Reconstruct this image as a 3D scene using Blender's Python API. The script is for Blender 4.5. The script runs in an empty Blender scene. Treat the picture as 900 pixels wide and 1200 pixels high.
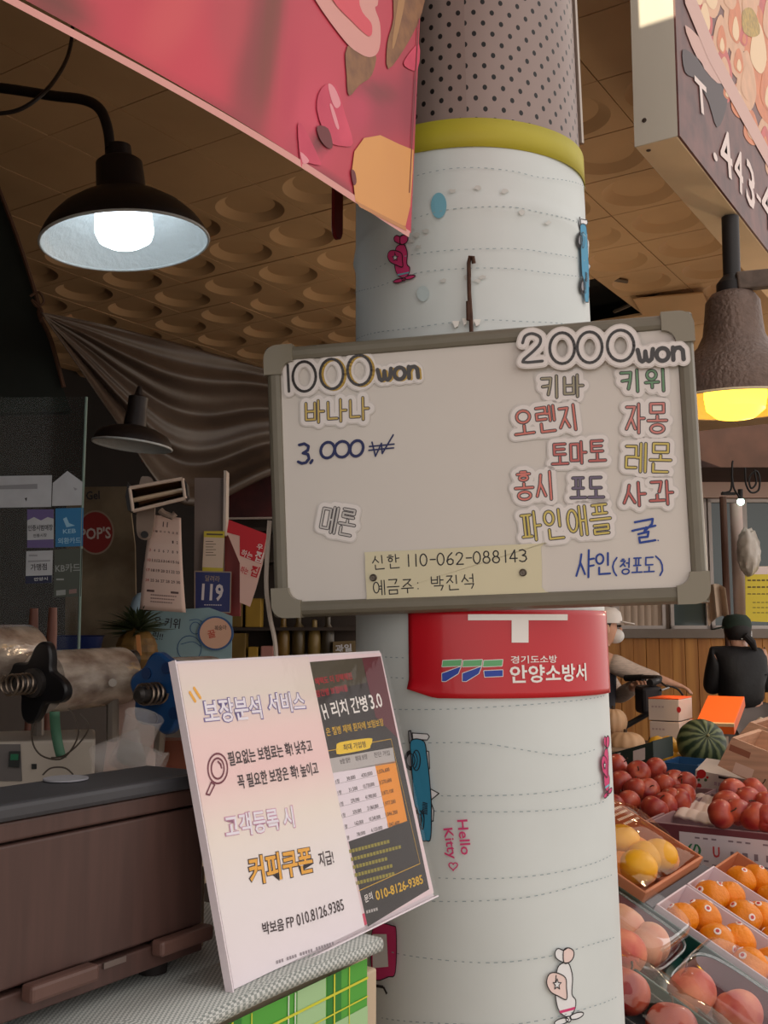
import bpy, math, random
from mathutils import Vector as V, Matrix
random.seed(7)
sc = bpy.context.scene
COL = sc.collection
# ------------------------------------------------------------------ camera, world, sun, exposure
FPX, CXP, CYP = 1216.0, 450.0, 600.0
PITCH = math.atan(140 / FPX)
YAW = math.radians(32.94)                      # stall front runs along +X, stall interior is +Y, street is -Y
FH = V((math.cos(YAW), math.sin(YAW), 0)); RT = V((math.sin(YAW), -math.cos(YAW), 0)); UP0 = V((0, 0, 1))
FWD = FH * math.cos(PITCH) + UP0 * math.sin(PITCH); UPC = UP0 * math.cos(PITCH) - FH * math.sin(PITCH)
EYE = V((0, 0, 1.5))
cd = bpy.data.cameras.new('camera'); cam = bpy.data.objects.new('camera', cd); COL.objects.link(cam)
cd.sensor_fit = 'VERTICAL'; cd.sensor_height = 36.0; cd.sensor_width = 27.0; cd.lens = FPX / 1200 * 36.0
cd.clip_start = 0.02; cd.clip_end = 100
M = Matrix((RT, UPC, -FWD)).transposed().to_4x4(); M.translation = EYE
cam.matrix_world = M
sc.camera = cam
w = bpy.data.worlds.new('sky'); sc.world = w; w.use_nodes = True
bg = w.node_tree.nodes['Background']; bg.inputs[0].default_value = (1.0, 0.93, 0.885, 1); bg.inputs[1].default_value = 1.25
sd = bpy.data.lights.new('sun', 'SUN'); sd.energy = 6.0; sd.color = (1, 0.86, 0.62); sd.angle = 0.01
sun = bpy.data.objects.new('sun', sd); COL.objects.link(sun)
SUN_DIR = V((0.80, -0.01, -0.55)).normalized()
sun.rotation_euler = SUN_DIR.to_track_quat('-Z', 'Y').to_euler(); sun.location = (-4, -3, 6)
sc.view_settings.view_transform = 'Standard'; sc.view_settings.look = 'None'
sc.view_settings.exposure = 0.0; sc.view_settings.gamma = 1.0; sc.view_settings.use_curve_mapping = False

# ------------------------------------------------------------------ helpers
def ray(x, y): return FWD + RT * ((x - CXP) / FPX) - UPC * ((y - CYP) / FPX)
def Wd(x, y, d): return EYE + ray(x, y) * d
def onz(x, y, z): r = ray(x, y); return EYE + r * ((z - EYE.z) / r.z)
def ony(x, y, v): r = ray(x, y); return EYE + r * (v / r.y)
def onx(x, y, v): r = ray(x, y); return EYE + r * (v / r.x)

class Fr:                                       # a flat sheet's own frame: origin, right, up, normal
    def __init__(s, o, u, v, n=None):
        s.o = V(o); s.u = V(u).normalized(); v = V(v); s.v = (v - s.u * v.dot(s.u)).normalized()
        s.n = V(n) if n is not None else s.u.cross(s.v)
    def pt(s, a, b, c=0.0): return s.o + s.u * a + s.v * b + s.n * c
    def px(s, x, y):
        r = ray(x, y); t = (s.o - EYE).dot(s.n) / r.dot(s.n); p = EYE + r * t - s.o
        return (p.dot(s.u), p.dot(s.v))
WORLD = Fr((0, 0, 0), (1, 0, 0), (0, 1, 0))
class Cyl:                                      # a wrapped sheet on a slightly conical, leaning post: a = arc length, b = height
    def __init__(s, cen, rad, th0): s.cen, s.rad, s.th0 = cen, rad, th0
    def pt(s, a, b, c=0.0):
        r = s.rad(b); th = s.th0 + a / 0.195
        x, y = s.cen(b); return V((x + (r + c) * math.cos(th), y + (r + c) * math.sin(th), b))
    def px(s, x, y):
        rr = ray(x, y); t = 1.5
        lo = 1.0; z = EYE.z + rr.z * t
        for _ in range(12):
            cx, cy = s.cen(z); R = s.rad(z)
            A = rr.x ** 2 + rr.y ** 2; B = -2 * (rr.x * cx + rr.y * cy); Cc = cx * cx + cy * cy - R * R
            D = max(B * B - 4 * A * Cc, 0); t = (-B - math.sqrt(D)) / (2 * A); z = EYE.z + rr.z * t
        p = EYE + rr * t; th = math.atan2(p.y - cy, p.x - cx)
        d = th - s.th0
        while d > math.pi: d -= 2 * math.pi
        while d < -math.pi: d += 2 * math.pi
        return (d * 0.195, p.z)

class MB:
    def __init__(s): s.v = []; s.f = []; s.m = []
    def add(s, vs, fs, mat=0):
        b = len(s.v); s.v += [V(p) for p in vs]
        for f in fs: s.f.append(tuple(b + i for i in f)); s.m.append(mat)
        return s
    def box(s, lo, hi, fr=WORLD, mat=0):
        c = [fr.pt(x, y, z) for z in (lo[2], hi[2]) for y in (lo[1], hi[1]) for x in (lo[0], hi[0])]
        return s.add(c, [(0, 2, 3, 1), (4, 5, 7, 6), (0, 1, 5, 4), (2, 6, 7, 3), (0, 4, 6, 2), (1, 3, 7, 5)], mat)
    def prism(s, pts, c0, c1, fr=WORLD, mat=0, side=None):       # 2-D outline extruded along the frame's normal
        n = len(pts); s.add([fr.pt(a, b, c1) for a, b in pts], [tuple(range(n))], mat)
        if c1 != c0:
            vs = [fr.pt(a, b, c0) for a, b in pts] + [fr.pt(a, b, c1) for a, b in pts]
            s.add(vs, [(i, (i + 1) % n, n + (i + 1) % n, n + i) for i in range(n)] + [tuple(reversed(range(n)))], mat if side is None else side)
        return s
    def quadp(s, pts, fr, c=0.0, mat=0, nu=1, nv=1):             # 4 corner (a,b) pts as a subdivided patch
        p = [V((q[0], q[1], 0)) for q in pts]
        def fn(u, v): q = (p[0] * (1 - u) + p[1] * u) * (1 - v) + (p[3] * (1 - u) + p[2] * u) * v; return fr.pt(q.x, q.y, c)
        return s.grid(fn, nu, nv, mat)
    def grid(s, fn, nu, nv, mat=0, wrap=False):
        b = [[fn(i / nu, j / nv) for i in range(nu + (0 if wrap else 1))] for j in range(nv + 1)]
        k = len(b[0]); vs = [p for row in b for p in row]
        fs = [(j * k + i, j * k + (i + 1) % k, (j + 1) * k + (i + 1) % k, (j + 1) * k + i) for j in range(nv) for i in range(nu)]
        return s.add(vs, fs, mat)
    def lathe(s, prof, n=32, fr=WORLD, mat=0):                   # profile (radius, height) about the frame's normal
        vs = []; 
        for r, h in prof:
            for i in range(n): a = 2 * math.pi * i / n; vs.append(fr.pt(r * math.cos(a), r * math.sin(a), h))
        fs = [(j * n + i, j * n + (i + 1) % n, (j + 1) * n + (i + 1) % n, (j + 1) * n + i) for j in range(len(prof) - 1) for i in range(n)]
        if prof[0][0] > 1e-4: fs.append(tuple(reversed(range(n))))
        if prof[-1][0] > 1e-4: fs.append(tuple(range((len(prof) - 1) * n, len(prof) * n)))
        return s.add(vs, fs, mat)
    def shell(s, prof, n=32, fr=WORLD, mat=0):                   # open lathe, no caps
        vs = [fr.pt(r * math.cos(2 * math.pi * i / n), r * math.sin(2 * math.pi * i / n), h) for r, h in prof for i in range(n)]
        return s.add(vs, [(j * n + i, j * n + (i + 1) % n, (j + 1) * n + (i + 1) % n, (j + 1) * n + i) for j in range(len(prof) - 1) for i in range(n)], mat)
    def tube(s, pts, r, n=10, mat=0, flat=1.0):
        pts = [V(p) for p in pts]; rs = r if isinstance(r, (list, tuple)) else [r] * len(pts); vs = []; up = None
        for i, p in enumerate(pts):
            t = (pts[min(i + 1, len(pts) - 1)] - pts[max(i - 1, 0)]).normalized()
            if up is None: up = V((0, 0, 1)) if abs(t.z) < .9 else V((1, 0, 0))
            x = up.cross(t).normalized(); up = t.cross(x).normalized()
            for k in range(n): a = 2 * math.pi * k / n; vs.append(p + x * (math.cos(a) * rs[i]) + up * (math.sin(a) * rs[i] * flat))
        m = len(pts); fs = [(j * n + i, j * n + (i + 1) % n, (j + 1) * n + (i + 1) % n, (j + 1) * n + i) for j in range(m - 1) for i in range(n)]
        return s.add(vs, fs + [tuple(reversed(range(n))), tuple(range((m - 1) * n, m * n))], mat)
    def ball(s, c, r, n=16, m=10, mat=0, fn=None):               # fn(direction) scales the radius; r may be a 3-vector
        r = V((r, r, r)) if not hasattr(r, '__len__') else V(r); c = V(c)
        prof = []
        for j in range(1, m):
            ph = math.pi * j / m
            for i in range(n):
                a = 2 * math.pi * i / n; d = V((math.sin(ph) * math.cos(a), math.sin(ph) * math.sin(a), math.cos(ph)))
                k = fn(d) if fn else 1.0; prof.append(c + V((d.x * r.x, d.y * r.y, d.z * r.z)) * k)
        top, bot = V((0, 0, 1)), V((0, 0, -1))
        vs = prof + [c + V((0, 0, r.z)) * (fn(top) if fn else 1), c - V((0, 0, r.z)) * (fn(bot) if fn else 1)]
        fs = [(j * n + i, (j + 1) * n + i, (j + 1) * n + (i + 1) % n, j * n + (i + 1) % n) for j in range(m - 2) for i in range(n)]
        T, B = len(prof), len(prof) + 1
        fs += [(T, i, (i + 1) % n) for i in range(n)] + [(B, (m - 2) * n + (i + 1) % n, (m - 2) * n + i) for i in range(n)]
        return s.add(vs, fs, mat)
    def strokes(s, lines, wd, fr, c=0.0, mat=0, depth=0.0, capn=8):   # round-ended pen strokes on a sheet
        h = wd / 2; k_ = 0
        for L in lines:
            for i in range(len(L) - 1):
                (x0, y0), (x1, y1) = L[i], L[i + 1]; dx, dy = x1 - x0, y1 - y0; l = math.hypot(dx, dy)
                if l < 1e-7: continue
                ex, ey = -dy / l * h, dx / l * h; k_ = (k_ + 1) % 24; c_ = c + k_ * 5e-6
                s.prism([(x0 - ex, y0 - ey), (x1 - ex, y1 - ey), (x1 + ex, y1 + ey), (x0 + ex, y0 + ey)], c_, c_ + depth, fr, mat)
            ends = L if capn else []
            for (x, y) in ends:
                k_ = (k_ + 1) % 24; c_ = c + k_ * 5e-6
                s.prism([(x + h * math.cos(2 * math.pi * k / capn), y + h * math.sin(2 * math.pi * k / capn)) for k in range(capn)], c_, c_ + depth, fr, mat)
        return s
    def blob(s, lines, rad, fr, c0, c1, mat=0, step=.0018):       # a paper cut-out that follows pen strokes at a distance (marching squares)
        segs = [(L[i], L[i + 1]) for L in lines for i in range(len(L) - 1)]
        xs = [p[0] for L in lines for p in L]; ys = [p[1] for L in lines for p in L]; m_ = rad + step * 2
        X0, Y0 = min(xs) - m_, min(ys) - m_; nx, ny = int((max(xs) + m_ - X0) / step) + 1, int((max(ys) + m_ - Y0) / step) + 1
        def dist(x, y):
            b = 1e9
            for (ax, ay), (bx, by) in segs:
                dx, dy = bx - ax, by - ay; l2 = dx * dx + dy * dy; t = 0 if l2 == 0 else max(0, min(1, ((x - ax) * dx + (y - ay) * dy) / l2)); ex, ey = x - ax - t * dx, y - ay - t * dy; d = ex * ex + ey * ey
                if d < b: b = d
            return rad - math.sqrt(b)
        F = [[dist(X0 + i * step, Y0 + j * step) for i in range(nx + 1)] for j in range(ny + 1)]
        for j in range(ny):
            for i in range(nx):
                cs = [(i, j), (i + 1, j), (i + 1, j + 1), (i, j + 1)]; f = [F[b][a] for a, b in cs]
                if max(f) <= 0: continue
                poly = []; cut = []
                for k in range(4):
                    (a, b), (a2, b2) = cs[k], cs[(k + 1) % 4]; f0, f1 = f[k], f[(k + 1) % 4]
                    if f0 > 0: poly.append((X0 + a * step, Y0 + b * step))
                    if (f0 > 0) != (f1 > 0): t = f0 / (f0 - f1); q = (X0 + (a + (a2 - a) * t) * step, Y0 + (b + (b2 - b) * t) * step); poly.append(q); cut.append((q, f0 > 0))
                if len(poly) > 2: s.add([fr.pt(x, y, c1) for x, y in poly], [tuple(range(len(poly)))], mat)
                if len(cut) == 2:
                    p, q = (cut[0][0], cut[1][0]) if cut[0][1] else (cut[1][0], cut[0][0])
                    s.add([fr.pt(*p, c1), fr.pt(*q, c1), fr.pt(*q, c0), fr.pt(*p, c0)], [(0, 1, 2, 3)], mat)
        return s

ROOT = {}
def tag(o, label=None, cat=None, group=None, kind=None):
    if label: o['label'] = label
    if cat: o['category'] = cat
    if group: o['group'] = group
    if kind: o['kind'] = kind
    return o
def thing(name, label, cat, loc, group=None):
    o = bpy.data.objects.new(name, None); COL.objects.link(o); o.location = loc; o.empty_display_size = .05
    ROOT[o.name] = V(loc); return tag(o, label, cat, group)
def put(name, mb, mats, parent=None, loc=None, smooth=35, bevel=0, label=None, cat=None, group=None, kind=None, solid=0, sub=0):
    if not isinstance(mats, (list, tuple)): mats = [mats]
    if parent is not None: o0 = ROOT[parent.name]
    elif loc is not None: o0 = V(loc)
    else:
        lo = [min(p[i] for p in mb.v) for i in range(3)]; hi = [max(p[i] for p in mb.v) for i in range(3)]
        o0 = V(((lo[0] + hi[0]) / 2, (lo[1] + hi[1]) / 2, lo[2]))
    me = bpy.data.meshes.new(name); me.from_pydata([p - o0 for p in mb.v], [], mb.f)
    for m_ in mats: me.materials.append(m_)
    for p, mi in zip(me.polygons, mb.m): p.material_index = mi
    if smooth:
        for p in me.polygons: p.use_smooth = True
        me.set_sharp_from_angle(angle=math.radians(smooth))
    me.update()
    o = bpy.data.objects.new(name, me); COL.objects.link(o)
    if parent is not None: o.parent = parent
    else: o.location = o0
    ROOT[o.name] = o0
    if solid: m_ = o.modifiers.new('thick', 'SOLIDIFY'); m_.thickness = solid; m_.offset = 0
    if bevel: m_ = o.modifiers.new('bevel', 'BEVEL'); m_.width = bevel; m_.segments = 2; m_.limit_method = 'ANGLE'
    if sub: m_ = o.modifiers.new('sub', 'SUBSURF'); m_.levels = sub; m_.render_levels = sub
    return tag(o, label, cat, group, kind)
def copy_thing(o, loc, rot=None, scale=None, label=None):
    r = o.copy(); COL.objects.link(r); r.location = loc; ROOT[r.name] = V(loc)
    if rot is not None: r.rotation_euler = rot
    if scale is not None: r.scale = (scale,) * 3 if not hasattr(scale, '__len__') else scale
    if label: r['label'] = label
    for ch in list(o.children):
        c = ch.copy(); COL.objects.link(c); c.parent = r
        for g in list(ch.children): d = g.copy(); COL.objects.link(d); d.parent = c
    return r

def lin(c): c /= 255.0; return c / 12.92 if c <= .04045 else ((c + .055) / 1.055) ** 2.4
def rgb(r, g, b): return (lin(r), lin(g), lin(b), 1)
_MC = {}
def mat(name, col, rough=.6, metal=0, noise=0, nscale=20, emit=0, bump=0, bscale=80, trans=0, alpha=1, coat=0, stretch=None, col2=None, ior=1.45, spec=None):
    if name in _MC: return _MC[name]
    m = bpy.data.materials.new(name); m.use_nodes = True; nt = m.node_tree; b = nt.nodes['Principled BSDF']; _MC[name] = m
    c = rgb(*col) if max(col) > 1 or isinstance(col[0], int) else (*col, 1)
    b.inputs['Base Color'].default_value = c; b.inputs['Roughness'].default_value = rough; b.inputs['Metallic'].default_value = metal
    b.inputs['IOR'].default_value = ior
    if spec is not None: b.inputs['Specular IOR Level'].default_value = spec
    if emit: b.inputs['Emission Color'].default_value = c; b.inputs['Emission Strength'].default_value = emit
    if trans: b.inputs['Transmission Weight'].default_value = trans
    if alpha < 1: b.inputs['Alpha'].default_value = alpha
    if coat: b.inputs['Coat Weight'].default_value = coat; b.inputs['Coat Roughness'].default_value = .08
    if noise or bump:
        tc = nt.nodes.new('ShaderNodeTexCoord'); src = tc.outputs['Object']
        if stretch:
            mp = nt.nodes.new('ShaderNodeMapping'); mp.inputs['Scale'].default_value = stretch; nt.links.new(src, mp.inputs['Vector']); src = mp.outputs['Vector']
    if noise:
        n = nt.nodes.new('ShaderNodeTexNoise'); n.inputs['Scale'].default_value = nscale; n.inputs['Detail'].default_value = 5
        nt.links.new(src, n.inputs['Vector'])
        rmp = nt.nodes.new('ShaderNodeValToRGB'); nt.links.new(n.outputs['Fac'], rmp.inputs['Fac'])
        c2 = rgb(*col2) if col2 else tuple(x * (1 - noise) for x in c[:3]) + (1,)
        rmp.color_ramp.elements[0].position = .35; rmp.color_ramp.elements[1].position = .65
        rmp.color_ramp.elements[0].color = c2; rmp.color_ramp.elements[1].color = c
        nt.links.new(rmp.outputs['Color'], b.inputs['Base Color'])
    if bump:
        n2 = nt.nodes.new('ShaderNodeTexNoise'); n2.inputs['Scale'].default_value = bscale; n2.inputs['Detail'].default_value = 4
        nt.links.new(src, n2.inputs['Vector'])
        bp = nt.nodes.new('ShaderNodeBump'); bp.inputs['Strength'].default_value = bump; bp.inputs['Distance'].default_value = .01
        nt.links.new(n2.outputs['Fac'], bp.inputs['Height']); nt.links.new(bp.outputs['Normal'], b.inputs['Normal'])
    return m
def glassy(name, col, alpha, rough=.08, haze=False):   # thin clear sheet: see-through with a glossy skin, optionally a little dusty
    if name in _MC: return _MC[name]
    m = bpy.data.materials.new(name); m.use_nodes = True; nt = m.node_tree; nt.nodes.clear(); _MC[name] = m
    N = nt.nodes.new; out = N('ShaderNodeOutputMaterial'); mix = N('ShaderNodeMixShader'); t = N('ShaderNodeBsdfTransparent')
    if haze: p = N('ShaderNodeBsdfPrincipled'); p.inputs['Base Color'].default_value = rgb(*col); p.inputs['Roughness'].default_value = rough; mix.inputs[0].default_value = alpha
    else:
        p = N('ShaderNodeBsdfGlossy'); p.inputs['Color'].default_value = rgb(*col); p.inputs['Roughness'].default_value = rough
        lw = N('ShaderNodeLayerWeight'); lw.inputs['Blend'].default_value = .25; mu = N('ShaderNodeMath'); mu.operation = 'MULTIPLY_ADD'; nt.links.new(lw.outputs['Fresnel'], mu.inputs[0]); mu.inputs[1].default_value = .30; mu.inputs[2].default_value = alpha * .35; nt.links.new(mu.outputs[0], mix.inputs[0])
    nt.links.new(t.outputs[0], mix.inputs[1]); nt.links.new(p.outputs[0], mix.inputs[2]); nt.links.new(mix.outputs[0], out.inputs[0])
    return m
def crinkle(m, scale, strength, dist=.02):
    nt = m.node_tree; n2 = nt.nodes.new('ShaderNodeTexNoise'); n2.inputs['Scale'].default_value = scale; n2.inputs['Detail'].default_value = 3; bpn = nt.nodes.new('ShaderNodeBump'); bpn.inputs['Strength'].default_value = strength; bpn.inputs['Distance'].default_value = dist
    tcn = nt.nodes.new('ShaderNodeTexCoord'); nt.links.new(tcn.outputs['Object'], n2.inputs['Vector']); nt.links.new(n2.outputs['Fac'], bpn.inputs['Height'])
    for n in list(nt.nodes):
        if n.type in ('BSDF_GLOSSY', 'BSDF_PRINCIPLED', 'LAYER_WEIGHT'): nt.links.new(bpn.outputs[0], n.inputs['Normal'])

# ---- printed lettering (font outlines turned into flat mesh)
_TC = {}
def text2d(body, bold=0.0):
    k = (body, bold)
    if k in _TC: return _TC[k]
    cu = bpy.data.curves.new('t', 'FONT'); cu.body = body; cu.size = 1; cu.resolution_u = 2; cu.fill_mode = 'FRONT'; cu.offset = bold
    ob = bpy.data.objects.new('t', cu); COL.objects.link(ob)
    dg = bpy.context.evaluated_depsgraph_get(); ev = ob.evaluated_get(dg); me = ev.to_mesh()
    vs = [(v.co.x, v.co.y) for v in me.vertices]; fs = [tuple(p.vertices) for p in me.polygons]
    ev.to_mesh_clear(); bpy.data.objects.remove(ob); bpy.data.curves.remove(cu)
    x0 = min(v[0] for v in vs); x1 = max(v[0] for v in vs); y0 = min(v[1] for v in vs); y1 = max(v[1] for v in vs)
    vs = [((v[0] - (x0 + x1) / 2) / max(x1 - x0, 1e-6), (v[1] - (y0 + y1) / 2) / max(y1 - y0, 1e-6)) for v in vs]
    _TC[k] = (vs, fs); return _TC[k]
def T(mb, fr, body, cx, cy, wd, ht, ang=0, c=.0006, mat=0, bold=0.0):
    vs, fs = text2d(body, bold); ca, sa = math.cos(ang), math.sin(ang)
    mb.add([fr.pt(cx + x * wd * ca - y * ht * sa, cy + x * wd * sa + y * ht * ca, c) for x, y in vs], fs, mat)
def TP(mb, fr, body, x0, y0, x1, y1, hpx, c=.0006, mat=0, bold=0.0):   # lettering between two photo points (left middle, right middle), cap height in photo pixels
    a, b = fr.px(x0, y0), fr.px(x1, y1); m_ = fr.px((x0 + x1) / 2, (y0 + y1) / 2 - hpx / 2); m2 = fr.px((x0 + x1) / 2, (y0 + y1) / 2 + hpx / 2)
    T(mb, fr, body, (a[0] + b[0]) / 2, (a[1] + b[1]) / 2, math.hypot(b[0] - a[0], b[1] - a[1]), math.hypot(m_[0] - m2[0], m_[1] - m2[1]), math.atan2(b[1] - a[1], b[0] - a[0]), c, mat, bold)
def PG(fr, pts): return [fr.px(*p) for p in pts]
def ell(cx, cy, rx, ry, n=24, a0=0, a1=2 * math.pi, rot=0):
    o = []
    for k in range(n):
        a = a0 + (a1 - a0) * k / (n if abs(a1 - a0 - 2 * math.pi) < 1e-6 else n - 1); x, y = rx * math.cos(a), ry * math.sin(a)
        o.append((cx + x * math.cos(rot) - y * math.sin(rot), cy + x * math.sin(rot) + y * math.cos(rot)))
    return o
def smooth(pts, n=6, closed=False):              # Catmull-Rom through 2-D or 3-D points
    P = [tuple(p) for p in pts]; o = []; L = len(P); D = len(P[0])
    for i in range(L if closed else L - 1):
        a, b, c, d = [P[(i + k) % L] if closed else P[min(max(i + k, 0), L - 1)] for k in (-1, 0, 1, 2)]
        for j in range(n):
            t = j / n; o.append(tuple(.5 * (2 * b[q] + (c[q] - a[q]) * t + (2 * a[q] - 5 * b[q] + 4 * c[q] - d[q]) * t * t + (3 * b[q] - a[q] - 3 * c[q] + d[q]) * t ** 3) for q in range(D)))
    if not closed: o.append(P[-1])
    return o

# ---- single-line pen lettering: Hangul syllables composed from strokes, digits and a few letters
def circ(cx, cy, rx, ry, n=14, a0=90, a1=450): return [(cx + rx * math.cos(math.radians(a0 + (a1 - a0) * k / n)), cy + ry * math.sin(math.radians(a0 + (a1 - a0) * k / n))) for k in range(n + 1)]
CJ = {'ㄱ': [[(0, 1), (1, 1), (.9, .5), (.75, 0)]], 'ㄴ': [[(0, 1), (0, 0), (1, 0)]], 'ㄷ': [[(1, 1), (0, 1), (0, 0), (1, 0)]],
      'ㄹ': [[(0, 1), (1, 1), (1, .5), (0, .5), (0, 0), (1, 0)]], 'ㅁ': [[(0, 1), (1, 1), (1, 0), (0, 0), (0, 1)]],
      'ㅂ': [[(0, 1), (0, 0), (1, 0), (1, 1)], [(0, .5), (1, .5)]], 'ㅅ': [[(.55, 1), (.4, .55), (0, 0)], [(.45, .6), (1, 0)]], 'ㅇ': [circ(.5, .5, .5, .5)],
      'ㅈ': [[(.05, 1), (.95, 1), (.6, .55), (0, 0)], [(.55, .5), (1, 0)]], 'ㅊ': [[(.35, 1), (.7, 1)], [(.05, .76), (.95, .76), (.6, .4), (0, 0)], [(.55, .38), (1, 0)]],
      'ㅋ': [[(0, 1), (1, 1), (.9, .5), (.7, 0)], [(.1, .5), (.9, .55)]], 'ㅌ': [[(1, 1), (0, 1), (0, 0), (1, 0)], [(0, .5), (.9, .5)]],
      'ㅍ': [[(0, 1), (1, 1)], [(0, 0), (1, 0)], [(.3, 1), (.3, 0)], [(.7, 1), (.7, 0)]], 'ㅎ': [[(.3, 1), (.7, 1)], [(0, .74), (1, .74)], circ(.5, .27, .33, .27)]}
VV = {'ㅏ': [[(.2, 1), (.2, 0)], [(.2, .5), (1, .5)]], 'ㅑ': [[(.2, 1), (.2, 0)], [(.2, .65), (1, .65)], [(.2, .4), (1, .4)]], 'ㅓ': [[(.8, 1), (.8, 0)], [(0, .5), (.8, .5)]],
      'ㅕ': [[(.8, 1), (.8, 0)], [(0, .65), (.8, .65)], [(0, .35), (.8, .35)]], 'ㅣ': [[(.5, 1), (.5, 0)]], 'ㅐ': [[(.1, 1), (.1, 0)], [(.1, .5), (.9, .5)], [(.9, 1), (.9, 0)]],
      'ㅔ': [[(-.25, .5), (.3, .5)], [(.3, 1), (.3, 0)], [(.95, 1), (.95, 0)]], 'ㅖ': [[(-.2, .6), (.3, .6)], [(-.2, .4), (.3, .4)], [(.3, 1), (.3, 0)], [(.95, 1), (.95, 0)]]}
HV = {'ㅗ': [[(0, 0), (1, 0)], [(.5, 1), (.5, 0)]], 'ㅛ': [[(0, 0), (1, 0)], [(.3, 1), (.3, 0)], [(.7, 1), (.7, 0)]], 'ㅜ': [[(0, 1), (1, 1)], [(.5, 1), (.5, 0)]],
      'ㅠ': [[(0, 1), (1, 1)], [(.3, 1), (.25, 0)], [(.7, 1), (.7, 0)]], 'ㅡ': [[(0, .5), (1, .5)]]}
CMP = {'ㅘ': 'ㅗㅏ', 'ㅙ': 'ㅗㅐ', 'ㅚ': 'ㅗㅣ', 'ㅝ': 'ㅜㅓ', 'ㅟ': 'ㅜㅣ', 'ㅢ': 'ㅡㅣ'}
INI = 'ㄱㄲㄴㄷㄸㄹㅁㅂㅃㅅㅆㅇㅈㅉㅊㅋㅌㅍㅎ'; VOW = 'ㅏㅐㅑㅒㅓㅔㅕㅖㅗㅘㅙㅚㅛㅜㅝㅞㅟㅠㅡㅢㅣ'
FIN = ' ㄱㄲㄳㄴㄵㄶㄷㄹㄺㄻㄼㄽㄾㄿㅀㅁㅂㅄㅅㅆㅇㅈㅊㅋㅌㅍㅎ'
DG = {'0': [circ(.35, .5, .33, .5)], '1': [[(.35, 1), (.35, 0)]], '2': [[(.05, .78), (.15, .95), (.35, 1), (.6, .9), (.65, .7), (.5, .45), (.05, 0), (.7, 0)]],
      '3': [[(.05, .95), (.35, 1), (.62, .85), (.58, .65), (.3, .52), (.6, .45), (.68, .22), (.5, .03), (.25, 0), (.02, .1)]], '4': [[(.5, 0), (.5, 1), (.02, .3), (.72, .3)]],
      '6': [[(.55, 1), (.2, .7), (.05, .3), (.15, .05), (.4, 0), (.62, .12), (.65, .35), (.45, .5), (.2, .45), (.08, .28)]], '8': [circ(.35, .76, .24, .24), circ(.35, .26, .32, .27)],
      '-': [[(.1, .5), (.6, .5)]], ':': [[(.2, .65), (.2, .67)], [(.2, .25), (.2, .27)]], '.': [[(.1, .02), (.12, .03)]], '(': [[(.45, 1.1), (.2, .8), (.1, .5), (.2, .15), (.4, -.1)]], ')': [[(.1, 1.1), (.35, .8), (.42, .5), (.35, .15), (.1, -.1)]],
      'w': [[(0, .6), (.12, .1), (.25, 0), (.42, .1), (.45, .5), (.5, .1), (.65, 0), (.82, .12), (.9, .6)]], 'o': [circ(.38, .3, .36, .32)], 'n': [[(.05, .62), (.05, 0)], [(.05, .35), (.2, .58), (.45, .6), (.62, .45), (.65, 0)]],
      '₩': [[(0, .7), (.25, 0), (.45, .6), (.55, .1), (.95, .95)], [(-.1, .5), (1.05, .5)], [(-.1, .32), (1.05, .32)]]}
ADV = {'-': .75, ':': .5, '.': .35, '(': .6, ')': .6, ' ': .55, 'w': 1.08, 'o': .95, 'n': .85, '1': .72, '₩': 1.2}
def place(st, x0, x1, y0, y1): return [[(x0 + (x1 - x0) * a, y0 + (y1 - y0) * b) for a, b in L] for L in st]
def syll(ch):
    k = ord(ch) - 0xAC00; i, v, f = INI[k // 588], VOW[k // 28 % 21], FIN[k % 28]; o = []; fin = f != ' '
    if v in CMP:
        h, r = CMP[v]
        if fin: o += place(CJ[i], .08, .52, .66, 1) + place(HV[h], 0, .62, .42, .58) + place(VV[r], .68, .96, .36, 1) + place(CJ[f], .2, .9, 0, .28)
        else: o += place(CJ[i], .08, .52, .55, .98) + place(HV[h], 0, .62, .18, .42) + place(VV[r], .7, 1, 0, 1)
    elif v in VV:
        if fin: o += place(CJ[i], .02, .5, .5, .97) + place(VV[v], .62, .95, .42, 1) + place(CJ[f], .22, .92, 0, .32)
        else: o += place(CJ[i], .02, .5, .14, .9) + place(VV[v], .62, .98, 0, 1)
    else:
        if fin: o += place(CJ[i], .15, .85, .7, 1) + place(HV[v], 0, 1, .42, .58) + place(CJ[f], .15, .85, 0, .28)
        else: o += place(CJ[i], .15, .85, .52, 1) + place(HV[v], 0, 1, .08, .4)
    return o
def pen(body, slant=0, jit=0):
    o = []; x = 0.0
    for ch in body:
        if 0xAC00 <= ord(ch) <= 0xD7A3: st, adv = syll(ch), 1.2
        else: st, adv = DG.get(ch, []), ADV.get(ch, .9)
        dy = random.uniform(-jit, jit)
        for L in st: o.append([(x + a + slant * b, b + dy) for a, b in L])
        x += adv
    return o
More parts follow.
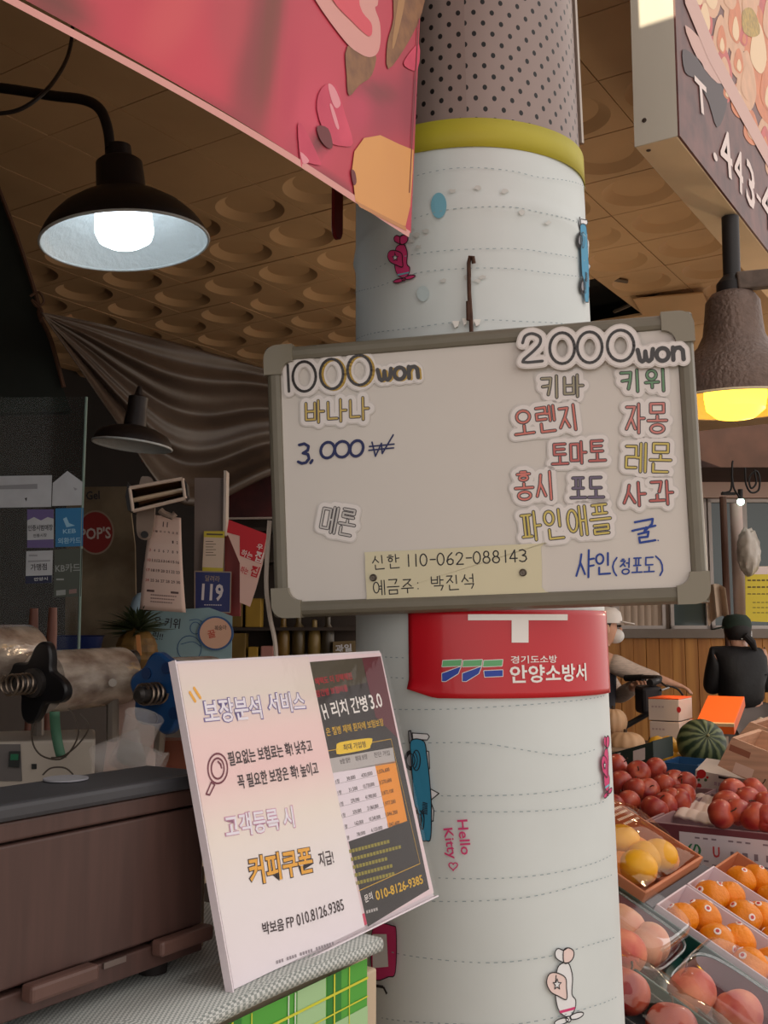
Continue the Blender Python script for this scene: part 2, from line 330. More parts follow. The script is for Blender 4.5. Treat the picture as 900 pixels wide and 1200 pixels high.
def penfit(body, fr, x0, y0, x1, y1, hpx, slant=0, jit=0):   # pen strokes between two photo points
    st = pen(body, slant, jit); a0 = min(p[0] for L in st for p in L); a1 = max(p[0] for L in st for p in L); b0 = min(p[1] for L in st for p in L); b1 = max(p[1] for L in st for p in L)
    a, b = fr.px(x0, y0), fr.px(x1, y1); m1 = fr.px((x0 + x1) / 2, (y0 + y1) / 2 - hpx / 2); m2 = fr.px((x0 + x1) / 2, (y0 + y1) / 2 + hpx / 2)
    wd = math.hypot(b[0] - a[0], b[1] - a[1]); ht = math.hypot(m1[0] - m2[0], m1[1] - m2[1]); an = math.atan2(b[1] - a[1], b[0] - a[0]); ca, sa = math.cos(an), math.sin(an)
    cx, cy = (a[0] + b[0]) / 2, (a[1] + b[1]) / 2; o = []
    for L in st:
        q = []
        for p in L:
            X = ((p[0] - a0) / (a1 - a0) - .5) * wd; Y = ((p[1] - b0) / (b1 - b0) - .5) * ht; q.append((cx + X * ca - Y * sa, cy + X * sa + Y * ca))
        o.append(q)
    return o
# ------------------------------------------------------------------ the setting
CZ = 2.98
m_ceil = mat('ceiling_board', (196, 162, 124), .75, noise=.12, nscale=3)
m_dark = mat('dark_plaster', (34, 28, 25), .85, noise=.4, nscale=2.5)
m_black = mat('black_plaster', (22, 20, 19), .9)
m_floor = mat('concrete_floor', (120, 110, 100), .7, noise=.3, nscale=4)
mb = MB().box((-6, -9, -.1), (14, 9, 0)); put('floor', mb, m_floor, loc=(0, 0, 0), smooth=0, kind='structure')
# unseen slab added to block the sun, leaving the sign's top lit
put('sun_blocker', MB().box((-3.4, -.45, 3.30), (1.072, 1.0, 3.36)), mat('blocker_sheet', (150, 146, 140), .7), smooth=0, kind='structure')
# tiled ceiling: 30 cm boards, most with a recessed disc, two missing
gx0, gy0, TS = 1.942 - 3.3, 2.159 - 1.8, .3003
h1 = onz(700, 335, CZ); h2 = onz(765, 325, CZ); h3 = onz(705, 350, CZ)
holes = {(int((h.x - gx0) // TS), int((h.y - gy0) // TS)) for h in [onz(x, y, CZ) for x, y in ((700, 352), (712, 366), (745, 364))]}
mb = MB()
for i in range(0, 30):
    for j in range(1, 15):
        if (i, j) in holes: continue
        x0, y0 = gx0 + i * TS + .002, gy0 + j * TS + .002; x1, y1 = x0 + TS - .004, y0 + TS - .004; cx, cy = (x0 + x1) / 2, (y0 + y1) / 2
        bz = CZ + random.uniform(0, .0025)
        sq = [(x0, y0), (x1, y0), (x1, y1), (x0, y1)]
        for a, b in zip(sq, sq[1:] + sq[:1]): mb.add([(a[0], a[1], bz), (b[0], b[1], bz), (b[0], b[1], bz + .012), (a[0], a[1], bz + .012)], [(0, 1, 2, 3)])
        if gx0 + i * TS > 2.5 and i < 20:
            n = 32; r0, r1 = .122, .088; ring = []; out = []
            for k in range(n):
                a = math.pi * 2 * (k + .5) / n - math.pi * .75; c, s_ = math.cos(a), math.sin(a)
                m_ = max(abs(c), abs(s_)); out.append((cx + c / m_ * (x1 - x0) / 2, cy + s_ / m_ * (y1 - y0) / 2, bz))
                ring.append((c, s_))
            vs = out + [(cx + c * r0, cy + s_ * r0, bz) for c, s_ in ring] + [(cx + c * r1, cy + s_ * r1, bz + .022) for c, s_ in ring]
            fs = [(q, (q + 1) % n, n + (q + 1) % n, n + q) for q in range(n)] + [(n + q, n + (q + 1) % n, 2 * n + (q + 1) % n, 2 * n + q) for q in range(n)] + [tuple(range(2 * n, 3 * n))]
            mb.add(vs, fs)
            for c0 in sq: pass
            # corner fans between the square's corners and the outer loop
            for k in range(n):
                p, q = out[k], out[(k + 1) % n]
                if abs(p[0] - q[0]) > 1e-6 and abs(p[1] - q[1]) > 1e-6:
                    cc = (x1 if (p[0] + q[0]) / 2 > cx else x0, y1 if (p[1] + q[1]) / 2 > cy else y0, bz); mb.add([p, q, cc], [(0, 1, 2)])
        else: mb.add([(x, y, bz) for x, y in sq], [(0, 1, 2, 3)])
ceil = put('ceiling', mb, m_ceil, loc=(0, 0, CZ), smooth=20, kind='structure')
mb = MB().box((gx0, gy0 + TS, CZ + .14), (8, 4.9, CZ + .2)); put('ceiling_slab', mb, m_black, smooth=0, kind='structure')
mb = MB()
for a, b in (((675, 305), (775, 372)), ((690, 322), (735, 330)), ((720, 365), (800, 330))):
    p, q = onz(*a, CZ + .012), onz(*b, CZ + .012); mb.tube([p, q], .009, 6)
put('ceiling_frame', mb, mat('galvanised', (120, 110, 100), .5, .6), ceil)
# a loose board sagging out of the ceiling beside the hole
p = onz(790, 352, CZ); fr = Fr(p + V((0, 0, -.045)), (1, .12, -.10), (-.1, 1, .05))
mb = MB().box((-.16, -.15, 0), (.16, .15, .008), fr)
put('ceiling_tile', mb, m_ceil, smooth=0, bevel=.002, label='loose ceiling board sagging out beside the dark hole in the ceiling', cat='ceiling tile')
mb = MB().box((-.9, 4.72, 0), (9.0, 4.9, CZ + .2)); put('wall_back', mb, m_dark, smooth=0, kind='structure')
mb = MB().box((-1.1, .9, 0), (-.9, 4.9, CZ + .2)); put('wall_left', mb, m_dark, smooth=0, kind='structure')

# ------------------------------------------------------------------ the round column
def hdir(x, y, R): r = ray(x, y); k = R / math.hypot(r.x, r.y); return V((r.x * k, r.y * k))
CA, CB = hdir(551, 300, 1.665), hdir(575, 1180, 1.665); ZA, ZB = 2.12, .72
ccen = lambda z: tuple(CB + (CA - CB) * ((z - ZB) / (ZA - ZB)))
crad = lambda z: (.1895) + (ZA - z) * .0105
TH0 = math.atan2(-ccen(1.5)[1], -ccen(1.5)[0])
cyl = Cyl(ccen, crad, TH0)
m_core = mat('column_concrete', (110, 105, 100), .8)
mb = MB().grid(lambda u, v: cyl.pt((u * 2 * math.pi) * .195, v * 3.0, -.007), 64, 4, wrap=True)
column = put('column', mb, m_core, loc=(*ccen(0), 0), kind='structure')
# perforated metal jacket: a grid of round holes drawn from the jacket's own coordinates
def uvgrid(o, uvs):
    l = o.data.uv_layers.new(name='uv')
    for p in o.data.polygons:
        for li in p.loop_indices: l.data[li].uv = uvs[o.data.loops[li].vertex_index]
m = mat('perforated_steel', (150, 132, 126), .42, .4, noise=.15, nscale=8, stretch=(1, 1, .2)); nt = m.node_tree; B = nt.nodes['Principled BSDF']
uvn = nt.nodes.new('ShaderNodeUVMap'); sx = nt.nodes.new('ShaderNodeSeparateXYZ'); nt.links.new(uvn.outputs[0], sx.inputs[0])
def mth(op, a, b=None):
    n = nt.nodes.new('ShaderNodeMath'); n.operation = op
    for k, x in enumerate((a, b)):
        if x is None: continue
        if isinstance(x, (int, float)): n.inputs[k].default_value = x
        else: nt.links.new(x, n.inputs[k])
    return n.outputs[0]
def cell(o, off): return mth('SUBTRACT', mth('FRACT', mth('ADD', o, off)), .5)
def dots(ox, oy): a, b = cell(sx.outputs[0], ox), cell(sx.outputs[1], oy); return mth('LESS_THAN', mth('ADD', mth('MULTIPLY', a, a), mth('MULTIPLY', b, b)), .015)
hole = mth('MAXIMUM', dots(0, 0), dots(.5, .5))
old = B.inputs['Base Color'].links[0].from_socket; mx = nt.nodes.new('ShaderNodeMix'); mx.data_type = 'RGBA'
nt.links.new(hole, mx.inputs[0]); nt.links.new(old, mx.inputs[6]); mx.inputs[7].default_value = rgb(14, 12, 12); nt.links.new(mx.outputs[2], B.inputs['Base Color'])
nt.links.new(mth('MULTIPLY', mth('SUBTRACT', 1.0, hole), .4), B.inputs['Metallic'])
NA = 72; z0 = 2.22; zj0, zj1 = 2.14, 2.995
vs = []; mb = MB()
mb.grid(lambda u, v: cyl.pt(u * 2 * math.pi * .195, zj0 + (zj1 - zj0) * v, -.004), NA, 8)
jk = put('metal_jacket', mb, m, column)
uvgrid(jk, [((i % (NA + 1)) / NA * 2 * math.pi * .195 / .030, (i // (NA + 1)) / 8 * (zj1 - zj0) / .0345) for i in range(len(mb.v))])
mb = MB()
mb.tube([cyl.pt(*cyl.px(684, 20)) + V((0, 0, .5)), cyl.pt(*cyl.px(684, 0)), cyl.pt(*cyl.px(687, 168))], .004, 6)
put('jacket_seam', mb, mat('bright_steel', (170, 160, 150), .3, .9), column)
# printed paper wrap
zt = lambda a: 2.268 - .01 * math.cos(a / .195 - .3)
def wrap(u, v):
    a = (u - .5) * 2 * math.pi * .195; b = .0 + v * (zt(a)); c = 0
    fold = 2.115 + .012 * math.sin(a * 7 + 1); d = b - fold
    c += .0045 * math.exp(-(d / .010) ** 2) + (.0016 * math.sin(a * 23) * math.exp(-((b - 2.19) / .03) ** 2))
    return cyl.pt(a, b, c)
m_wrap = mat('wrap_paper', (216, 222, 221), .55, noise=.07, nscale=5, bump=.05, bscale=14)
mb = MB().grid(wrap, 96, 190); wrap_o = put('paper_wrap', mb, m_wrap, column)
m_yel = mat('yellow_border', (184, 172, 48), .55, noise=.1, nscale=9)
mb = MB().grid(lambda u, v: cyl.pt((u - .5) * 2 * math.pi * .195, zt((u - .5) * 2 * math.pi * .195) - .043 + .045 * v, .0020 + .0006 * math.sin(u * 40)), 96, 2)
put('border_band', mb, m_yel, column, solid=.001)
# print on the wrap: dashed lines, cars, little planes (their riders left out), lettering
m_dash = mat('dash_ink', (150, 166, 172), .6); m_ink = mat('black_ink', (40, 38, 42), .6); m_pink = mat('pink_ink', (214, 62, 120), .6); m_blue = mat('car_blue', (58, 146, 184), .6)
m_pale = mat('pale_pink_ink', (240, 214, 208), .6); m_white = mat('white_ink', (236, 236, 238), .6); m_grey = mat('grey_ink', (150, 150, 155), .6); m_lblue = mat('sky_blue_ink', (118, 176, 196), .6); m_peach = mat('peach_ink', (240, 196, 170), .6)
PM = [m_dash, m_ink, m_pink, m_blue, m_pale, m_white, m_grey, m_lblue, m_peach, mat('faint_blue_ink', (196, 210, 212), .6)]
mb = MB(); E = .0042
def cline(pts, wd, mat_, c=E): mb.strokes([[cyl.px(*p) for p in pts]], wd, cyl, c, mat_, capn=0)
def cpoly(pts, mat_, c=E):
    q = [cyl.px(*p) for p in pts]; mb.prism(q, c, c, cyl, mat_)
def outl(pts, fill, c=E, wd=.0014, ink=1):
    if fill is not None: cpoly(pts, fill, c)
    q = [cyl.px(*p) for p in pts]; mb.strokes([q + [q[0]]], wd, cyl, c + .0003, ink, capn=6)
for pts in ([(490, 207), (540, 198), (600, 202), (640, 210), (685, 224)], [(443, 316), (470, 303), (510, 296), (560, 293), (610, 293), (650, 299), (684, 307)],
            [(414, 345), (443, 337), (490, 321), (540, 316), (600, 316), (650, 322), (688, 329)], [(420, 398), (445, 390), (480, 386), (520, 380), (570, 376), (620, 378), (680, 384)],
            [(487, 257), (520, 248), (560, 244), (600, 244), (640, 252), (680, 265)],
            [(425, 768), (480, 771)], [(425, 790), (480, 795)], [(464, 831), (520, 831), (580, 828), (650, 823), (706, 815)], [(455, 871), (520, 870), (567, 871), (622, 880), (663, 885), (697, 877)],
            [(518, 932), (560, 932), (620, 930), (680, 922), (706, 914)], [(510, 950), (560, 951), (640, 949), (708, 938)], [(515, 1028), (560, 1029), (620, 1026), (680, 1015), (715, 1000)],
            [(500, 1055), (560, 1055), (620, 1050), (680, 1035), (715, 1024)], [(450, 1112), (470, 1117), (520, 1124), (580, 1127), (640, 1120), (690, 1106), (718, 1097)], [(450, 1192), (520, 1198), (600, 1199), (680, 1182), (720, 1167)]):
    q = smooth([cyl.px(*p) for p in pts], 10); acc = 0; seg = []
    for i in range(len(q) - 1):                        # walk the curve in dashes
        (x0, y0), (x1, y1) = q[i], q[i + 1]; l = math.hypot(x1 - x0, y1 - y0); n = max(1, int(l / .0015))
        for k in range(n):
            acc += l / n
            if acc % .0105 < .0058: seg.append((x0 + (x1 - x0) * k / n, y0 + (y1 - y0) * k / n))
            else:
                if len(seg) > 1: mb.strokes([[seg[0], seg[-1]]], .0013, cyl, E, 0, capn=0)
                seg = []
def car(o, s, pts):       # pts placed by a local map (crop units) -> photo pixels
    f = lambda p: (o[0] + p[0] * s[0], o[1] + p[1] * s[1])
    for wc in ((86, 320), (135, 760)):
        outl([f(p) for p in ell(*wc, 47, 72)], 1); outl([f(p) for p in ell(*wc, 30, 48)], 6, E + .0003); 
    outl([f(p) for p in [(68, 105), (85, 100), (98, 190), (88, 215), (72, 180)]], 6)
    outl([f(p) for p in [(95, 118), (205, 125), (220, 145), (205, 170), (100, 165)]], 5)
    outl([f(p) for p in smooth([(88, 175), (180, 178), (205, 300), (222, 450), (236, 650), (232, 890), (200, 915), (165, 895), (140, 700), (112, 640), (98, 450), (90, 300)], 4, True)], 3, E + .0006)
    outl([f(p) for p in ell(128, 320, 28, 75)], None, E + .0009); outl([f(p) for p in ell(172, 760, 12, 70)], None, E + .0009)
    for k in range(7): 
        q = [cyl.px(*f((172, 630 + 13 * k))), cyl.px(*f((208, 640 + 13 * k)))]; mb.strokes([q], .0012, cyl, E + .001, 1, capn=0)
    outl([f(p) for p in [(196, 250), (215, 255), (222, 380), (205, 400)]], 5); outl([f(p) for p in [(236, 640), (252, 690), (248, 770), (236, 770)]], 5); outl([f(p) for p in [(225, 530), (290, 565), (235, 610)]], 5)
car((470, 840), (.158, .158), None)
car((671, 243), (.066, .122), None)
def plane(o, s, body, wing, ring):
    f = lambda p: (o[0] + p[0] * s[0], o[1] + p[1] * s[1])
    outl([f(p) for p in smooth([(405, 325), (360, 360), (342, 450), (340, 600), (370, 720), (440, 765), (490, 710), (500, 630), (470, 580), (475, 450), (460, 370), (440, 330)], 4, True)], body)
    outl([f(p) for p in smooth([(405, 325), (345, 290), (335, 240), (360, 210), (402, 225), (440, 205), (480, 230), (480, 280), (450, 320)], 4, True)], body, E + .0003)
    outl([f(p) for p in smooth([(405, 325), (402, 225), (440, 205), (480, 230), (480, 280), (450, 320)], 3, True)], wing, E + .0006)
    outl([f(p) for p in smooth([(415, 445), (340, 405), (285, 420), (268, 490), (300, 560), (360, 595), (425, 622), (425, 530)], 4, True)], wing, E + .0006)
    st = [(350 + (42 if k % 2 == 0 else 18) * math.sin(k * math.pi / 5) * .8, 500 - (42 if k % 2 == 0 else 18) * math.cos(k * math.pi / 5) * 1.1) for k in range(10)]
    outl([f(p) for p in st], 5, E + .0009, .0011)
    cpoly([f(p) for p in [(368, 715), (495, 682), (490, 705), (378, 735)]], ring, E + .0006)
    for e, r_ in (((385, 800), -.3), ((505, 755), -.35)): outl([f(p) for p in ell(*e, 58, 24, rot=r_)], wing if body == 2 else body, E + .0006)
    outl([f(p) for p in ell(440, 782, 20, 24)], body, E + .0009)
plane((600, 1080), (.1444, .1444), 5, 4, 2)
plane((428, 258), (.108, .090), 2, 2, 7)
plane((690, 838), (.042, .117), 2, 2, 7)
cpoly(ell(515, 242, 9, 15), 7); cpoly(ell(497, 345, 7, 9), 9)
# pink television drawing low on the left, and a dark hook shape under it
outl(smooth([(440, 1086), (462, 1084), (467, 1092), (466, 1138), (458, 1144), (440, 1144)], 4, True), 2); cpoly([(440, 1094), (456, 1094), (458, 1132), (440, 1134)], 5, E + .0006)
cline([(440, 1154), (452, 1156), (456, 1164)], .004, 1)
# script lettering running down the wrap
def TD(body, x0, y0, x1, y1, wpx, bold):
    a, b = cyl.px(x0, y0), cyl.px(x1, y1); L = math.hypot(b[0] - a[0], b[1] - a[1]); h_ = abs(cyl.px((x0 + x1) / 2 + wpx / 2, (y0 + y1) / 2)[0] - cyl.px((x0 + x1) / 2 - wpx / 2, (y0 + y1) / 2)[0])
    T(mb, cyl, body, (a[0] + b[0]) / 2, (a[1] + b[1]) / 2, L, h_, math.atan2(b[1] - a[1], b[0] - a[0]), E, 2, bold)
TD('Hello', 542, 960, 547, 1001, 12, .014); TD('Kitty', 524, 970, 530, 1006, 14, .014)
hx = [(532 + 4.2 * 16 * math.sin(t) ** 3 / 16 * 1.2, 1014 - 4.2 * (13 * math.cos(t) - 5 * math.cos(2 * t) - 2 * math.cos(3 * t) - math.cos(4 * t)) / 16 * 1.2) for t in [k * math.pi / 10 for k in range(20)]]
outl(hx, None, E, .0016, 2)
# creases, scuffs and small stains of the paper
put('wrap_print', mb, PM, wrap_o, smooth=0)
mb = MB(); rr = random.Random(3)
for (x, y) in ((531, 225), (560, 222), (590, 226), (478, 262), (484, 270), (490, 276), (484, 284), (492, 290), (500, 272), (560, 330), (548, 326), (566, 326), (610, 250), (640, 262), (520, 330)):
    mb.prism([cyl.px(x + (rr.random() + .6) * 3.5 * math.cos(a), y + (rr.random() + .5) * 2.6 * math.sin(a)) for a in [k * .7 for k in range(9)]], .0043, .0043, cyl)
put('stain', mb, mat('wrap_stain', (203, 203, 199), .8), wrap_o, smooth=0)
mb = MB()
for x, y, s_ in ((535, 381, 4), (545, 378, 3), (552, 380, 4), (559, 379, 4)): mb.prism([cyl.px(x - s_, y - 3), cyl.px(x + s_, y - 3), cyl.px(x + s_ * .6, y + 3), cyl.px(x - s_ * .3, y + 5)], .003, .008, cyl)
put('torn_tape', mb, mat('torn_paper', (240, 236, 230), .7), wrap_o, smooth=0)
# rusty hook that carries the whiteboard
mb = MB(); P_ = lambda x, y, c: cyl.pt(*cyl.px(x, y), c)
mb.tube([P_(555, 312, .012), P_(554, 306, .016), P_(551, 305, .014), P_(549.5, 311, .010), P_(550, 345, .009), P_(552, 376, .010), P_(552.5, 392, .012)], .0032, 8)
mb.tube([P_(548.5, 356, .011), P_(549, 378, .012)], .0028, 8)
put('wire_hook', mb, mat('rusty_wire', (92, 62, 48), .7, .4, noise=.4, nscale=60), label='rusty wire hook on the column just above the whiteboard', cat='hook')
# red fire-service sign wrapped round the column
m_red = mat('sign_red', (196, 18, 34), .35, coat=.3); m_sw = mat('sign_white', (240, 236, 232), .45); m_sg = mat('sign_green', (104, 178, 120), .45); m_sb = mat('sign_blue', (40, 70, 170), .45)
fs_ = thing('fire_service_sign', 'red sign with white lettering wrapped round the column below the whiteboard', 'sign', cyl.pt(*cyl.px(595, 815)))
q = [cyl.px(*p) for p in ((481, 716), (706, 716), (708, 812), (483, 817))]
def rs(u, v):
    a = q[0][0] * (1 - u) + q[1][0] * u; t = q[0][1] * (1 - u) + q[1][1] * u; b = q[3][1] * (1 - u) + q[2][1] * u
    k = max(0, 1 - u * 9) * max(0, 1 - v * 5); return cyl.pt(a, b + (t - b) * v + k * .012, .0055 + k * .006)
mb = MB().grid(rs, 40, 16); put('panel', mb, m_red, fs_, solid=.0012)
mb = MB(); c = .0075
def bar(x0, y0, x1, y1): mb.quadp(PG(cyl, [(x0, y0), (x1, y0), (x1, y1), (x0, y1)]), cyl, c, 0, 8, 2)
bar(549, 720, 661, 727); bar(598, 726, 617, 753)
TP(mb, cyl, '경기도소방', 597, 773, 649, 772, 9, c, 0, .012); TP(mb, cyl, '안양소방서', 596, 790, 682, 787, 21, c, 0, .022)
for k, x in enumerate((521, 544, 567)):                 # three slanted green-over-blue marks
    g = [(x, 774), (x + 21, 773), (x + 20, 780), (x - 1, 781)]; b2 = [(x - 1, 789), (x + 20, 781), (x + 17, 789), (x + 3, 798), (x - 1, 798)] if k < 2 else [(x, 786), (x + 21, 785), (x + 21, 792), (x + 1, 793)]
    for pg, mm in ((g, 1), (b2, 2)):
        qq = PG(cyl, pg); mb.strokes([qq + [qq[0]]], .0018, cyl, c, 0, capn=6); mb.prism(qq, c + .0003, c + .0003, cyl, mm)
put('lettering', mb, [m_sw, m_sg, m_sb], fs_, smooth=0)
# ------------------------------------------------------------------ whiteboard with its labels
BW, BH = .6, .391
bf = Fr((1.271, .669, 1.725), (.374, -.927, .031), (-.058, .010, .998))
board = thing('whiteboard', 'white price board in a grey plastic frame hung on the round column', 'whiteboard', bf.pt(0, -BH / 2, -.008))
m_frame = mat('grey_plastic', (118, 112, 98), .45, noise=.08, nscale=30); m_board = mat('enamel_white', (214, 206, 198), .22, noise=.03, nscale=4, coat=.25)
mb = MB().box((-BW / 2 + .012, -BH / 2 + .012, -.012), (BW / 2 - .012, BH / 2 - .012, -.001), bf); put('writing_surface', mb, m_board, board, smooth=0)
def rail(a, b, wdt, inner):
    mb = MB(); d = (V(b) - V(a)).normalized(); nrm = V((-d.y, d.x))
    prof = [(-.002, -.016), (0, -.004), (.003, .003), (.008, .006), (wdt - .006, .006), (wdt - .001, .004), (wdt, -.001), (wdt, -.012)]
    for e0, e1 in zip(prof, prof[1:]):
        pa, pb = [], []
        for e in (e0, e1):
            pa.append(bf.pt(*(V(a) + nrm * e[0]), e[1])); pb.append(bf.pt(*(V(b) + nrm * e[0]), e[1]))
        mb.add([pa[0], pb[0], pb[1], pa[1]], [(0, 1, 2, 3)])
    return mb
hw, hh = BW / 2, BH / 2; FW = .021
for a, b in (((-hw, -hh), (hw, -hh)), ((hw, -hh), (hw, hh)), ((hw, hh), (-hw, hh)), ((-hw, hh), (-hw, -hh))):
    put('frame_rail', rail(a, b, FW, 0), m_frame, board, smooth=60)
m_corner = mat('grey_corner', (130, 122, 104), .35, coat=.3)
for sx_, sy_ in ((-1, -1), (1, -1), (1, 1), (-1, 1)):
    c0 = (sx_ * (hw + .002), sy_ * (hh + .002)); L = .043; r_ = .02
    pts = [(0, L), (FW + .004, L)] + [(L - (L - FW - .004) * math.sin(t), L - (L - FW - .004) * math.cos(t)) for t in [k * math.pi / 2 / 6 for k in range(7)]][::-1] + [(L, 0)] + [(r_ - r_ * math.sin(t), r_ - r_ * math.cos(t)) for t in [k * math.pi / 2 / 6 for k in range(7)]]
    pts = [(c0[0] - sx_ * x, c0[1] - sy_ * y) for x, y in pts]
    ar = sum(pts[i][0] * pts[(i + 1) % len(pts)][1] - pts[(i + 1) % len(pts)][0] * pts[i][1] for i in range(len(pts)))
    if ar < 0: pts = pts[::-1]
    put('corner_cap', MB().prism(pts, -.014, .0085, bf), m_corner, board, smooth=30, bevel=.002)
m_pen = mat('blue_marker', (24, 62, 150), .45); m_penk = mat('navy_marker', (30, 40, 92), .45)
mb = MB()
st = penfit('3', bf, 349, 532, 362, 531, 23, .1) + penfit('.', bf, 364, 541, 366, 541, 3)
mb.strokes(st, .0042, bf, .0003, 1)
for cx_, w_ in ((384, 8), (401, 8.5), (418, 7.5)):
    a = [bf.px(x, y) for x, y in ell(cx_, 527.5 - (cx_ - 384) * .06, w_, 9.5, 16, rot=.35)]; mb.strokes([a + [a[0]]], .0042, bf, .0003, 1)
mb.strokes(penfit('₩', bf, 432, 524, 462, 521, 23, .2), .0022, bf, .0003, 1)
mb.strokes([[bf.px(*p) for p in L] for L in ([(744, 612), (765, 608), (764, 614), (757, 621)], [(741, 622), (768, 616)], [(757, 618), (755, 624)], [(748, 626), (760, 623), (759, 629), (749, 630), (750, 636), (768, 633)])], .0030, bf, .0003, 0)
mb.strokes([[bf.px(771, 633), bf.px(771.5, 633.5)]], .0016, bf, .0003, 0)
mb.strokes(penfit('샤', bf, 673, 664, 697, 659, 31, .35), .0027, bf, .0003, 0); mb.strokes(penfit('인', bf, 699, 661, 714, 660, 24, .1), .0027, bf, .0003, 0)
mb.strokes(penfit('(', bf, 718, 664, 723, 664, 21), .0022, bf, .0003, 0); mb.strokes(penfit('청포도', bf, 727, 664, 766, 662, 18, .15), .0021, bf, .0003, 0); mb.strokes(penfit(')', bf, 771, 663, 776, 662, 23), .0022, bf, .0003, 0)
put('handwritten_lettering', mb, [m_pen, m_penk], board, smooth=0)
# cut-out laminated word labels stuck on the board
m_lam = mat('laminated_paper', (226, 218, 214), .25, coat=.6); m_film = mat('film_edge', (206, 198, 192), .18, coat=.8)
def word_label(body, x0, y0, x1, y1, hpx, col, label, wd=.0052, strokes=None, ink=(52, 40, 40), inner=.5, grp='word labels on the whiteboard', back=.0165, lift=0):
    st = strokes or penfit(body, bf, x0, y0, x1, y1, hpx, 0, .04)
    c0 = bf.px((x0 + x1) / 2, (y0 + y1) / 2)
    t = thing('word_label', label, 'label', bf.pt(*c0, .0), grp)
    put('film', MB().blob(st, back / 2 + .0018, bf, .0002 + lift, .0009 + lift), m_film, t, smooth=0)
    put('backing', MB().blob(st, back / 2 - .0002, bf, .0008 + lift, .0014 + lift), m_lam, t, smooth=0)
    mb = MB(); mb.strokes(st, wd, bf, .0016 + lift, 0)
    if col: mb.strokes(st, wd * inner, bf, .0019 + lift, 1)
    put('lettering', mb, [mat('label_ink_%d_%d_%d' % ink, ink, .35, coat=.5)] + ([mat('label_%d_%d_%d' % col, col, .35, coat=.5)] if col else []), t, smooth=0)
    return t
ring = lambda cx, cy, rx, ry, rot=0: (lambda a: a + [a[0]])([bf.px(x, y) for x, y in ell(cx, cy, rx, ry, 24, rot=rot)])
st1 = [[bf.px(337.5, 428), bf.px(339, 459)], ring(357, 441.5, 13.5, 17.5), ring(389, 438.5, 13.5, 17.5), ring(421.5, 434, 14, 17.5)]
won1 = penfit('won', bf, 443, 440, 490, 436, 14)
st2 = [[bf.px(*p) for p in smooth([(613, 404), (616, 396), (624, 393), (633, 397), (633, 405), (625, 414), (613, 426), (636, 425)], 3)], ring(659, 410, 14.5, 18), ring(691, 409, 14.5, 18), ring(727, 407, 15.5, 18)]
won2 = penfit('won', bf, 747, 419, 800, 416, 15)
def price_label(st, won, y0, label, lift=0):
    t = word_label('', 345, 440, 488, 437, 30, None, label, strokes=st + won, wd=.0046, ink=(36, 26, 24), grp='price headings on the whiteboard', back=.0145, lift=lift)
    old = [c for c in t.children if c.name.startswith('lettering')][0]; bpy.data.objects.remove(old)
    mb = MB()
    if y0: mb.strokes([[(a + .003, b - .001) for a, b in L] for L in st[2:] + won], .0046, bf, .0016 + lift, 1)
    mb.strokes(st, .0040, bf, .0019 + lift, 0); mb.strokes(won, .0058, bf, .0019 + lift, 0)
    put('lettering', mb, [mat('heading_ink', (36, 26, 24), .35, coat=.5), mat('heading_yellow', (196, 160, 70), .4)], t, smooth=0)
price_label(st1, won1, 1, 'cut-out price heading reading 1000 won at the top of the whiteboard')
price_label(st2, won2, 0, 'cut-out price heading reading 2000 won at the top of the whiteboard', .0092)
Y_, R_, G_ = (196, 166, 70), (190, 84, 76), (70, 110, 70)
word_label('바나나', 359, 483, 432, 479, 26, Y_, 'yellow outlined word label under the 1000 won heading')
word_label('메론', 378, 607, 416, 614, 30, (196, 190, 186), 'grey tilted word label alone low on the whiteboard below the blue price')
word_label('키바', 635, 454, 683, 452, 25, (150, 140, 110), 'olive grey word label just below the 2000 won heading')
word_label('키위', 728, 448, 777, 445, 26, (92, 140, 96), 'green word label below the won of the 2000 heading')
word_label('오렌지', 603, 497, 673, 488, 31, (206, 104, 88), 'orange red three syllable word label above the red tomato label')
word_label('자몽', 734, 491, 781, 490, 34, (206, 120, 110), 'pinkish red word label between the green and the yellow label')
word_label('토마토', 647, 532, 709, 529, 25, R_, 'red three syllable word label in the middle of the 2000 won list')
word_label('레몬', 734, 536, 786, 537, 33, (206, 184, 80), 'yellow two syllable word label beside the red tomato label')
word_label('홍시', 604, 571, 645, 568, 34, (214, 110, 96), 'coral red word label above the long yellow label')
word_label('포도', 669, 572, 707, 571, 23, (96, 80, 110), 'dark purple word label between two red labels')
word_label('사과', 731, 580, 788, 577, 27, R_, 'red two syllable word label above the blue handwriting')
word_label('파인애플', 612, 618, 715, 607, 34, (206, 184, 80), 'long yellow four syllable word label above the account card')
t = thing('account_card', 'cream card with a handwritten account number held by two magnets on the whiteboard', 'card', bf.pt(*bf.px(532, 670)))
cp = PG(bf, smooth([(428, 652), (432, 647), (480, 645), (630, 637), (634, 641), (635, 688), (631, 695), (480, 702), (434, 702), (430, 698)], 3, True))
put('sheet', MB().prism(cp[::-1], .0004, .0016, bf), mat('cream_card', (216, 206, 170), .3, coat=.5, noise=.05, nscale=6), t, smooth=0)
mb = MB(); mb.strokes(penfit('신한', bf, 437, 660, 468, 657, 16, 0, .03), .0016, bf, .0018); mb.strokes(penfit('110-062-088143', bf, 479, 657, 617, 651, 14), .0018, bf, .0018)
mb.strokes(penfit('예금주:', bf, 438, 689, 490, 686, 17, 0, .05), .0016, bf, .0018); mb.strokes(penfit('박진석', bf, 506, 684, 555, 681, 17, 0, .05), .0016, bf, .0018)
put('handwritten_lettering', mb, mat('black_pen', (34, 30, 34), .5), t, smooth=0)
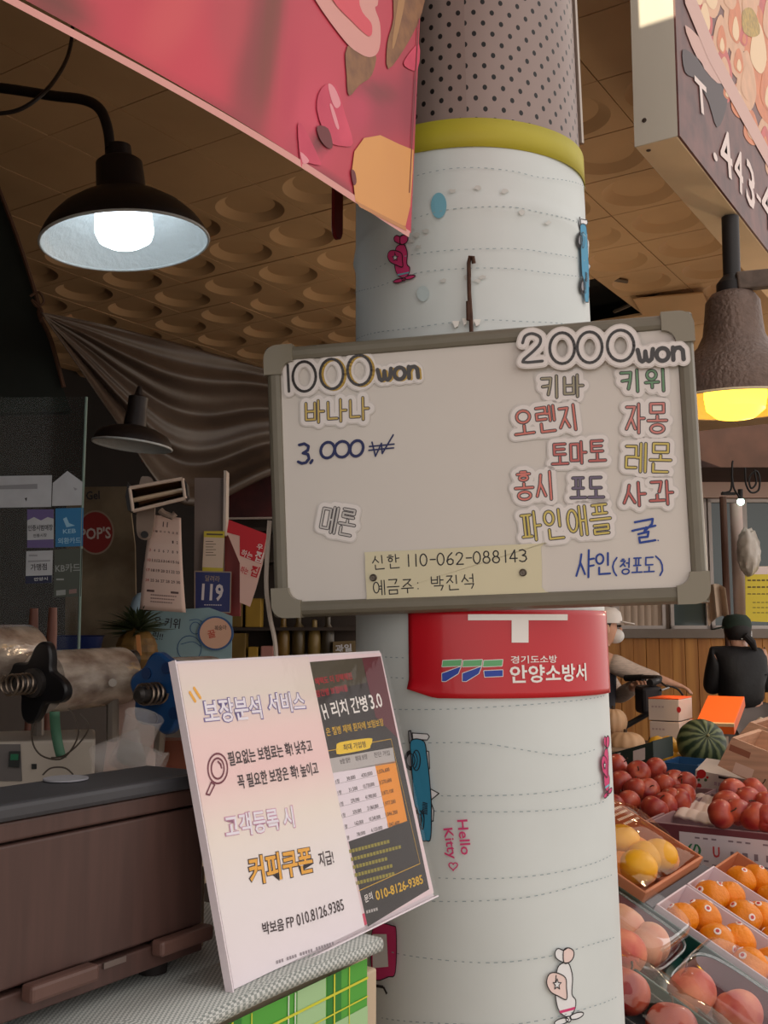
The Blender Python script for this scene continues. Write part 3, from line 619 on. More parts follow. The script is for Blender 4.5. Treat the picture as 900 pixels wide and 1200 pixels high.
for (x, y), lab in (((438, 677), 'small round grey magnet at the account card by the written name'), ((613, 671), 'small round grey magnet at the account card under the number 143')):
    p = bf.px(x, y); f2 = Fr(bf.pt(*p), bf.u, bf.v)
    put('magnet', MB().lathe([(.0052, .0017), (.0052, .0042), (.0042, .0052), (.0032, .0048), (.0016, .0048), (0, .0052)], 20, f2), mat('magnet_steel', (96, 88, 80), .35, .8), loc=bf.pt(*p, .0017), label=lab, cat='magnet', group='magnets on the whiteboard')

# ------------------------------------------------------------------ fruit banner hung along the stall front
bn = Fr((0, .72, 0), (1, 0, 0), (0, 0, 1))
m_bn = mat('banner_pink', (196, 62, 84), .5, noise=1, nscale=5, col2=(150, 52, 66), stretch=(1, 1, .8)); m_hem = mat('banner_hem', (222, 158, 150), .5)
banner = thing('banner', 'pink fruit photo banner hanging above the stall in front of the column', 'banner', (.5, .72, 2.05))
def bz(u):      # bottom edge height along x
    return 2.04 + .012 * u / 1.5
rxt, rxb = bn.px(499, 0), bn.px(487, 272); xr = lambda z: rxb[0] + (rxt[0] - rxb[0]) * (z - rxb[1]) / (rxt[1] - rxb[1])
def bp(a, b, c=0): return V((a, .72 - c + .006 * math.sin(a * 5) * (b - 2.0), b))
class BF:                                                    # the banner's gently rippled surface
    pt = staticmethod(lambda a, b, c=0: V((a, .72 + .010 * math.sin(a * 6.0) - c, b))); px = staticmethod(lambda x, y: bn.px(x, y))
Z1 = 2.975
mb = MB().grid(lambda u, v: BF.pt(-.7 + (xr(rxb[1] + (Z1 - rxb[1]) * v) + .7) * u, (2.026 + (rxb[1] - 2.026) * u) + (Z1 - (2.026 + (rxb[1] - 2.026) * u)) * v), 190, 70)
# the printed fruit photograph: soft patches of ink laid over each other
def g_(p): return V((lin(p[0]), lin(p[1]), lin(p[2])))
INKS = [((120, 20), 150, 90, .5, (206, 70, 86)), ((60, 0), 60, 26, .6, (128, 66, 62)), ((225, 70), 90, 60, .5, (210, 66, 84)), ((300, 60), 26, 120, .15, (150, 62, 66)), ((318, 30), 12, 110, .12, (132, 66, 56)), ((262, 150), 60, 22, .6, (152, 58, 66)), ((390, 60), 55, 80, .2, (204, 68, 88)), ((365, 150), 30, 60, .2, (214, 72, 98)), ((455, 125), 42, 44, 0, (168, 62, 80)), ((440, 108), 30, 12, .2, (140, 62, 68)), ((380, 215), 50, 12, .5, (128, 52, 60)), ((345, 175), 16, 26, .3, (190, 64, 84)), ((480, 110), 12, 60, 0, (156, 60, 76)), ((376, 165), 12, 16, .6, (110, 46, 48)), ((200, 20), 30, 60, .5, (216, 84, 92)), ((170, 95), 90, 16, .55, (176, 66, 72)), ((420, 130), 16, 26, 0, (196, 66, 92)), ((340, 100), 10, 60, .1, (196, 60, 84)), ((270, 20), 22, 60, .1, (196, 72, 84)), ((488, 70), 10, 16, 0, (206, 74, 92))]
cl = put('cloth', mb, m_bn, banner)
at = cl.data.color_attributes.new('print', 'FLOAT_COLOR', 'POINT')
for i, vtx in enumerate(mb.v):
    d = (vtx - EYE).dot(FWD); px_, py_ = (CXP + FPX * (vtx - EYE).dot(RT) / d, CYP - FPX * (vtx - EYE).dot(UPC) / d) if d > .05 else (0, 0)
    c = g_((196, 66, 84))
    for (x, y), rx, ry, ro, ink in INKS:
        dx, dy = px_ - x, py_ - y; X_, Y_ = (dx * math.cos(ro) + dy * math.sin(ro)) / rx, (-dx * math.sin(ro) + dy * math.cos(ro)) / ry; k = math.exp(-(X_ * X_ + Y_ * Y_) ** 1.6); c = c * (1 - k) + g_(ink) * k
    at.data[i].color = (*c, 1)
nt = m_bn.node_tree; an = nt.nodes.new('ShaderNodeAttribute'); an.attribute_name = 'print'; nt.links.new(an.outputs['Color'], nt.nodes['Principled BSDF'].inputs['Base Color'])
mb = MB()
def bpoly(pts, mm, c=.0012, n=3): mb.prism(PG(bn, smooth(pts, n, True) if n > 1 else pts), c, c, BF, mm)
def bquad(p4, mm, c=.0012): mb.quadp(PG(bn, p4), BF, c, mm, 30, 1)
bquad([(-60, -45), (485, 270), (483, 277), (-60, -35)], 0, .0016)
bpoly([(372, 105), (390, 102), (402, 135), (412, 168), (398, 172), (380, 165), (366, 130)], 6, .0016)
bpoly([(380, 100), (388, 104), (396, 122), (390, 128), (384, 118)], 7, .0018); bpoly([(382, 125), (386, 126), (394, 150), (390, 150)], 7, .0018)
bpoly([(342, 150), (350, 152), (370, 190), (368, 195), (350, 192), (346, 196)], 6, .0016); bpoly([(345, 180), (356, 190), (349, 194)], 7, .0018)
bpoly([(366, 150), (380, 152), (386, 172), (380, 175), (370, 165)], 3, .0018)
bpoly([(405, 55), (440, 60), (436, 88), (420, 100), (407, 113), (404, 90)], 8, .0016)
bpoly([(466, -30), (503, -30), (499, 14), (478, 55), (457, 80), (456, 50), (464, 20)], 8, .0016); bpoly([(474, -20), (478, 0), (466, 50), (462, 52), (468, 10)], 9, .0018)
bpoly([(480, 66), (496, 50), (494, 80), (478, 76)], 6, .0016)
L_out = [(330, -60), (362, 0), (401, 49), (420, 63), (433, 67), (443, 62), (447, 47), (446, 26), (440, 9), (444, 0), (440, -60)]
bpoly(L_out, 0, .0020, 4)
bpoly([(360, -50), (384, 0), (410, 26), (428, 41), (434, 42), (436, 36), (434, 26), (420, 7), (412, -50)], 10, .0024, 4)
bpoly([(410, 203), (413.6, 178), (426, 162), (447, 158), (471, 168), (489, 174.5), (488, 200), (485, 240), (479, 264), (470, 262), (440, 250), (415, 237), (413, 220)], 11, .0018, 1)
bpoly([(409, 200), (414, 202), (416, 214), (412, 217)], 3, .0022)
bquad([(415, 236), (479, 265), (480, 270), (420, 243)], 12, .0022)
bquad([(494.5, 20), (495.5, 20), (484, 225), (483, 225)], 3, .0022)
BM = [m_hem, mat('banner_rose', (206, 70, 92), .5, noise=1, nscale=4, col2=(190, 58, 74)), mat('banner_dark', (124, 58, 56), .5, noise=1, nscale=8, col2=(146, 62, 66)), mat('banner_maroon', (112, 44, 48), .5), mat('banner_brown', (140, 84, 70), .5),
      mat('banner_plum', (168, 66, 82), .5, noise=1, nscale=7, col2=(186, 72, 92)), mat('banner_bright', (222, 76, 104), .5, noise=1, nscale=12, col2=(200, 60, 90)), mat('banner_light', (232, 150, 160), .5), mat('banner_leaf', (150, 104, 66), .5, noise=1, nscale=50, col2=(126, 84, 56)), mat('banner_leaf_light', (176, 130, 84), .5), mat('banner_coral', (222, 84, 98), .5), mat('banner_orange', (226, 160, 92), .5, noise=1, nscale=3, col2=(216, 148, 88)), mat('banner_fold', (196, 134, 84), .5)]
put('printed_pattern', mb, BM, banner, smooth=0)
# a dark red tag hanging behind the banner
p = ony(395, 245, 1.0); f2 = Fr(p, (1, 0, 0), (0, 0, 1))
put('hanging_tag', MB().prism(ell(0, -.035, .012, .02, 10, math.pi, 2 * math.pi) + [(.012, .06), (-.012, .06)], -.004, .004, f2), mat('tag_red', (120, 30, 28), .5), label='small dark red tag hanging just below the pink banner', cat='tag', bevel=.002)

# ------------------------------------------------------------------ light-box sign on the other side of the column
SY = .58
c1 = ony(795, 160, SY); sz0 = c1.z; sx0 = c1.x; c2 = onz(741, 169, sz0); SB = c2.y
m_cream = mat('painted_metal_cream', (232, 204, 166), .5, noise=.06, nscale=10); m_end = mat('painted_metal_white', (206, 198, 184), .5, noise=.1, nscale=6, stretch=(1, 1, .15)); m_pr = mat('sign_print', (118, 74, 68), .45, noise=1, nscale=14, col2=(84, 50, 48))
sg = thing('light_box_sign', 'long box sign with a floral photo print and a phone number beside the column', 'sign', (sx0, SY, sz0))
X1 = sx0 + 3.2; sf = Fr((0, SY, 0), (1, 0, 0), (0, 0, 1))
put('box_body', MB().box((sx0, SY + .002, sz0), (X1, SB, CZ - .002)), m_cream, sg, smooth=0, bevel=.002)
put('end_plate', MB().box((sx0 - .002, SY + .001, sz0 + .001), (sx0 + .002, SB + .001, CZ - .004)), m_end, sg, smooth=0)
put('front_panel', MB().box((sx0 - .001, SY - .003, sz0 + .001), (X1, SY + .002, CZ - .004)), m_pr, sg, smooth=0)
for pt_, n_ in ((V((sx0 - .0025, ony(755, 142, SY).y + .09, 0)), 0),):
    e = onx(755, 141, sx0 - .002); put('screw', MB().lathe([(.005, 0), (.0045, .0015), (0, .002)], 12, Fr(e, (0, -1, 0), (0, 0, 1))), mat('dark_screw', (60, 45, 35), .6), sg)
e = onz(760, 176, sz0); put('screw', MB().lathe([(.005, 0), (.0045, .0015), (0, .002)], 12, Fr(e, (1, 0, 0), (0, -1, 0))), mat('dark_screw', (60, 45, 35), .6), sg)
mb = MB()
def spoly(pts, mm, c=.004, n=3): mb.prism(PG(sf, smooth(pts, n, True) if n > 1 else pts), c, c, sf, mm)
spoly([(800, -40), (960, -40), (960, 250), (900, 190), (860, 120), (822, 60)], 0, .0034, 1)
rp = random.Random(11)
cols = [1, 2, 3, 4]
for (x, y, h_, w_, lean) in ((822, 20, 36, 8, 1.0), (842, 45, 34, 7, 1.0), (858, 20, 60, 10, .9), (845, 80, 30, 8, .9), (862, 70, 30, 7, 1.0), (872, 95, 44, 9, .9), (885, 55, 60, 12, .8), (897, 100, 60, 12, .8), (862, 118, 26, 6, .9), (878, 150, 26, 7, .9), (893, 160, 28, 7, .9), (830, -10, 40, 9, 1), (875, 0, 50, 11, .8), (900, 20, 60, 12, .8), (915, 90, 60, 12, .8), (918, 160, 40, 10, .8), (815, -8, 26, 6, 1), (852, -5, 30, 9, .9), (832, 60, 22, 6, 1), (848, 105, 20, 5, 1), (905, 190, 30, 8, .8), (868, 40, 26, 6, 1)):
    k = rp.choice(cols); s_ = h_ * .80; w_ = w_ * 1.25
    petal = lambda g, dx=0, dy=0: [(x + dx - w_ * g, y + dy + s_ * .2 * g), (x + dx - w_ * .55 * g, y + dy - s_ * .7 * g), (x + dx + w_ * .15 * g, y + dy - s_ * g), (x + dx + w_ * .8 * g, y + dy - s_ * .4 * g), (x + dx + w_ * 1.1 * g, y + dy + s_ * .45 * g), (x + dx + w_ * .5 * g, y + dy + s_ * g), (x + dx - w_ * .5 * g, y + dy + s_ * .75 * g)]
    spoly(petal(1.0), rp.choice((1, 1, 2, 3)), .0040 + rp.random() * .0004); spoly(petal(.62, 1, 2), k, .0047 + rp.random() * .0002); 
    if k in (2, 3): spoly(petal(.3, 1.5, s_ * .3), 4 if k == 2 else 2, .0051)
spoly([(868, 14), (878, 10), (886, 24), (888, 40), (878, 44), (868, 36)], 5, .0052)
spoly([(797, -30), (805, -20), (838, 62), (875, 130), (905, 186), (960, 270), (960, 282), (900, 200), (866, 140), (828, 72), (800, 5)], 6, .0054, 1)
spoly([(797, 60), (806, 62), (820, 75), (825, 95), (812, 92), (800, 85)], 7, .0050); spoly([(815, 90), (836, 78), (850, 100), (848, 130), (838, 150), (828, 120)], 7, .0046)
spoly([(800, 30), (830, 60), (845, 90), (838, 98), (815, 70)], 6, .0050)
TP(mb, sf, 'T', 812, 108, 826, 122, 34, .0056, 8, .02); TP(mb, sf, '.', 833, 182, 838, 187, 9, .0056, 8, .03)
for ch, xa, ya, xb, yb, h_ in (('4', 841, 172, 855, 186, 50), ('4', 858, 190, 868, 207, 48), ('3', 872, 208, 882, 228, 50), ('-', 884, 229, 889, 236, 5), ('4', 890, 230, 902, 250, 50), ('7', 905, 250, 915, 268, 46)):
    if ch == '7': continue
    TP(mb, sf, ch, xa, ya, xb, yb, h_, .0056, 8, .012)
put('printed_pattern', mb, [mat('print_back', (112, 66, 60), .45), mat('petal_cream', (224, 172, 134), .45, noise=.15, nscale=20), mat('petal_orange', (222, 128, 76), .45, noise=.2, nscale=20), mat('petal_pink', (208, 90, 84), .45, noise=.2, nscale=20), mat('petal_pale', (236, 202, 160), .45), mat('stamen_yellow', (196, 158, 60), .45, noise=.4, nscale=90), mat('print_pale', (206, 164, 152), .45), mat('print_dark', (60, 40, 42), .45), mat('print_letter', (228, 208, 202), .45)], sg, smooth=0)

# ------------------------------------------------------------------ pendant lamps
m_lamp = mat('lamp_brown', (46, 38, 36), .45, .3, noise=.2, nscale=40); m_ref = mat('lamp_reflector', (196, 200, 200), .4, bump=.3, bscale=60)
def lampshade(root, fr, prof, inner, mo, mi):
    put('lamp_shade', MB().shell(prof, 56, fr), mo, root, smooth=50)
    put('reflector', MB().shell(inner, 56, fr), mi, root, smooth=50)
    put('rim', MB().shell([(prof[0][0] + .003 * math.cos(t), prof[0][1] + .003 * math.sin(t)) for t in [k * math.pi / 4 for k in range(9)]], 56, fr), mi, root)
lc = Wd(147, 284, 2.08); tilt = RT * .055
f2 = Fr(lc, (RT + UP0 * .10).normalized(), FH.cross(RT) * -1); ax = (UP0 - RT * .10 - FH * .02).normalized(); f2 = Fr(lc, RT + UP0 * .10, ax.cross(RT + UP0 * .10), ax)
lamp = thing('pendant_lamp', 'dark industrial lamp with a lit cool white bulb on a bent pipe arm', 'lamp', lc)
lampshade(lamp, f2, [(.165, 0), (.164, .010), (.158, .022), (.146, .040), (.122, .064), (.092, .084), (.066, .094), (.055, .100), (.049, .112), (.046, .165), (.040, .170)], [(.163, .001), (.155, .020), (.143, .038), (.119, .061), (.090, .080), (.04, .088), (.001, .09)], m_lamp, m_ref)
put('socket', MB().lathe([(.040, .168), (.034, .172), (.027, .176), (.026, .200), (.016, .204)], 24, f2), m_lamp, lamp)
m_bulb = mat('bulb_white', (232, 246, 255), .4, emit=4.5)
put('bulb', MB().lathe([(.03, .085), (.056, .06), (.058, .02), (.052, .004), (.035, -.006), (.001, -.009)], 32, f2), m_bulb, lamp)
pp = [Wd(x, y, d) for x, y, d in smooth([(129, 174, 2.085), (126, 150, 2.09), (117, 128, 2.10), (98, 117, 2.12), (60, 112, 2.14), (0, 103, 2.18), (-90, 95, 2.24)], 6)]
put('gooseneck_pipe', MB().tube(pp, .0105, 12), m_lamp, lamp)
pp = [Wd(x, y, d) for x, y, d in smooth([(86, 18, 2.3), (83, 52, 2.25), (74, 78, 2.18), (54, 106, 2.08), (26, 127, 2.05), (-5, 133, 2.04), (-60, 130, 2.04)], 6)]
put('power_cable', MB().tube(pp, .0042, 8), m_lamp, label='thin dark cable looping over the pipe arm of the lit white lamp', cat='cable')
# right: warm lamp
lc = Wd(862, 474, 2.42); ax = (UP0 + RT * .01).normalized(); f2 = Fr(lc, RT - UP0 * .01, ax.cross(RT - UP0 * .01), ax)
m_cop = mat('lamp_hammered', (112, 92, 82), .45, .35, noise=.2, nscale=60, bump=.5, bscale=110); m_refw = mat('lamp_reflector_warm', (226, 206, 170), .4)
lw = thing('pendant_lamp', 'brown hammered lamp with a glowing yellow bulb beside the whiteboard', 'lamp', lc)
lampshade(lw, f2, [(.170, 0), (.169, .03), (.160, .05), (.138, .085), (.108, .112), (.084, .135), (.070, .165), (.066, .20), (.062, .245), (.050, .262), (.036, .268)], [(.168, .001), (.166, .03), (.157, .05), (.135, .083), (.105, .109), (.05, .12), (.001, .12)], m_cop, m_refw)
put('bulb', MB().lathe([(.03, .1), (.068, .075), (.071, .02), (.066, -.012), (.045, -.03), (.001, -.037)], 32, f2), mat('bulb_yellow', (255, 205, 60), .4, emit=4.0), lw)
put('mount', MB().lathe([(.036, .262), (.036, .29), (.028, .30), (.02, .31), (.02, sz0 - lc.z - .003)], 20, f2), mat('mount_black', (34, 30, 30), .5), lw)
a, b = f2.pt(.0, -.03, .285), f2.pt(.34, -.05, .315); u = (b - a).normalized(); f3 = Fr(a, u, u.cross(V((0, -1, .1))).normalized())
put('bracket_arm', MB().box((0, -.022, -.012), ((b - a).length, .022, .012), f3), mat('rusty_bracket', (104, 88, 78), .7, .3, noise=.4, nscale=30), lw, smooth=0, bevel=.004)
# ------------------------------------------------------------------ counter with mat, plaid cloth and the clear sign holder
CT = 1.181
m_cwood = mat('counter_beige', (196, 176, 150), .6, noise=.15, nscale=6, stretch=(1, 8, 1))
ctr = thing('counter', 'stall counter with a beige end board under the woven mat', 'counter', (.2, 1.0, 0))
put('top', MB().box((-.75, .632, CT - .03), (.945, 1.5, CT)).box((.945, 1.02, CT - .03), (1.5, 1.5, CT)), m_cwood, ctr, smooth=0, bevel=.003)
put('end_board', MB().box((.925, .622, 0), (.947, 1.48, CT - .03)), m_cwood, ctr, smooth=0, bevel=.003)
put('front_board', MB().box((-.75, .636, 0), (.925, .655, CT - .03)), m_cwood, ctr, smooth=0)
m = mat('woven_mat', (190, 192, 186), .5); nt = m.node_tree; B = nt.nodes['Principled BSDF']
tc = nt.nodes.new('ShaderNodeTexCoord'); ck = nt.nodes.new('ShaderNodeTexChecker'); ck.inputs['Scale'].default_value = 330; mp = nt.nodes.new('ShaderNodeMapping'); mp.inputs['Scale'].default_value = (.8, 1.3, 1)
nt.links.new(tc.outputs['Object'], mp.inputs[0]); nt.links.new(mp.outputs[0], ck.inputs[0]); ck.inputs[1].default_value = rgb(202, 204, 200); ck.inputs[2].default_value = rgb(140, 146, 142); nt.links.new(ck.outputs[0], B.inputs['Base Color'])
wv = mth
mb = MB().grid(lambda u, v: V((-.72 + 1.66 * u, .612 + .63 * v - (.012 * (1 - u) if v == 0 else 0), CT + .004 + (.003 * math.sin(u * 23) if v < .02 else 0))), 60, 10)
mb.grid(lambda u, v: V((-.72 + 1.66 * u, .612 - .012 * (1 - u) - .001 * math.sin(v * 3), CT + .004 + .003 * math.sin(u * 23) - .011 * v)), 60, 2)
put('woven_mat', mb, m, solid=.003, label='silver grey woven mat covering the counter top under the sign holder', cat='mat')
# plaid cloth on the counter's front
pf = Fr((0, .618, 0), (1, 0, 0), (0, 0, 1))
m_g1, m_g2, m_g3, m_y1, m_w1 = mat('plaid_green', (84, 164, 62), .75), mat('plaid_pale', (164, 200, 148), .75), mat('plaid_dark', (54, 128, 52), .75), mat('plaid_yellow', (206, 206, 60), .75), mat('plaid_white', (206, 220, 196), .75)
mb = MB(); pr = lambda x0, z0, x1, z1, c, m_: mb.quadp([(x0, z0), (x1, z0), (x1, z1), (x0, z1)], pf, c, m_, 1, 1)
pr(-.7, .35, .922, CT - .014, 0, 0)
for k in range(11):
    xx = .922 - .072 - k * .15
    pr(xx - .045, .35, xx, CT - .014, .0004, 1); pr(xx + .002, .35, xx + .026, CT - .014, .0004, 2); pr(xx + .012, .35, xx + .0145, CT - .014, .0012, 3); pr(xx - .050, .35, xx - .048, CT - .014, .0012, 4); pr(xx - .06, .35, xx - .058, CT - .014, .0012, 4); pr(xx + .038, .35, xx + .0395, CT - .014, .0012, 3)
for k in range(6):
    zz = CT - .030 - k * .14
    pr(-.7, zz - .004, .922, zz - .0015, .0014, 3); pr(-.7, zz - .058, .922, zz - .03, .0008, 1); pr(-.7, zz - .066, .922, zz - .064, .0014, 4); pr(-.7, zz - .1, .922, zz - .075, .0008, 2); pr(-.7, zz - .0215, .922, zz - .02, .0014, 3)
put('plaid_cloth', mb, [m_g1, m_g2, m_g3, m_y1, m_w1], smooth=0, label='green plaid cloth hanging down the front of the counter', cat='cloth')

# clear slanted sign holder with two flyers
af = Fr((.907, .669, 1.331), (.999, .039, .011), (-.021, .246, .969)); AW, AH = .38, .2964
hold = thing('sign_holder', 'clear slanted plastic sign holder standing on the woven mat', 'sign holder', af.pt(0, -AH / 2, -.02))
m_clear = glassy('clear_plastic', (255, 255, 255), .03, .06)
crinkle(m_clear, 14, .35, .01)
put('front_sleeve', MB().grid(lambda u, v: af.pt((u - .5) * AW, (v - .5) * AH, .0035), 2, 2), m_clear, hold)
m_edge = mat('plastic_edge', (226, 214, 220), .25, coat=.5)
put('back_plate', MB().box((-AW / 2, -AH / 2, -.0045), (AW / 2, AH / 2, -.0025), af), mat('plastic_back', (222, 210, 214), .3), hold, smooth=0)
put('edge_strip', MB().box((-AW / 2 - .0012, -AH / 2, -.0045), (-AW / 2 + .0004, AH / 2, .004), af).box((-AW / 2, -AH / 2 - .0012, -.0045), (AW / 2, -AH / 2 + .0004, .004), af), m_edge, hold, smooth=0)
bb = af.pt(0, -AH / 2, -.004)
put('foot', MB().box((-AW / 2, .0, -.0015), (AW / 2, .06, .0), Fr(V((bb.x, bb.y, CT + .0085)), af.u, (0, 1, 0), (0, 0, 1))), glassy('clear_foot', (255, 255, 255), .2, .1), hold, smooth=0)
# left flyer
fl = thing('flyer', 'pink and white flyer with a magnifying glass in the clear holder', 'flyer', af.pt(-.09, -AH / 2, 0), 'flyers in the sign holder')
m = mat('flyer_paper', (236, 222, 220), .5); nt = m.node_tree; B = nt.nodes['Principled BSDF']
tcn = nt.nodes.new('ShaderNodeTexCoord'); sp = nt.nodes.new('ShaderNodeSeparateXYZ'); nt.links.new(tcn.outputs['Generated'], sp.inputs[0]); cr = nt.nodes.new('ShaderNodeValToRGB'); nt.links.new(sp.outputs[2], cr.inputs[0])
el = cr.color_ramp.elements; el[0].position = 0; el[0].color = rgb(236, 226, 232); el[1].position = 1; el[1].color = rgb(230, 212, 208)
for p_, c_ in ((.25, (236, 228, 228)), (.45, (238, 226, 216)), (.62, (240, 206, 204)), (.75, (240, 210, 206)), (.88, (228, 216, 206))): e = el.new(p_); e.color = rgb(*c_)
nt.links.new(cr.outputs[0], B.inputs['Base Color'])
lp = [(-AW / 2 + .004, -AH / 2 + .004), (.052, -AH / 2 + .004), (.058, AH / 2 - .003), (-AW / 2 + .004, AH / 2 - .003)]
lp[1] = (af.px(427, 1090)[0], lp[1][1]); lp[2] = (af.px(360, 768)[0], lp[2][1])
put('paper', MB().prism(lp, .0005, .0014, af), m, fl, smooth=0)
mb = MB(); Cc = .0018
INK = [mat('flyer_ink', (52, 30, 34), .5), mat('flyer_white', (236, 230, 240), .5), mat('flyer_violet', (120, 104, 160), .5), mat('flyer_yellow', (236, 170, 50), .5), mat('flyer_plum', (110, 36, 56), .5), mat('flyer_grey', (150, 140, 146), .5), mat('flyer_rose', (206, 150, 178), .5)]
def big(body, x0, y0, x1, y1, h, fill, edge, b1=.05, b2=.02):
    TP(mb, af, body, x0 - 1.2, y0, x1 + 1.2, y1, h + 2, Cc, edge, b1); TP(mb, af, body, x0, y0, x1, y1, h, Cc + .0003, fill, b2)
big('보장분석', 237, 835, 304, 829, 27, 1, 2); big('서비스', 312, 825, 355, 822, 22, 1, 2)
TP(mb, af, '필요없는 보험료는 확! 낮추고', 266, 890, 364, 874, 16, Cc, 0, .02)
TP(mb, af, '꼭 필요한 보장은 확! 높이고', 277, 917, 371, 900, 16, Cc, 0, .02)
big('고객등록 시', 262, 970, 342, 957, 26, 1, 6, .045, .02)
big('커피쿠폰', 290, 1022, 364, 1007, 32, 3, 0, .06, .025)
TP(mb, af, '지급!', 372, 1008, 389, 1004, 17, Cc, 0, .015)
TP(mb, af, '박보음', 306, 1089, 331, 1083, 15, Cc, 0, .02); TP(mb, af, 'FP', 334, 1082, 343, 1080, 12, Cc, 0, .01); TP(mb, af, '010.8126.9385', 346, 1079, 401, 1060, 14, Cc, 0, .01)
for k in range(22):                                     # a line of fine print too small to read
    x = 322 + k * 3.1; 
    if k in (3, 8, 14): continue
    mb.strokes([[af.px(x, 1128 - k * 1.05), af.px(x + 2.1, 1127.4 - k * 1.05)]], .0028, af, Cc, 5, capn=0)
mag = af.px(253, 902)
def lpx(pts): return [af.px(*p) for p in pts]
for rx_, ry_ in ((11.5, 17.5), (7.5, 12)): q = lpx(ell(253.5, 901, rx_, ry_, 26)); mb.strokes([q + [q[0]]], .0018, af, Cc, 4)
mb.strokes([lpx([(254, 893), (257, 896), (258, 900)])], .002, af, Cc, 4)
q = lpx([(246, 917), (250, 920), (244, 932), (240, 931)]); mb.strokes([q + [q[0]]], .0016, af, Cc, 4)
for a_, b_ in (((221, 812), (227, 822)), ((226, 807), (233, 818))): mb.strokes([lpx([a_, b_])], .0034, af, Cc, 3)
put('printed_pattern', mb, INK, fl, smooth=0)
# right flyer, black, tucked behind the left one
fr_ = thing('flyer', 'black and maroon flyer with an orange table column in the clear holder', 'flyer', af.pt(.12, -AH / 2, 0), 'flyers in the sign holder')
m_fb = mat('flyer_black', (42, 32, 30), .4, noise=.2, nscale=12); m_mar = mat('flyer_maroon', (92, 20, 34), .4); m_wm = mat('flyer_margin', (230, 208, 212), .5)
put('paper', MB().prism([(.03, -AH / 2 + .004), (AW / 2 - .002, -AH / 2 + .004), (AW / 2 - .002, AH / 2 - .003), (.03, AH / 2 - .003)], -.0018, -.0002, af), m_wm, fr_, smooth=0)
mb = MB(); D = .0000
def q4(p4, mm, c=D): mb.prism(lpx(p4), c, c, af, mm)
q4([(361, 776), (446, 769), (503, 1042), (431, 1086)], 0)
q4([(424, 771), (446, 769), (466, 865), (440, 840)], 1, .00015); q4([(361, 776), (424, 771), (430, 800), (368, 812)], 2, .00015)
TP(mb, af, '혜택도 더 강력해진', 369, 799, 412, 792, 8, .0003, 3, .02); TP(mb, af, '암간병 보험비용', 370, 813, 407, 806, 8, .0003, 3, .02)
TP(mb, af, 'H', 378, 835, 383, 833, 17, .0003, 4, .02); TP(mb, af, '리치', 388, 832, 407, 828, 18, .0003, 4, .02); TP(mb, af, '간병', 411, 827, 430, 824, 18, .0003, 4, .02); TP(mb, af, '3.0', 433, 823, 447, 820, 16, .0003, 4, .015)
TP(mb, af, '은 질병 재해 환자에 보험보장', 382, 858, 449, 846, 9, .0003, 5, .01)
q = [af.px(*p) for p in smooth([(394, 876), (398, 870), (432, 865), (436, 868), (434, 874), (430, 878), (398, 884), (394, 881)], 3, True)]; mb.prism(q, .0003, .0003, af, 6)
TP(mb, af, '최대 가입형', 402, 876, 428, 872, 7, .0005, 7, .01)
mb.strokes([lpx([(384, 880), (396, 878)]), lpx([(436, 870), (458, 866), (492, 1012), (420, 1044)])], .0007, af, .0003, 5, capn=0)
q4([(386, 889), (460, 876), (463, 894), (389, 906)], 8, .0003)
q4([(389, 906), (439, 896), (455, 970), (403, 988)], 9, .0003); q4([(439, 896), (463, 892), (477, 962), (455, 970)], 10, .0003)
for r in range(6):
    t = r / 6.0; xo = 389 + 14 * t; y0 = 908 + 80 * t
    if r: mb.strokes([lpx([(xo, y0 - 2), (xo + 51 + t * 2, y0 - 12 - t * 6)])], .0003, af, .0005, 11, capn=0)
    for k, (dx, wpx, s_) in enumerate(((4, 4, '1형'), (17, 10, ('30,000', '31,500', '270,000', '320,000', '162,000', '78,000')[r]), (34, 13, ('430,000', '10,720,000', '41,900,000', '21,060,000', '10,240,000', '6,120,000')[r]), (53, 14, ('1,076,600', '3,570,600', '3,872,100', '1,977,200', '1,046,200', '1,042,600')[r]))):
        yy = y0 + 9 - dx * .22 - t * dx * .1; TP(mb, af, s_, xo + dx, yy, xo + dx + wpx, yy - wpx * .25, 5, .0006, 7)
for s_, x_, w_ in (('보험 일반', 398, 12), ('최대 보장', 416, 14), ('진단 가입', 438, 18)): TP(mb, af, s_, x_, 893 - (x_ - 398) * .2, x_ + w_, 890 - (x_ - 398) * .2, 6, .0005, 7)
for r in range(5):
    x0, y0 = 405 + r * 2.4, 999 + r * 9.2; n_ = (14, 17, 12, 13, 13)[r]
    for k in range(n_): mb.strokes([lpx([(x0 + k * 3.7, y0 - k * .95), (x0 + k * 3.7 + 2.9, y0 - k * .95 - .75)])], .0036, af, .0003, 12, capn=0)
TP(mb, af, '문의', 427, 1054, 436, 1049, 9, .0003, 4, .01); TP(mb, af, '010-8126-9385', 440, 1050, 495, 1030, 11, .0003, 5, .02)
for k in range(5): mb.strokes([lpx([(429 + k * 2.8, 1069 - k * .8), (431 + k * 2.8, 1068.4 - k * .8)])], .003, af, .0003, 8, capn=0)
q4([(422, 1072), (427, 1070), (430, 1083), (425, 1086)], 13, .0003)
put('printed_pattern', mb, [m_fb, m_mar, mat('flyer_olive', (70, 62, 44), .4), mat('flyer_red', (176, 36, 50), .5), mat('flyer_title', (240, 234, 230), .5), mat('flyer_gold', (222, 176, 40), .5), mat('flyer_lozenge', (240, 200, 40), .45), INK[0], mat('flyer_silver', (184, 178, 176), .5), mat('flyer_cell', (232, 220, 228), .5), mat('flyer_orange', (238, 150, 40), .5), INK[5], mat('flyer_olive_text', (150, 138, 50), .5), mat('flyer_badge', (206, 70, 100), .5)], fr_, smooth=0)

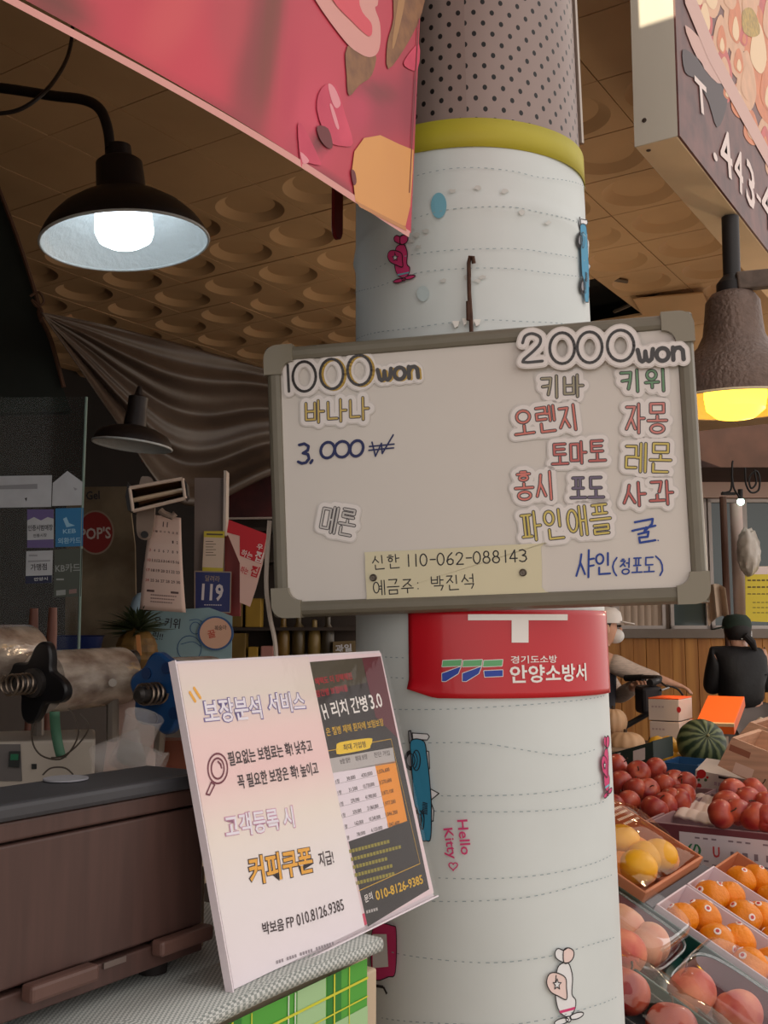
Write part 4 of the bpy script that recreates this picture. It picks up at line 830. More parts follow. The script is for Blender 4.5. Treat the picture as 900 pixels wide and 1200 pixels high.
# dark wooden countertop cabinet with a drop door and two handles
m_cab = mat('cabinet_walnut', (80, 56, 50), .5, noise=.22, nscale=14, stretch=(6, 6, .5)); m_cabt = mat('cabinet_top', (62, 62, 66), .45, noise=.1, nscale=9); m_cabd = mat('cabinet_foot_brown', (26, 18, 17), .7)  # m_cabd: even dark brown for the feet
cb = thing('cabinet', 'low dark walnut cabinet on the counter beside the sign holder', 'cabinet', (.45, .80, CT + .006))
CYF = .700; CZ0 = CT + .018; CZ1 = ony(228, 906, CYF).z; CX0, CX1, CYB = .02, ony(238, 1100, CYF).x, onz(200, 893, CZ1).y
put('body', MB().box((CX0, CYF + .012, CZ0), (CX1, CYB, CZ1 - .012)), m_cab, cb, smooth=0, bevel=.002)
put('top', MB().box((CX0 - .005, CYF - .003, CZ1 - .014), (CX1 + .004, CYB + .004, CZ1)), m_cabt, cb, smooth=0, bevel=.004)
put('front_rail', MB().box((CX0, CYF + .001, CZ1 - .030), (CX1, CYF + .012, CZ1 - .0145)), m_cab, cb, smooth=0, bevel=.002)
dz0 = CZ0 + .026
door = put('drop_door', MB().box((CX0 + .002, CYF, dz0), (CX1 - .002, CYF + .0115, CZ1 - .032)), m_cab, cb, smooth=0, bevel=.002)
drw = put('drawer_front', MB().box((CX0 + .002, CYF - .001, CZ0 + .002), (CX1 - .002, CYF + .0115, dz0 - .004)), m_cab, cb, smooth=0, bevel=.0015)
for xx in (CX1 - .175, CX1 - .036):
    put('handle', MB().box((xx - .034, CYF - .016, dz0 - .012), (xx + .034, CYF - .0015, dz0 + .002)), mat('handle_walnut', (98, 70, 62), .45, noise=.2, nscale=20), drw, smooth=0, bevel=.003)
put('catch_plate', MB().box((CX1 - .125, CYF - .003, dz0 - .009), (CX1 - .10, CYF - .0015, dz0 - .004)), mat('catch_metal', (120, 106, 100), .4, .5), cb, smooth=0)
for xx in (.06, CX1 - .04):
    for yy in (CYF + .025, CYB - .02): put('foot', MB().lathe([(.013, CT + .006), (.014, CZ0)], 16, Fr((xx, yy, 0), (1, 0, 0), (0, 1, 0))), m_cabd, cb)
p = onz(77, 913, CZ1 + .001); f2 = Fr(p, (1, 0, 0), (0, 1, 0))
put('paper_disc', MB().lathe([(.020, -.0002), (.020, .0012), (.008, .0012)], 24, f2), mat('disc_grey', (150, 150, 156), .6), label='small pale paper disc lying on top of the dark cabinet', cat='disc')
put('card_box', MB().box((CX1 + .008, .735, CT + .0075), (CX1 + .04, .80, CT + .085)), mat('box_beige', (150, 128, 108), .7), label='small beige box standing on the mat between cabinet and sign holder', cat='box', smooth=0, bevel=.002)
# ------------------------------------------------------------------ inside the stall, behind the counter
def ff(x, y, d, yaw=0, roll=0):                  # an upright sheet facing the street about at this place
    u = Matrix.Rotation(yaw, 3, 'Z') @ RT; v = UP0
    if roll: R_ = Matrix.Rotation(roll, 3, u.cross(v)); u, v = R_ @ u, R_ @ v
    return Fr(Wd(x, y, d), u, v)
def sheet(fr, pts, th=.0012, c=0): return MB().prism([fr.px(*p) for p in pts][::-1], c - th, c, fr)
def cw(p):                                       # order an outline anticlockwise so that faces look out of the sheet
    a = sum(p[i][0] * p[(i + 1) % len(p)][1] - p[(i + 1) % len(p)][0] * p[i][1] for i in range(len(p))); return p if a > 0 else p[::-1]
def sheet(fr, pts, th=.0012, c=0): return MB().prism(cw([fr.px(*p) for p in pts]), c - th, c, fr)
def flat(mb, fr, pts, mm, c=.0008): mb.prism(cw([fr.px(*p) for p in pts]), c, c, fr, mm)
m_ply = mat('dark_ply', (58, 46, 38), .7, noise=.3, nscale=6); m_dgrn = mat('dark_green_canvas', (26, 32, 26), .8, noise=.4, nscale=7); m_metal = mat('dull_metal', (128, 120, 112), .45, .6)
# dark folded canvas leaning down at the frame's edge
fr = ff(10, 400, 2.75, .25)
mb = sheet(fr, [(-140, 120), (-6, 205), (20, 275), (50, 375), (76, 462), (84, 482), (-160, 486)], .05)
put('folded_canvas', mb, m_dgrn, smooth=0, bevel=.01, label='dark green folded canvas hanging at the side of the stall behind the glass', cat='canvas')
mb = MB().tube([fr.pt(*fr.px(x, y), .012) for x, y in smooth([(-8, 205), (20, 278), (44, 352), (47, 372), (60, 400), (75, 455)], 4)], .006, 6)
mb.tube([fr.pt(*fr.px(x, y), .02) for x, y in smooth([(36, 350), (46, 345), (52, 356), (44, 362), (38, 354), (50, 366), (48, 380)], 5)], .0035, 6)
put('rope', mb, mat('tie_rope', (92, 64, 48), .8), label='brown rope knotted at the edge of the dark green canvas', cat='rope')
# brown tarpaulin drawn up under the ceiling
top_ = smooth([(48, 366), (120, 380), (200, 400), (270, 420), (345, 442)], 8); bot_ = smooth([(52, 372), (92, 430), (150, 515), (196, 580), (240, 592), (310, 560), (350, 548)], 6)
def lerpc(c, t): k = t * (len(c) - 1); i = min(int(k), len(c) - 2); f = k - i; return (c[i][0] * (1 - f) + c[i + 1][0] * f, c[i][1] * (1 - f) + c[i + 1][1] * f)
def tarp(u, v):
    a, b = lerpc(top_, u), lerpc(bot_, u); x, y = a[0] * (1 - v) + b[0] * v, a[1] * (1 - v) + b[1] * v
    k = min(1, u * 2.5); d = 2.62 + .75 * u + .10 * math.sin(v * 3.1) * u + k * (.022 * math.sin(v * 17 + 2 * u) + .012 * math.sin(v * 41 + 5 * u) * (1 - u * .6))
    return Wd(x, y, d)
put('tarpaulin', MB().grid(tarp, 60, 60), mat('tarp_brown', (76, 62, 52), .42, noise=.2, nscale=8, bump=.1, bscale=30), solid=.002, smooth=60, label='brown tarpaulin gathered to a point and drawn up under the tiled ceiling', cat='tarpaulin')
# second lamp, unlit
lc2 = Wd(155, 522, 2.74); ax = (UP0 + RT * .10).normalized(); f2 = Fr(lc2, RT - UP0 * .10, ax.cross(RT - UP0 * .10), ax)
l2 = thing('pendant_lamp', 'dark unlit saucer shaped lamp in the gloom behind the glass panel', 'lamp', lc2)
lampshade(l2, f2, [(.103, 0), (.101, .012), (.09, .03), (.06, .045), (.03, .052), (.026, .10)], [(.101, .001), (.098, .010), (.087, .027), (.04, .04), (.001, .045)], m_lamp, m_ref)
put('socket', MB().lathe([(.024, .098), (.026, .10), (.026, .13), (.012, .136), (.006, .16)], 16, f2), m_lamp, l2)
# glass panel with stickers
gfr = ff(50, 610, 2.45, .12)
gp = thing('glass_panel', 'upright glass panel covered with payment stickers beside the dark interior', 'glass panel', gfr.pt(*gfr.px(40, 765)))
put('pane', sheet(gfr, [(-60, 466), (101, 465), (96, 600), (92, 766), (-60, 766)], .005), glassy('glass_dark', (70, 80, 78), .10, .06, True), gp, smooth=0)
put('edge_strip', MB().tube([gfr.pt(*gfr.px(x, y), -.002) for x, y in ((101, 465), (96, 600), (92, 766))], .0035, 6), mat('glass_edge', (130, 150, 140), .3), gp)
m_stw = mat('sticker_white', (196, 198, 202), .5, noise=.12, nscale=18)
grp = 'stickers on the glass panel'
def sticker(label, pts, m_, prints=(), pm=()):
    t = thing('sticker', label, 'sticker', gfr.pt(*gfr.px(*pts[-1])), grp); put('backing', sheet(gfr, pts, .0008, .0010), m_, t, smooth=0)
    if prints:
        mb = MB()
        for p_ in prints: p_(mb)
        put('printed_pattern', mb, list(pm), t, smooth=0)
pw, pk, pv, pn = mat('print_white', (206, 206, 210), .5), mat('print_ink', (44, 42, 48), .5), mat('print_violet', (104, 88, 140), .5), mat('print_navy', (28, 34, 66), .5)
TT = lambda body, x0, y0, x1, y1, h_, mm, bold=.015, fr=None: (lambda mb: TP(mb, fr or gfr, body, x0, y0, x1, y1, h_, .0016, mm, bold))
FQ = lambda pts, mm, fr=None: (lambda mb: flat(mb, fr or gfr, pts, mm, .0013))
sticker('wide blank whitish strip of paper stuck across the glass panel', [(-60, 559), (61, 557), (60, 594), (-60, 596)], m_stw, [FQ([(-40, 568), (0, 569), (44, 567), (44, 573), (-40, 574)], 0), FQ([(29, 584), (32, 583), (31, 588)], 1)], [mat('print_smudge', (150, 150, 154), .6), pk])
sticker('white house shaped sticker at the top beside the glass edge', [(61, 593), (62, 566), (79, 552), (97, 565), (96, 592)], m_stw, [FQ([(86, 571), (91, 573), (88, 575)], 0)], [mat('print_smudge', (150, 150, 154), .6)])
sticker('white sticker with violet bands under the wide paper strip', [(32, 642), (32, 597), (63, 597), (63, 642)], m_stw, [FQ([(32, 597), (63, 597), (63, 608), (56, 606), (48, 610), (40, 606), (32, 610)], 0), FQ([(32, 633), (63, 632), (63, 642), (32, 642)], 0), TT('인증시범매장', 33, 619, 62, 618, 7, 1), TT('전통시장', 39, 628, 55, 627, 4, 1)], [pv, pk])
sticker('bright blue payment card sticker at the glass edge', [(65, 641), (65, 596), (98, 595), (97, 640)], mat('sticker_blue', (28, 116, 168), .45), [FQ([(74, 608), (78, 606), (81, 613), (88, 616), (78, 618)], 0), TT('KEB', 74, 623, 89, 622, 5, 0), TT('외환카드', 68, 634, 95, 633, 7, 0)], [mat('print_skyblue', (150, 196, 220), .5)])
sticker('pale sticker with a navy bottom strip below the violet banded one', [(30, 684), (31, 646), (62, 645), (61, 683)], m_stw, [FQ([(30, 675), (61, 674), (61, 683), (30, 684)], 0), TT('가맹점', 36, 665, 55, 664, 8, 1), FQ([(34, 650), (44, 650), (44, 652), (34, 652)], 2), FQ([(33, 657), (59, 656), (59, 658), (33, 659)], 2), TT('안양시', 40, 679, 56, 678, 4, 3)], [pn, pk, mat('print_smudge', (150, 150, 154), .6), pw])
sticker('dull olive sticker with pale card lettering and two small card marks', [(63, 700), (64, 644), (97, 643), (95, 699)], mat('sticker_olive', (74, 80, 70), .5), [TT('KB카드', 65, 666, 94, 665, 10, 0), FQ([(66, 692), (77, 691), (77, 697), (66, 698)], 0), FQ([(81, 691), (90, 690), (90, 695), (81, 696)], 1), FQ([(66, 678), (75, 678), (75, 680), (66, 680)], 0)], [mat('print_palegrey', (150, 154, 150), .5), mat('print_cardred', (140, 110, 104), .5)])
# pale board with a round red emblem behind the glass
pfm = ff(130, 650, 3.0)
t = thing('sign_board', 'beige board with a round dark red emblem in the gloom behind the glass', 'sign', pfm.pt(*pfm.px(125, 765)))
put('panel', sheet(pfm, [(78, 571), (150, 570), (158, 640), (160, 765), (76, 765)], .012), mat('board_beige', (150, 132, 106), .6, noise=.45, nscale=5, col2=(96, 78, 56)), t, smooth=0)
mb = MB(); flat(mb, pfm, ell(112, 624, 22, 26, 32), 0, .001); flat(mb, pfm, ell(112, 624, 20, 24, 32), 1, .0015); TP(mb, pfm, "POP'S", 94, 626, 130, 624, 14, .002, 2, .02); TP(mb, pfm, 'Gel', 101, 581, 117, 580, 10, .002, 3, .02)
put('printed_pattern', mb, [mat('emblem_rim', (150, 130, 110), .5), mat('emblem_red', (138, 36, 32), .5), mat('emblem_white', (200, 186, 176), .5), pk], t, smooth=0)
# brown posts, blue bowl
for (x, y0, y1, lab) in ((40, 713, 775, 'brown wooden post behind the glass panel, nearer the picture edge'), (62, 712, 780, 'brown wooden post behind the glass panel, beside the blue bowl')):
    a = Wd(x, y0, 2.2); b = V((a.x, a.y, 0))
    put('wooden_post', MB().tube([b, b + (a - b) * .97, a], [.0105, .0105, .0085], 12), mat('post_brown', (120, 76, 62), .55, noise=.15, nscale=20, stretch=(1, 1, .1)), label=lab, cat='post', group='brown posts behind the glass')
c = Wd(84, 752, 2.75); f2 = Fr(c, RT, FH)
put('bowl', MB().shell([(.035, -.06), (.06, -.05), (.075, -.02), (.082, .015), (.086, .017), (.080, .012), (.072, -.018), (.056, -.044), (.0, -.05)], 32, f2), mat('bowl_blue', (34, 50, 108), .4), label='dark blue plastic bowl behind the glass panel', cat='bowl')
# stainless back shelf that carries the things behind the counter
shelf_z = Wd(160, 778, 2.55).z - .004
put('back_shelf', MB().box((1.15, 1.95, shelf_z - .03), (2.35, 2.55, shelf_z)).box((1.15, 1.97, 0), (2.35, 2.0, shelf_z - .03)), m_ply, smooth=0, label='dark shelf behind the counter carrying the pineapple and the leaning signs', cat='shelf')
# pineapple
pc = Wd(160, 764, 2.62); pine = thing('pineapple', 'ripe pineapple with a dark leafy crown standing behind the blue roll', 'pineapple', pc)
f2 = Fr(pc, RT, FH)
put('fruit', MB().ball(pc + V((0, 0, -.0)), (.052, .052, .062), 28, 22, fn=lambda d: 1 + .05 * math.cos(9 * math.atan2(d.y, d.x) + 12 * d.z) * math.cos(9 * math.atan2(d.y, d.x) - 12 * d.z) * (1 - abs(d.z))), mat('pineapple_skin', (126, 92, 42), .6, noise=.5, nscale=40), pine, smooth=20)
mb = MB(); rr = random.Random(5)
for k in range(110):
    a = rr.random() * 6.28; L = .04 + .035 * rr.random(); e = .1 + 1.15 * (k / 70); b0 = pc + V((0, 0, .055)); o = V((math.cos(a), math.sin(a), 0)); pts = []; wd = []
    for j in range(6): s_ = j / 5; pts.append(b0 + o * (L * s_ * math.sin(e) * (1 + .5 * s_)) + V((0, 0, L * s_ * math.cos(e) * (1.25 - .35 * s_)))); wd.append(.0075 * (1 - s_) ** .7 + .0006)
    mb.tube(pts, wd, 5, flat=.35)
put('crown', mb, mat('pineapple_leaf', (64, 74, 44), .5, noise=.3, nscale=20), pine)
fr = ff(162, 752, 2.50); put('price_tag', sheet(fr, [(159, 744), (164, 744), (166, 768), (161, 769)], .002), mat('tag_orange', (196, 128, 70), .6), label='narrow orange tag stuck in front of the pineapple', cat='tag', smooth=0)
# pale cone
c = Wd(158, 722, 2.75); put('paper_cone', MB().lathe([(.026, -.10), (.021, -.02), (.018, .05), (.010, .062), (0, .065)], 20, Fr(c, RT, FH, (UP0 + RT * .25).normalized())), mat('cone_blue', (140, 162, 176), .6), label='pale blue rounded tube standing behind the pineapple', cat='tube')
# kiwi sign with peach medallion
kf = ff(215, 742, 2.715, 0)
t = thing('fruit_sign', 'pale blue handwritten kiwi sign with a round peach badge', 'sign', kf.pt(*kf.px(215, 772)))
put('panel', sheet(kf, [(160, 717), (245, 712), (272, 722), (271, 790), (150, 790)], .004), mat('sign_skyblue', (142, 170, 176), .6, noise=.08, nscale=8), t, smooth=0)
mb = MB()
TP(mb, kf, '은 키위', 180, 728, 211, 731, 12, .001, 0, .01); TP(mb, kf, '린!!', 179, 744, 191, 746, 9, .001, 0, .01)
for cx_, cy_, rx_, ry_ in ((229, 736, 6, 7), (222, 760, 14, 15)): q = [kf.px(*p) for p in ell(cx_, cy_, rx_, ry_, 20)]; mb.strokes([q + [q[0]]], .0022, kf, .001, 1)
mb.strokes([[kf.px(x, y) for x, y in smooth([(222, 727), (232, 726), (240, 731)], 4)], [kf.px(x, y) for x, y in smooth([(212, 755), (226, 752), (236, 758)], 4)]], .002, kf, .001, 1)
put('printed_pattern', mb, [pk, mat('crayon_blue', (70, 104, 140), .6)], t, smooth=0)
bd = sheet(kf, ell(253, 742, 21, 20, 36), .004, .006); put('round_badge', bd, mat('badge_rim', (58, 92, 140), .5), t, smooth=0)
mb = MB(); flat(mb, kf, ell(253, 742, 18.5, 18, 36), 0, .0066); TP(mb, kf, '꿀', 244, 744, 253, 742, 9, .0074, 1, .02); TP(mb, kf, '복숭아', 252, 736, 266, 735, 6, .0074, 2, .01)
put('badge_face', mb, [mat('badge_peach', (226, 178, 150), .5), mat('badge_red', (206, 90, 70), .5), mat('badge_ink', (120, 90, 80), .5)], t, smooth=0)
# calendar
cf = ff(190, 660, 2.62)
t = thing('calendar', 'curling November wall calendar hanging under the heater', 'calendar', cf.pt(*cf.px(190, 720)))
def cal(u, v):
    p = [V((*cf.px(*q), 0)) for q in ((177, 603), (212, 607), (218, 718), (164, 714))]; q = (p[0] * (1 - u) + p[1] * u) * (1 - v) + (p[3] * (1 - u) + p[2] * u) * v
    return (q.x, q.y, .012 * math.sin(v * 3) + .006 * math.sin(u * 3.1) * v)
put('page', MB().grid(lambda u, v: cf.pt(*cal(u, v)), 10, 20), mat('calendar_paper', (222, 192, 178), .6), t, solid=.001)
mb = MB()
def cT(body, u, v, wu, hv, mm):
    vs, fs = text2d(body, .015); mb.add([cf.pt(*(lambda a: (a[0], a[1], a[2] + .0012))(cal(u + x * wu, v - y * hv))) for x, y in vs], fs, mm)
cT('11', .5, .09, .16, .055, 0)
wk = [['', '', '', '', '', '1', '2'], [str(k) for k in range(3, 10)], [str(k) for k in range(10, 17)], [str(k) for k in range(17, 24)], [str(k) for k in range(24, 31)]]
for r, row in enumerate(wk):
    for k, n_ in enumerate(row):
        if n_: cT(n_, .12 + k * .126, .27 + r * .105, .045 * len(n_), .03, 2 if k == 0 else 0)
for k in range(7): cT('일월화수목금토'[k], .12 + k * .126, .17, .07, .022, 2 if k == 0 else 0)
for r in range(3):
    for k in range(12 - r): cT('-', .25 + k * .05, .84 + r * .035, .04, .012, 1)
for u0 in (.22, .78): mb.add([cf.pt(*(lambda a: (a[0], a[1], a[2] + .0012))(cal(u0 + a_ * .09, .80 + b_ * .011))) for a_, b_ in ((-1, -1), (1, -1), (1, 1), (-1, 1))], [(0, 3, 2, 1)], 0)
put('printed_pattern', mb, [mat('calendar_ink', (96, 72, 70), .6), mat('calendar_grey', (150, 120, 116), .6), mat('calendar_red', (180, 80, 76), .6)], t, smooth=0)
# little quartz heater on a bracket
hf = ff(185, 580, 2.55, .1, .14)
t = thing('heater', 'small quartz heater with a white rimmed reflector above the calendar', 'heater', hf.pt(*hf.px(185, 600)))
a0 = [hf.px(*p) for p in ((152, 572), (214, 561), (217, 584), (156, 599))]
def refl(u, v):
    x = (a0[0][0] * (1 - u) + a0[1][0] * u) * (1 - v) + (a0[3][0] * (1 - u) + a0[2][0] * u) * v; y = (a0[0][1] * (1 - u) + a0[1][1] * u) * (1 - v) + (a0[3][1] * (1 - u) + a0[2][1] * u) * v
    return hf.pt(x, y, -.045 * math.sin(math.pi * v))
put('reflector', MB().grid(refl, 12, 12), mat('heater_reflector', (120, 96, 76), .22, .9), t, solid=.002)
rim = MB(); q = a0 + [a0[0]]
for p_, q_ in zip(q, q[1:]): rim.tube([hf.pt(*p_, .002), hf.pt(*q_, .002)], .0045, 8)
put('rim', rim, mat('heater_rim', (214, 190, 172), .5), t)
put('tube_element', MB().tube([hf.pt((a0[0][0] + a0[3][0]) / 2, (a0[0][1] + a0[3][1]) / 2, -.018), hf.pt((a0[1][0] + a0[2][0]) / 2, (a0[1][1] + a0[2][1]) / 2, -.018)], .006, 10), mat('heater_tube', (206, 180, 150), .2), t)
e = [hf.px(*p) for p in ((150, 565), (153, 572), (157, 600), (150, 598), (147, 582))]; put('end_cap', MB().prism(cw(e), -.06, .004, hf), mat('heater_black', (30, 26, 26), .5), t, smooth=0)
e = [hf.px(*p) for p in ((214, 560), (219, 566), (220, 580), (217, 585))]; put('end_cap', MB().prism(cw(e), -.06, .004, hf), mat('heater_black', (30, 26, 26), .5), t, smooth=0)
put('bracket', MB().prism(cw([hf.px(*p) for p in smooth([(160, 560), (166, 554), (176, 560), (178, 596), (174, 624), (166, 630), (157, 624), (156, 600)], 4, True)]), -.075, -.06, hf), mat('heater_bracket', (150, 130, 116), .55), t, smooth=30, bevel=.003)
put('knob', MB().tube([hf.pt(*hf.px(166, 624), -.062), hf.pt(*hf.px(166, 624), -.052)], .009, 12), mat('heater_black', (30, 26, 26), .5), t)
put('hanger', MB().tube([hf.pt(*hf.px(x, y), -.03) for x, y in ((186, 596), (190, 600), (200, 604), (204, 600))], .008, 8), mat('heater_bracket', (150, 130, 116), .55), t)
# grey post with the notes on it
pf2 = ff(245, 640, 2.78)
put('post', sheet(pf2, [(228, 560), (263, 560), (262, 775), (227, 775)], .08), mat('post_grey', (128, 112, 104), .6, noise=.15, nscale=6), smooth=0, label='grey upright post behind the yellow note and the blue number sign', cat='post')
put('post_trim', sheet(pf2, [(263, 552), (266, 552), (265, 628), (262, 628)], .05, .01), mat('post_trim_white', (190, 176, 166), .6), smooth=0, label='thin pale strip on the edge of the grey post', cat='trim strip')
t = thing('notice', 'small yellow bordered paper notice pinned above the blue number sign', 'notice', pf2.pt(*pf2.px(251, 671), .012))
put('sheet', sheet(pf2, [(240, 623), (264, 623), (262, 671), (238, 670)], .0015, .012), mat('notice_yellow', (204, 184, 60), .6), t, smooth=0)
mb = MB(); flat(mb, pf2, [(240, 630), (264, 631), (262, 666), (238, 665)], 0, .0128)
for k in range(6): mb.strokes([[pf2.px(242, 635 + k * 3.2), pf2.px(242 + (12 if k % 2 else 9), 635 + k * 3.2)]], .0016, pf2, .0134, 1, capn=0)
mb.strokes([[pf2.px(243, 626.5), pf2.px(262, 627)]], .004, pf2, .0134, 1, capn=0)
put('printed_pattern', mb, [mat('notice_cream', (214, 190, 168), .6), mat('notice_ink', (90, 76, 60), .6)], t, smooth=0)
t = thing('number_sign', 'square navy sign reading 119 on the grey post', 'sign', pf2.pt(*pf2.px(251, 717), .02))
put('panel', sheet(pf2, [(230, 670), (272, 671), (271, 718), (230, 717)], .006, .02), mat('sign_navy', (40, 48, 104), .45), t, smooth=0)
mb = MB(); q = [pf2.px(*p) for p in ((230, 670), (272, 671), (271, 718), (230, 717))]; mb.strokes([q + [q[0]]], .003, pf2, .0206, 0)
TP(mb, pf2, '119', 238, 694, 263, 695, 20, .0206, 1, .03); TP(mb, pf2, '달려라', 242, 678, 259, 679, 7, .0206, 0, .01)
for k in range(8): mb.strokes([[pf2.px(241 + k * 2.6, 709 + k * .05), pf2.px(242.8 + k * 2.6, 709 + k * .05)]], .0022, pf2, .0206, 1, capn=0)
put('printed_pattern', mb, [mat('sign_tan', (160, 140, 124), .5), mat('sign_offwhite', (216, 206, 206), .5)], t, smooth=0)
rf2 = ff(276, 670, 2.785)
put('red_board', sheet(rf2, [(262, 627), (281, 628), (281, 722), (262, 722)], .02), mat('board_red', (124, 40, 36), .5), smooth=0, label='narrow dark red board beside the blue number sign', cat='board')
ff2 = ff(290, 660, 2.765, 0, 0)
t = thing('poster', 'tilted red and white leaflet with white lettering beside the red board', 'poster', ff2.pt(*ff2.px(290, 710), .0))
put('sheet', sheet(ff2, [(268, 609), (313, 626), (308, 660), (300, 690), (293, 711), (281, 706), (281, 660), (266, 624)], .001, .0), mat('leaflet_pink', (232, 190, 176), .5), t, smooth=0)
mb = MB(); flat(mb, ff2, [(268, 609), (313, 626), (306, 661), (281, 651), (281, 628), (266, 624)], 0, .0008)
TP(mb, ff2, '집', 299, 651, 308, 654, 13, .0014, 1, .02); TP(mb, ff2, '하는', 283, 647, 296, 652, 8, .0014, 1, .015); TP(mb, ff2, '집', 294, 668, 303, 671, 13, .0014, 0, .02); TP(mb, ff2, '하는', 282, 667, 291, 670, 8, .0014, 0, .015); TP(mb, ff2, '우', 301, 640, 308, 642, 7, .0014, 1, .02)
put('printed_pattern', mb, [mat('leaflet_red', (206, 30, 44), .5), mat('leaflet_white', (240, 220, 214), .5)], t, smooth=0)
# dark red framed poster high beside the tarpaulin
kf2 = ff(292, 582, 3.50)
t = thing('framed_poster', 'dark maroon poster in a thin pale frame just under the tarpaulin', 'poster', kf2.pt(*kf2.px(292, 612)))
put('sheet', sheet(kf2, [(266, 540), (330, 540), (330, 606), (266, 606)], .006), mat('poster_maroon', (84, 30, 30), .6, noise=.5, nscale=9, col2=(48, 18, 20)), t, smooth=0)
put('frame', MB().tube([kf2.pt(*kf2.px(264, 608), .004), kf2.pt(*kf2.px(330, 607), .004)], .004, 6).tube([kf2.pt(*kf2.px(266, 540), .004), kf2.pt(*kf2.px(264, 608), .004)], .004, 6), mat('frame_pale', (196, 180, 170), .5), t)
# shelf unit with yellow boxes
sfr = ff(310, 700, 3.40)
t = thing('shelf_unit', 'dark shelf unit holding yellow boxes behind the leaflet', 'shelf', sfr.pt(*sfr.px(310, 790)))
put('back_panel', sheet(sfr, [(262, 530), (420, 530), (420, 790), (262, 790)], .01, -.125), m_ply, t, smooth=0)
for y in (618, 655, 697, 735, 772): put('shelf_board', sheet(sfr, [(266, y), (420, y), (420, y + 4), (266, y + 4)], .12, .0), m_ply, t, smooth=0)
m_yb = mat('carton_yellow', (170, 134, 48), .6, noise=.15, nscale=12); m_yb2 = mat('carton_mustard', (120, 94, 40), .6, noise=.2, nscale=12); m_pb = mat('carton_pink', (176, 120, 110), .6)
for k, (x0, x1, y0, y1, mm, lab) in enumerate(((287, 306, 700, 735, m_yb, 'yellow box on the shelf below the leaflet'), (268, 284, 704, 735, m_yb2, 'mustard box on the shelf beside the red board'), (270, 288, 742, 772, m_yb2, 'mustard box on the lower shelf beside the peach badge'), (305, 320, 757, 772, m_pb, 'pink box low on the shelf beside the hanging cord'), (290, 302, 758, 772, m_yb, 'small yellow box low on the shelf between mustard and pink boxes'), (290, 312, 640, 655, m_pb, 'pale box on the shelf behind the leaflet'))):
    put('carton', MB().box((*sfr.px(x0, y1), -.075), (*sfr.px(x1, y0), -.005), sfr), mm, smooth=0, bevel=.003, label=lab, cat='box', group='cartons on the dark shelf unit')
for k, (x, mm, h_) in enumerate(((330, (120, 92, 44), 48), (348, (86, 70, 40), 52), (367, (134, 110, 60), 46), (383, (70, 60, 44), 50))):
    b = sfr.px(x, 772); f2 = Fr(sfr.pt(b[0], b[1], -.05), RT, FH); s_ = h_ / 1216 * 3.40
    put('bottle', MB().lathe([(.020, 0), (.022, .004), (.022, s_ * .6), (.018, s_ * .7), (.009, s_ * .8), (.009, s_ * .97), (.0, s_)], 18, f2), mat('bottle_%d' % k, mm, .3), label=('amber', 'dark olive', 'pale gold', 'dark brown')[k] + ' bottle on the shelf under the whiteboard corner', cat='bottle', group='bottles on the dark shelf unit')
wf = Fr(sfr.pt(0, 0, .0), sfr.u, sfr.v); t = thing('carton', 'box with white lettering just above the black flyer', 'box', wf.pt(*wf.px(404, 772)))
put('body', sheet(wf, [(390, 752), (416, 751), (416, 771.5), (390, 771.5)], .04, -.004), mat('carton_olive', (110, 92, 60), .6), t, smooth=0)
mb = MB(); TP(mb, wf, '과일', 393, 760, 412, 759, 9, -.003, 0, .03); put('lettering', mb, [pw], t, smooth=0)
put('cord', MB().tube([Wd(x, y, 1.525) for x, y in smooth([(316, 610), (312, 680), (316, 720), (322, 750), (324, 775), (326, 800)], 6)], .0035, 6), mat('cord_pale', (190, 176, 164), .5), label='pale cord hanging down beside the edge of the whiteboard', cat='cord')

# cup sealing machine with two rolls of printed film
MD = 1.42
def rollaxis(x, y, d, tilt=0.0): ax = (RT * .45 + FH * .89 + UP0 * tilt).normalized(); c = Wd(x, y, d); u_ = UP0.cross(ax).normalized(); return Fr(c, -u_, ax.cross(-u_), ax)
m_film_ = mat('roll_film', (206, 192, 176), .16, .3, noise=1, nscale=16, col2=(124, 104, 92), stretch=(1, 1, 2.2), bump=.25, bscale=30); m_blk = mat('flange_black', (20, 19, 21), .35); m_flb = mat('flange_blue', (20, 62, 108), .4)
def lobed(fr, r, n, amp, c0, c1, rot=0, k=72):
    return MB().prism([((r + amp * math.cos(n * a)) * math.cos(a + rot), (r + amp * math.cos(n * a)) * math.sin(a + rot)) for a in [2 * math.pi * q / k for q in range(k)]], c0, c1, fr)
f2 = rollaxis(44, 800, MD, .02)
t = thing('film_roll', 'roll of printed sealing film held between black star flanges', 'film roll', f2.pt(0, -.06, .05))
put('film', MB().lathe([(.02, .008), (.043, .008), (.043, .165), (.02, .165)], 40, f2), m_film_, t)
put('flange', lobed(f2, .045, 4, .0125, -.004, .008, .25), m_blk, t, smooth=30, bevel=.003)
put('flange', lobed(f2, .036, 4, .008, .165, .177, .6), m_blk, t, smooth=30, bevel=.003)
put('hub', MB().lathe([(.02, -.004), (.02, -.012), (.012, -.014), (.012, -.03), (.008, -.036), (0, -.036)], 24, f2), mat('hub_grey', (60, 56, 54), .4, .5), t)
sp = [f2.pt(.0135 * math.cos(k * .5), .0135 * math.sin(k * .5), -.012 - .0007 * k) for k in range(60)]; put('spring', MB().tube(sp, .0016, 6), mat('spring_steel', (140, 124, 110), .3, .9), t)
f2 = rollaxis(-52, 768, MD - .02, .0)
t = thing('film_roll', 'roll of shiny printed film at the frame edge beside the black star flange', 'film roll', f2.pt(0, -.06, .05))
put('film', MB().lathe([(.02, .0), (.042, .0), (.042, .125), (.036, .135), (.02, .135)], 40, f2), m_film_, t)
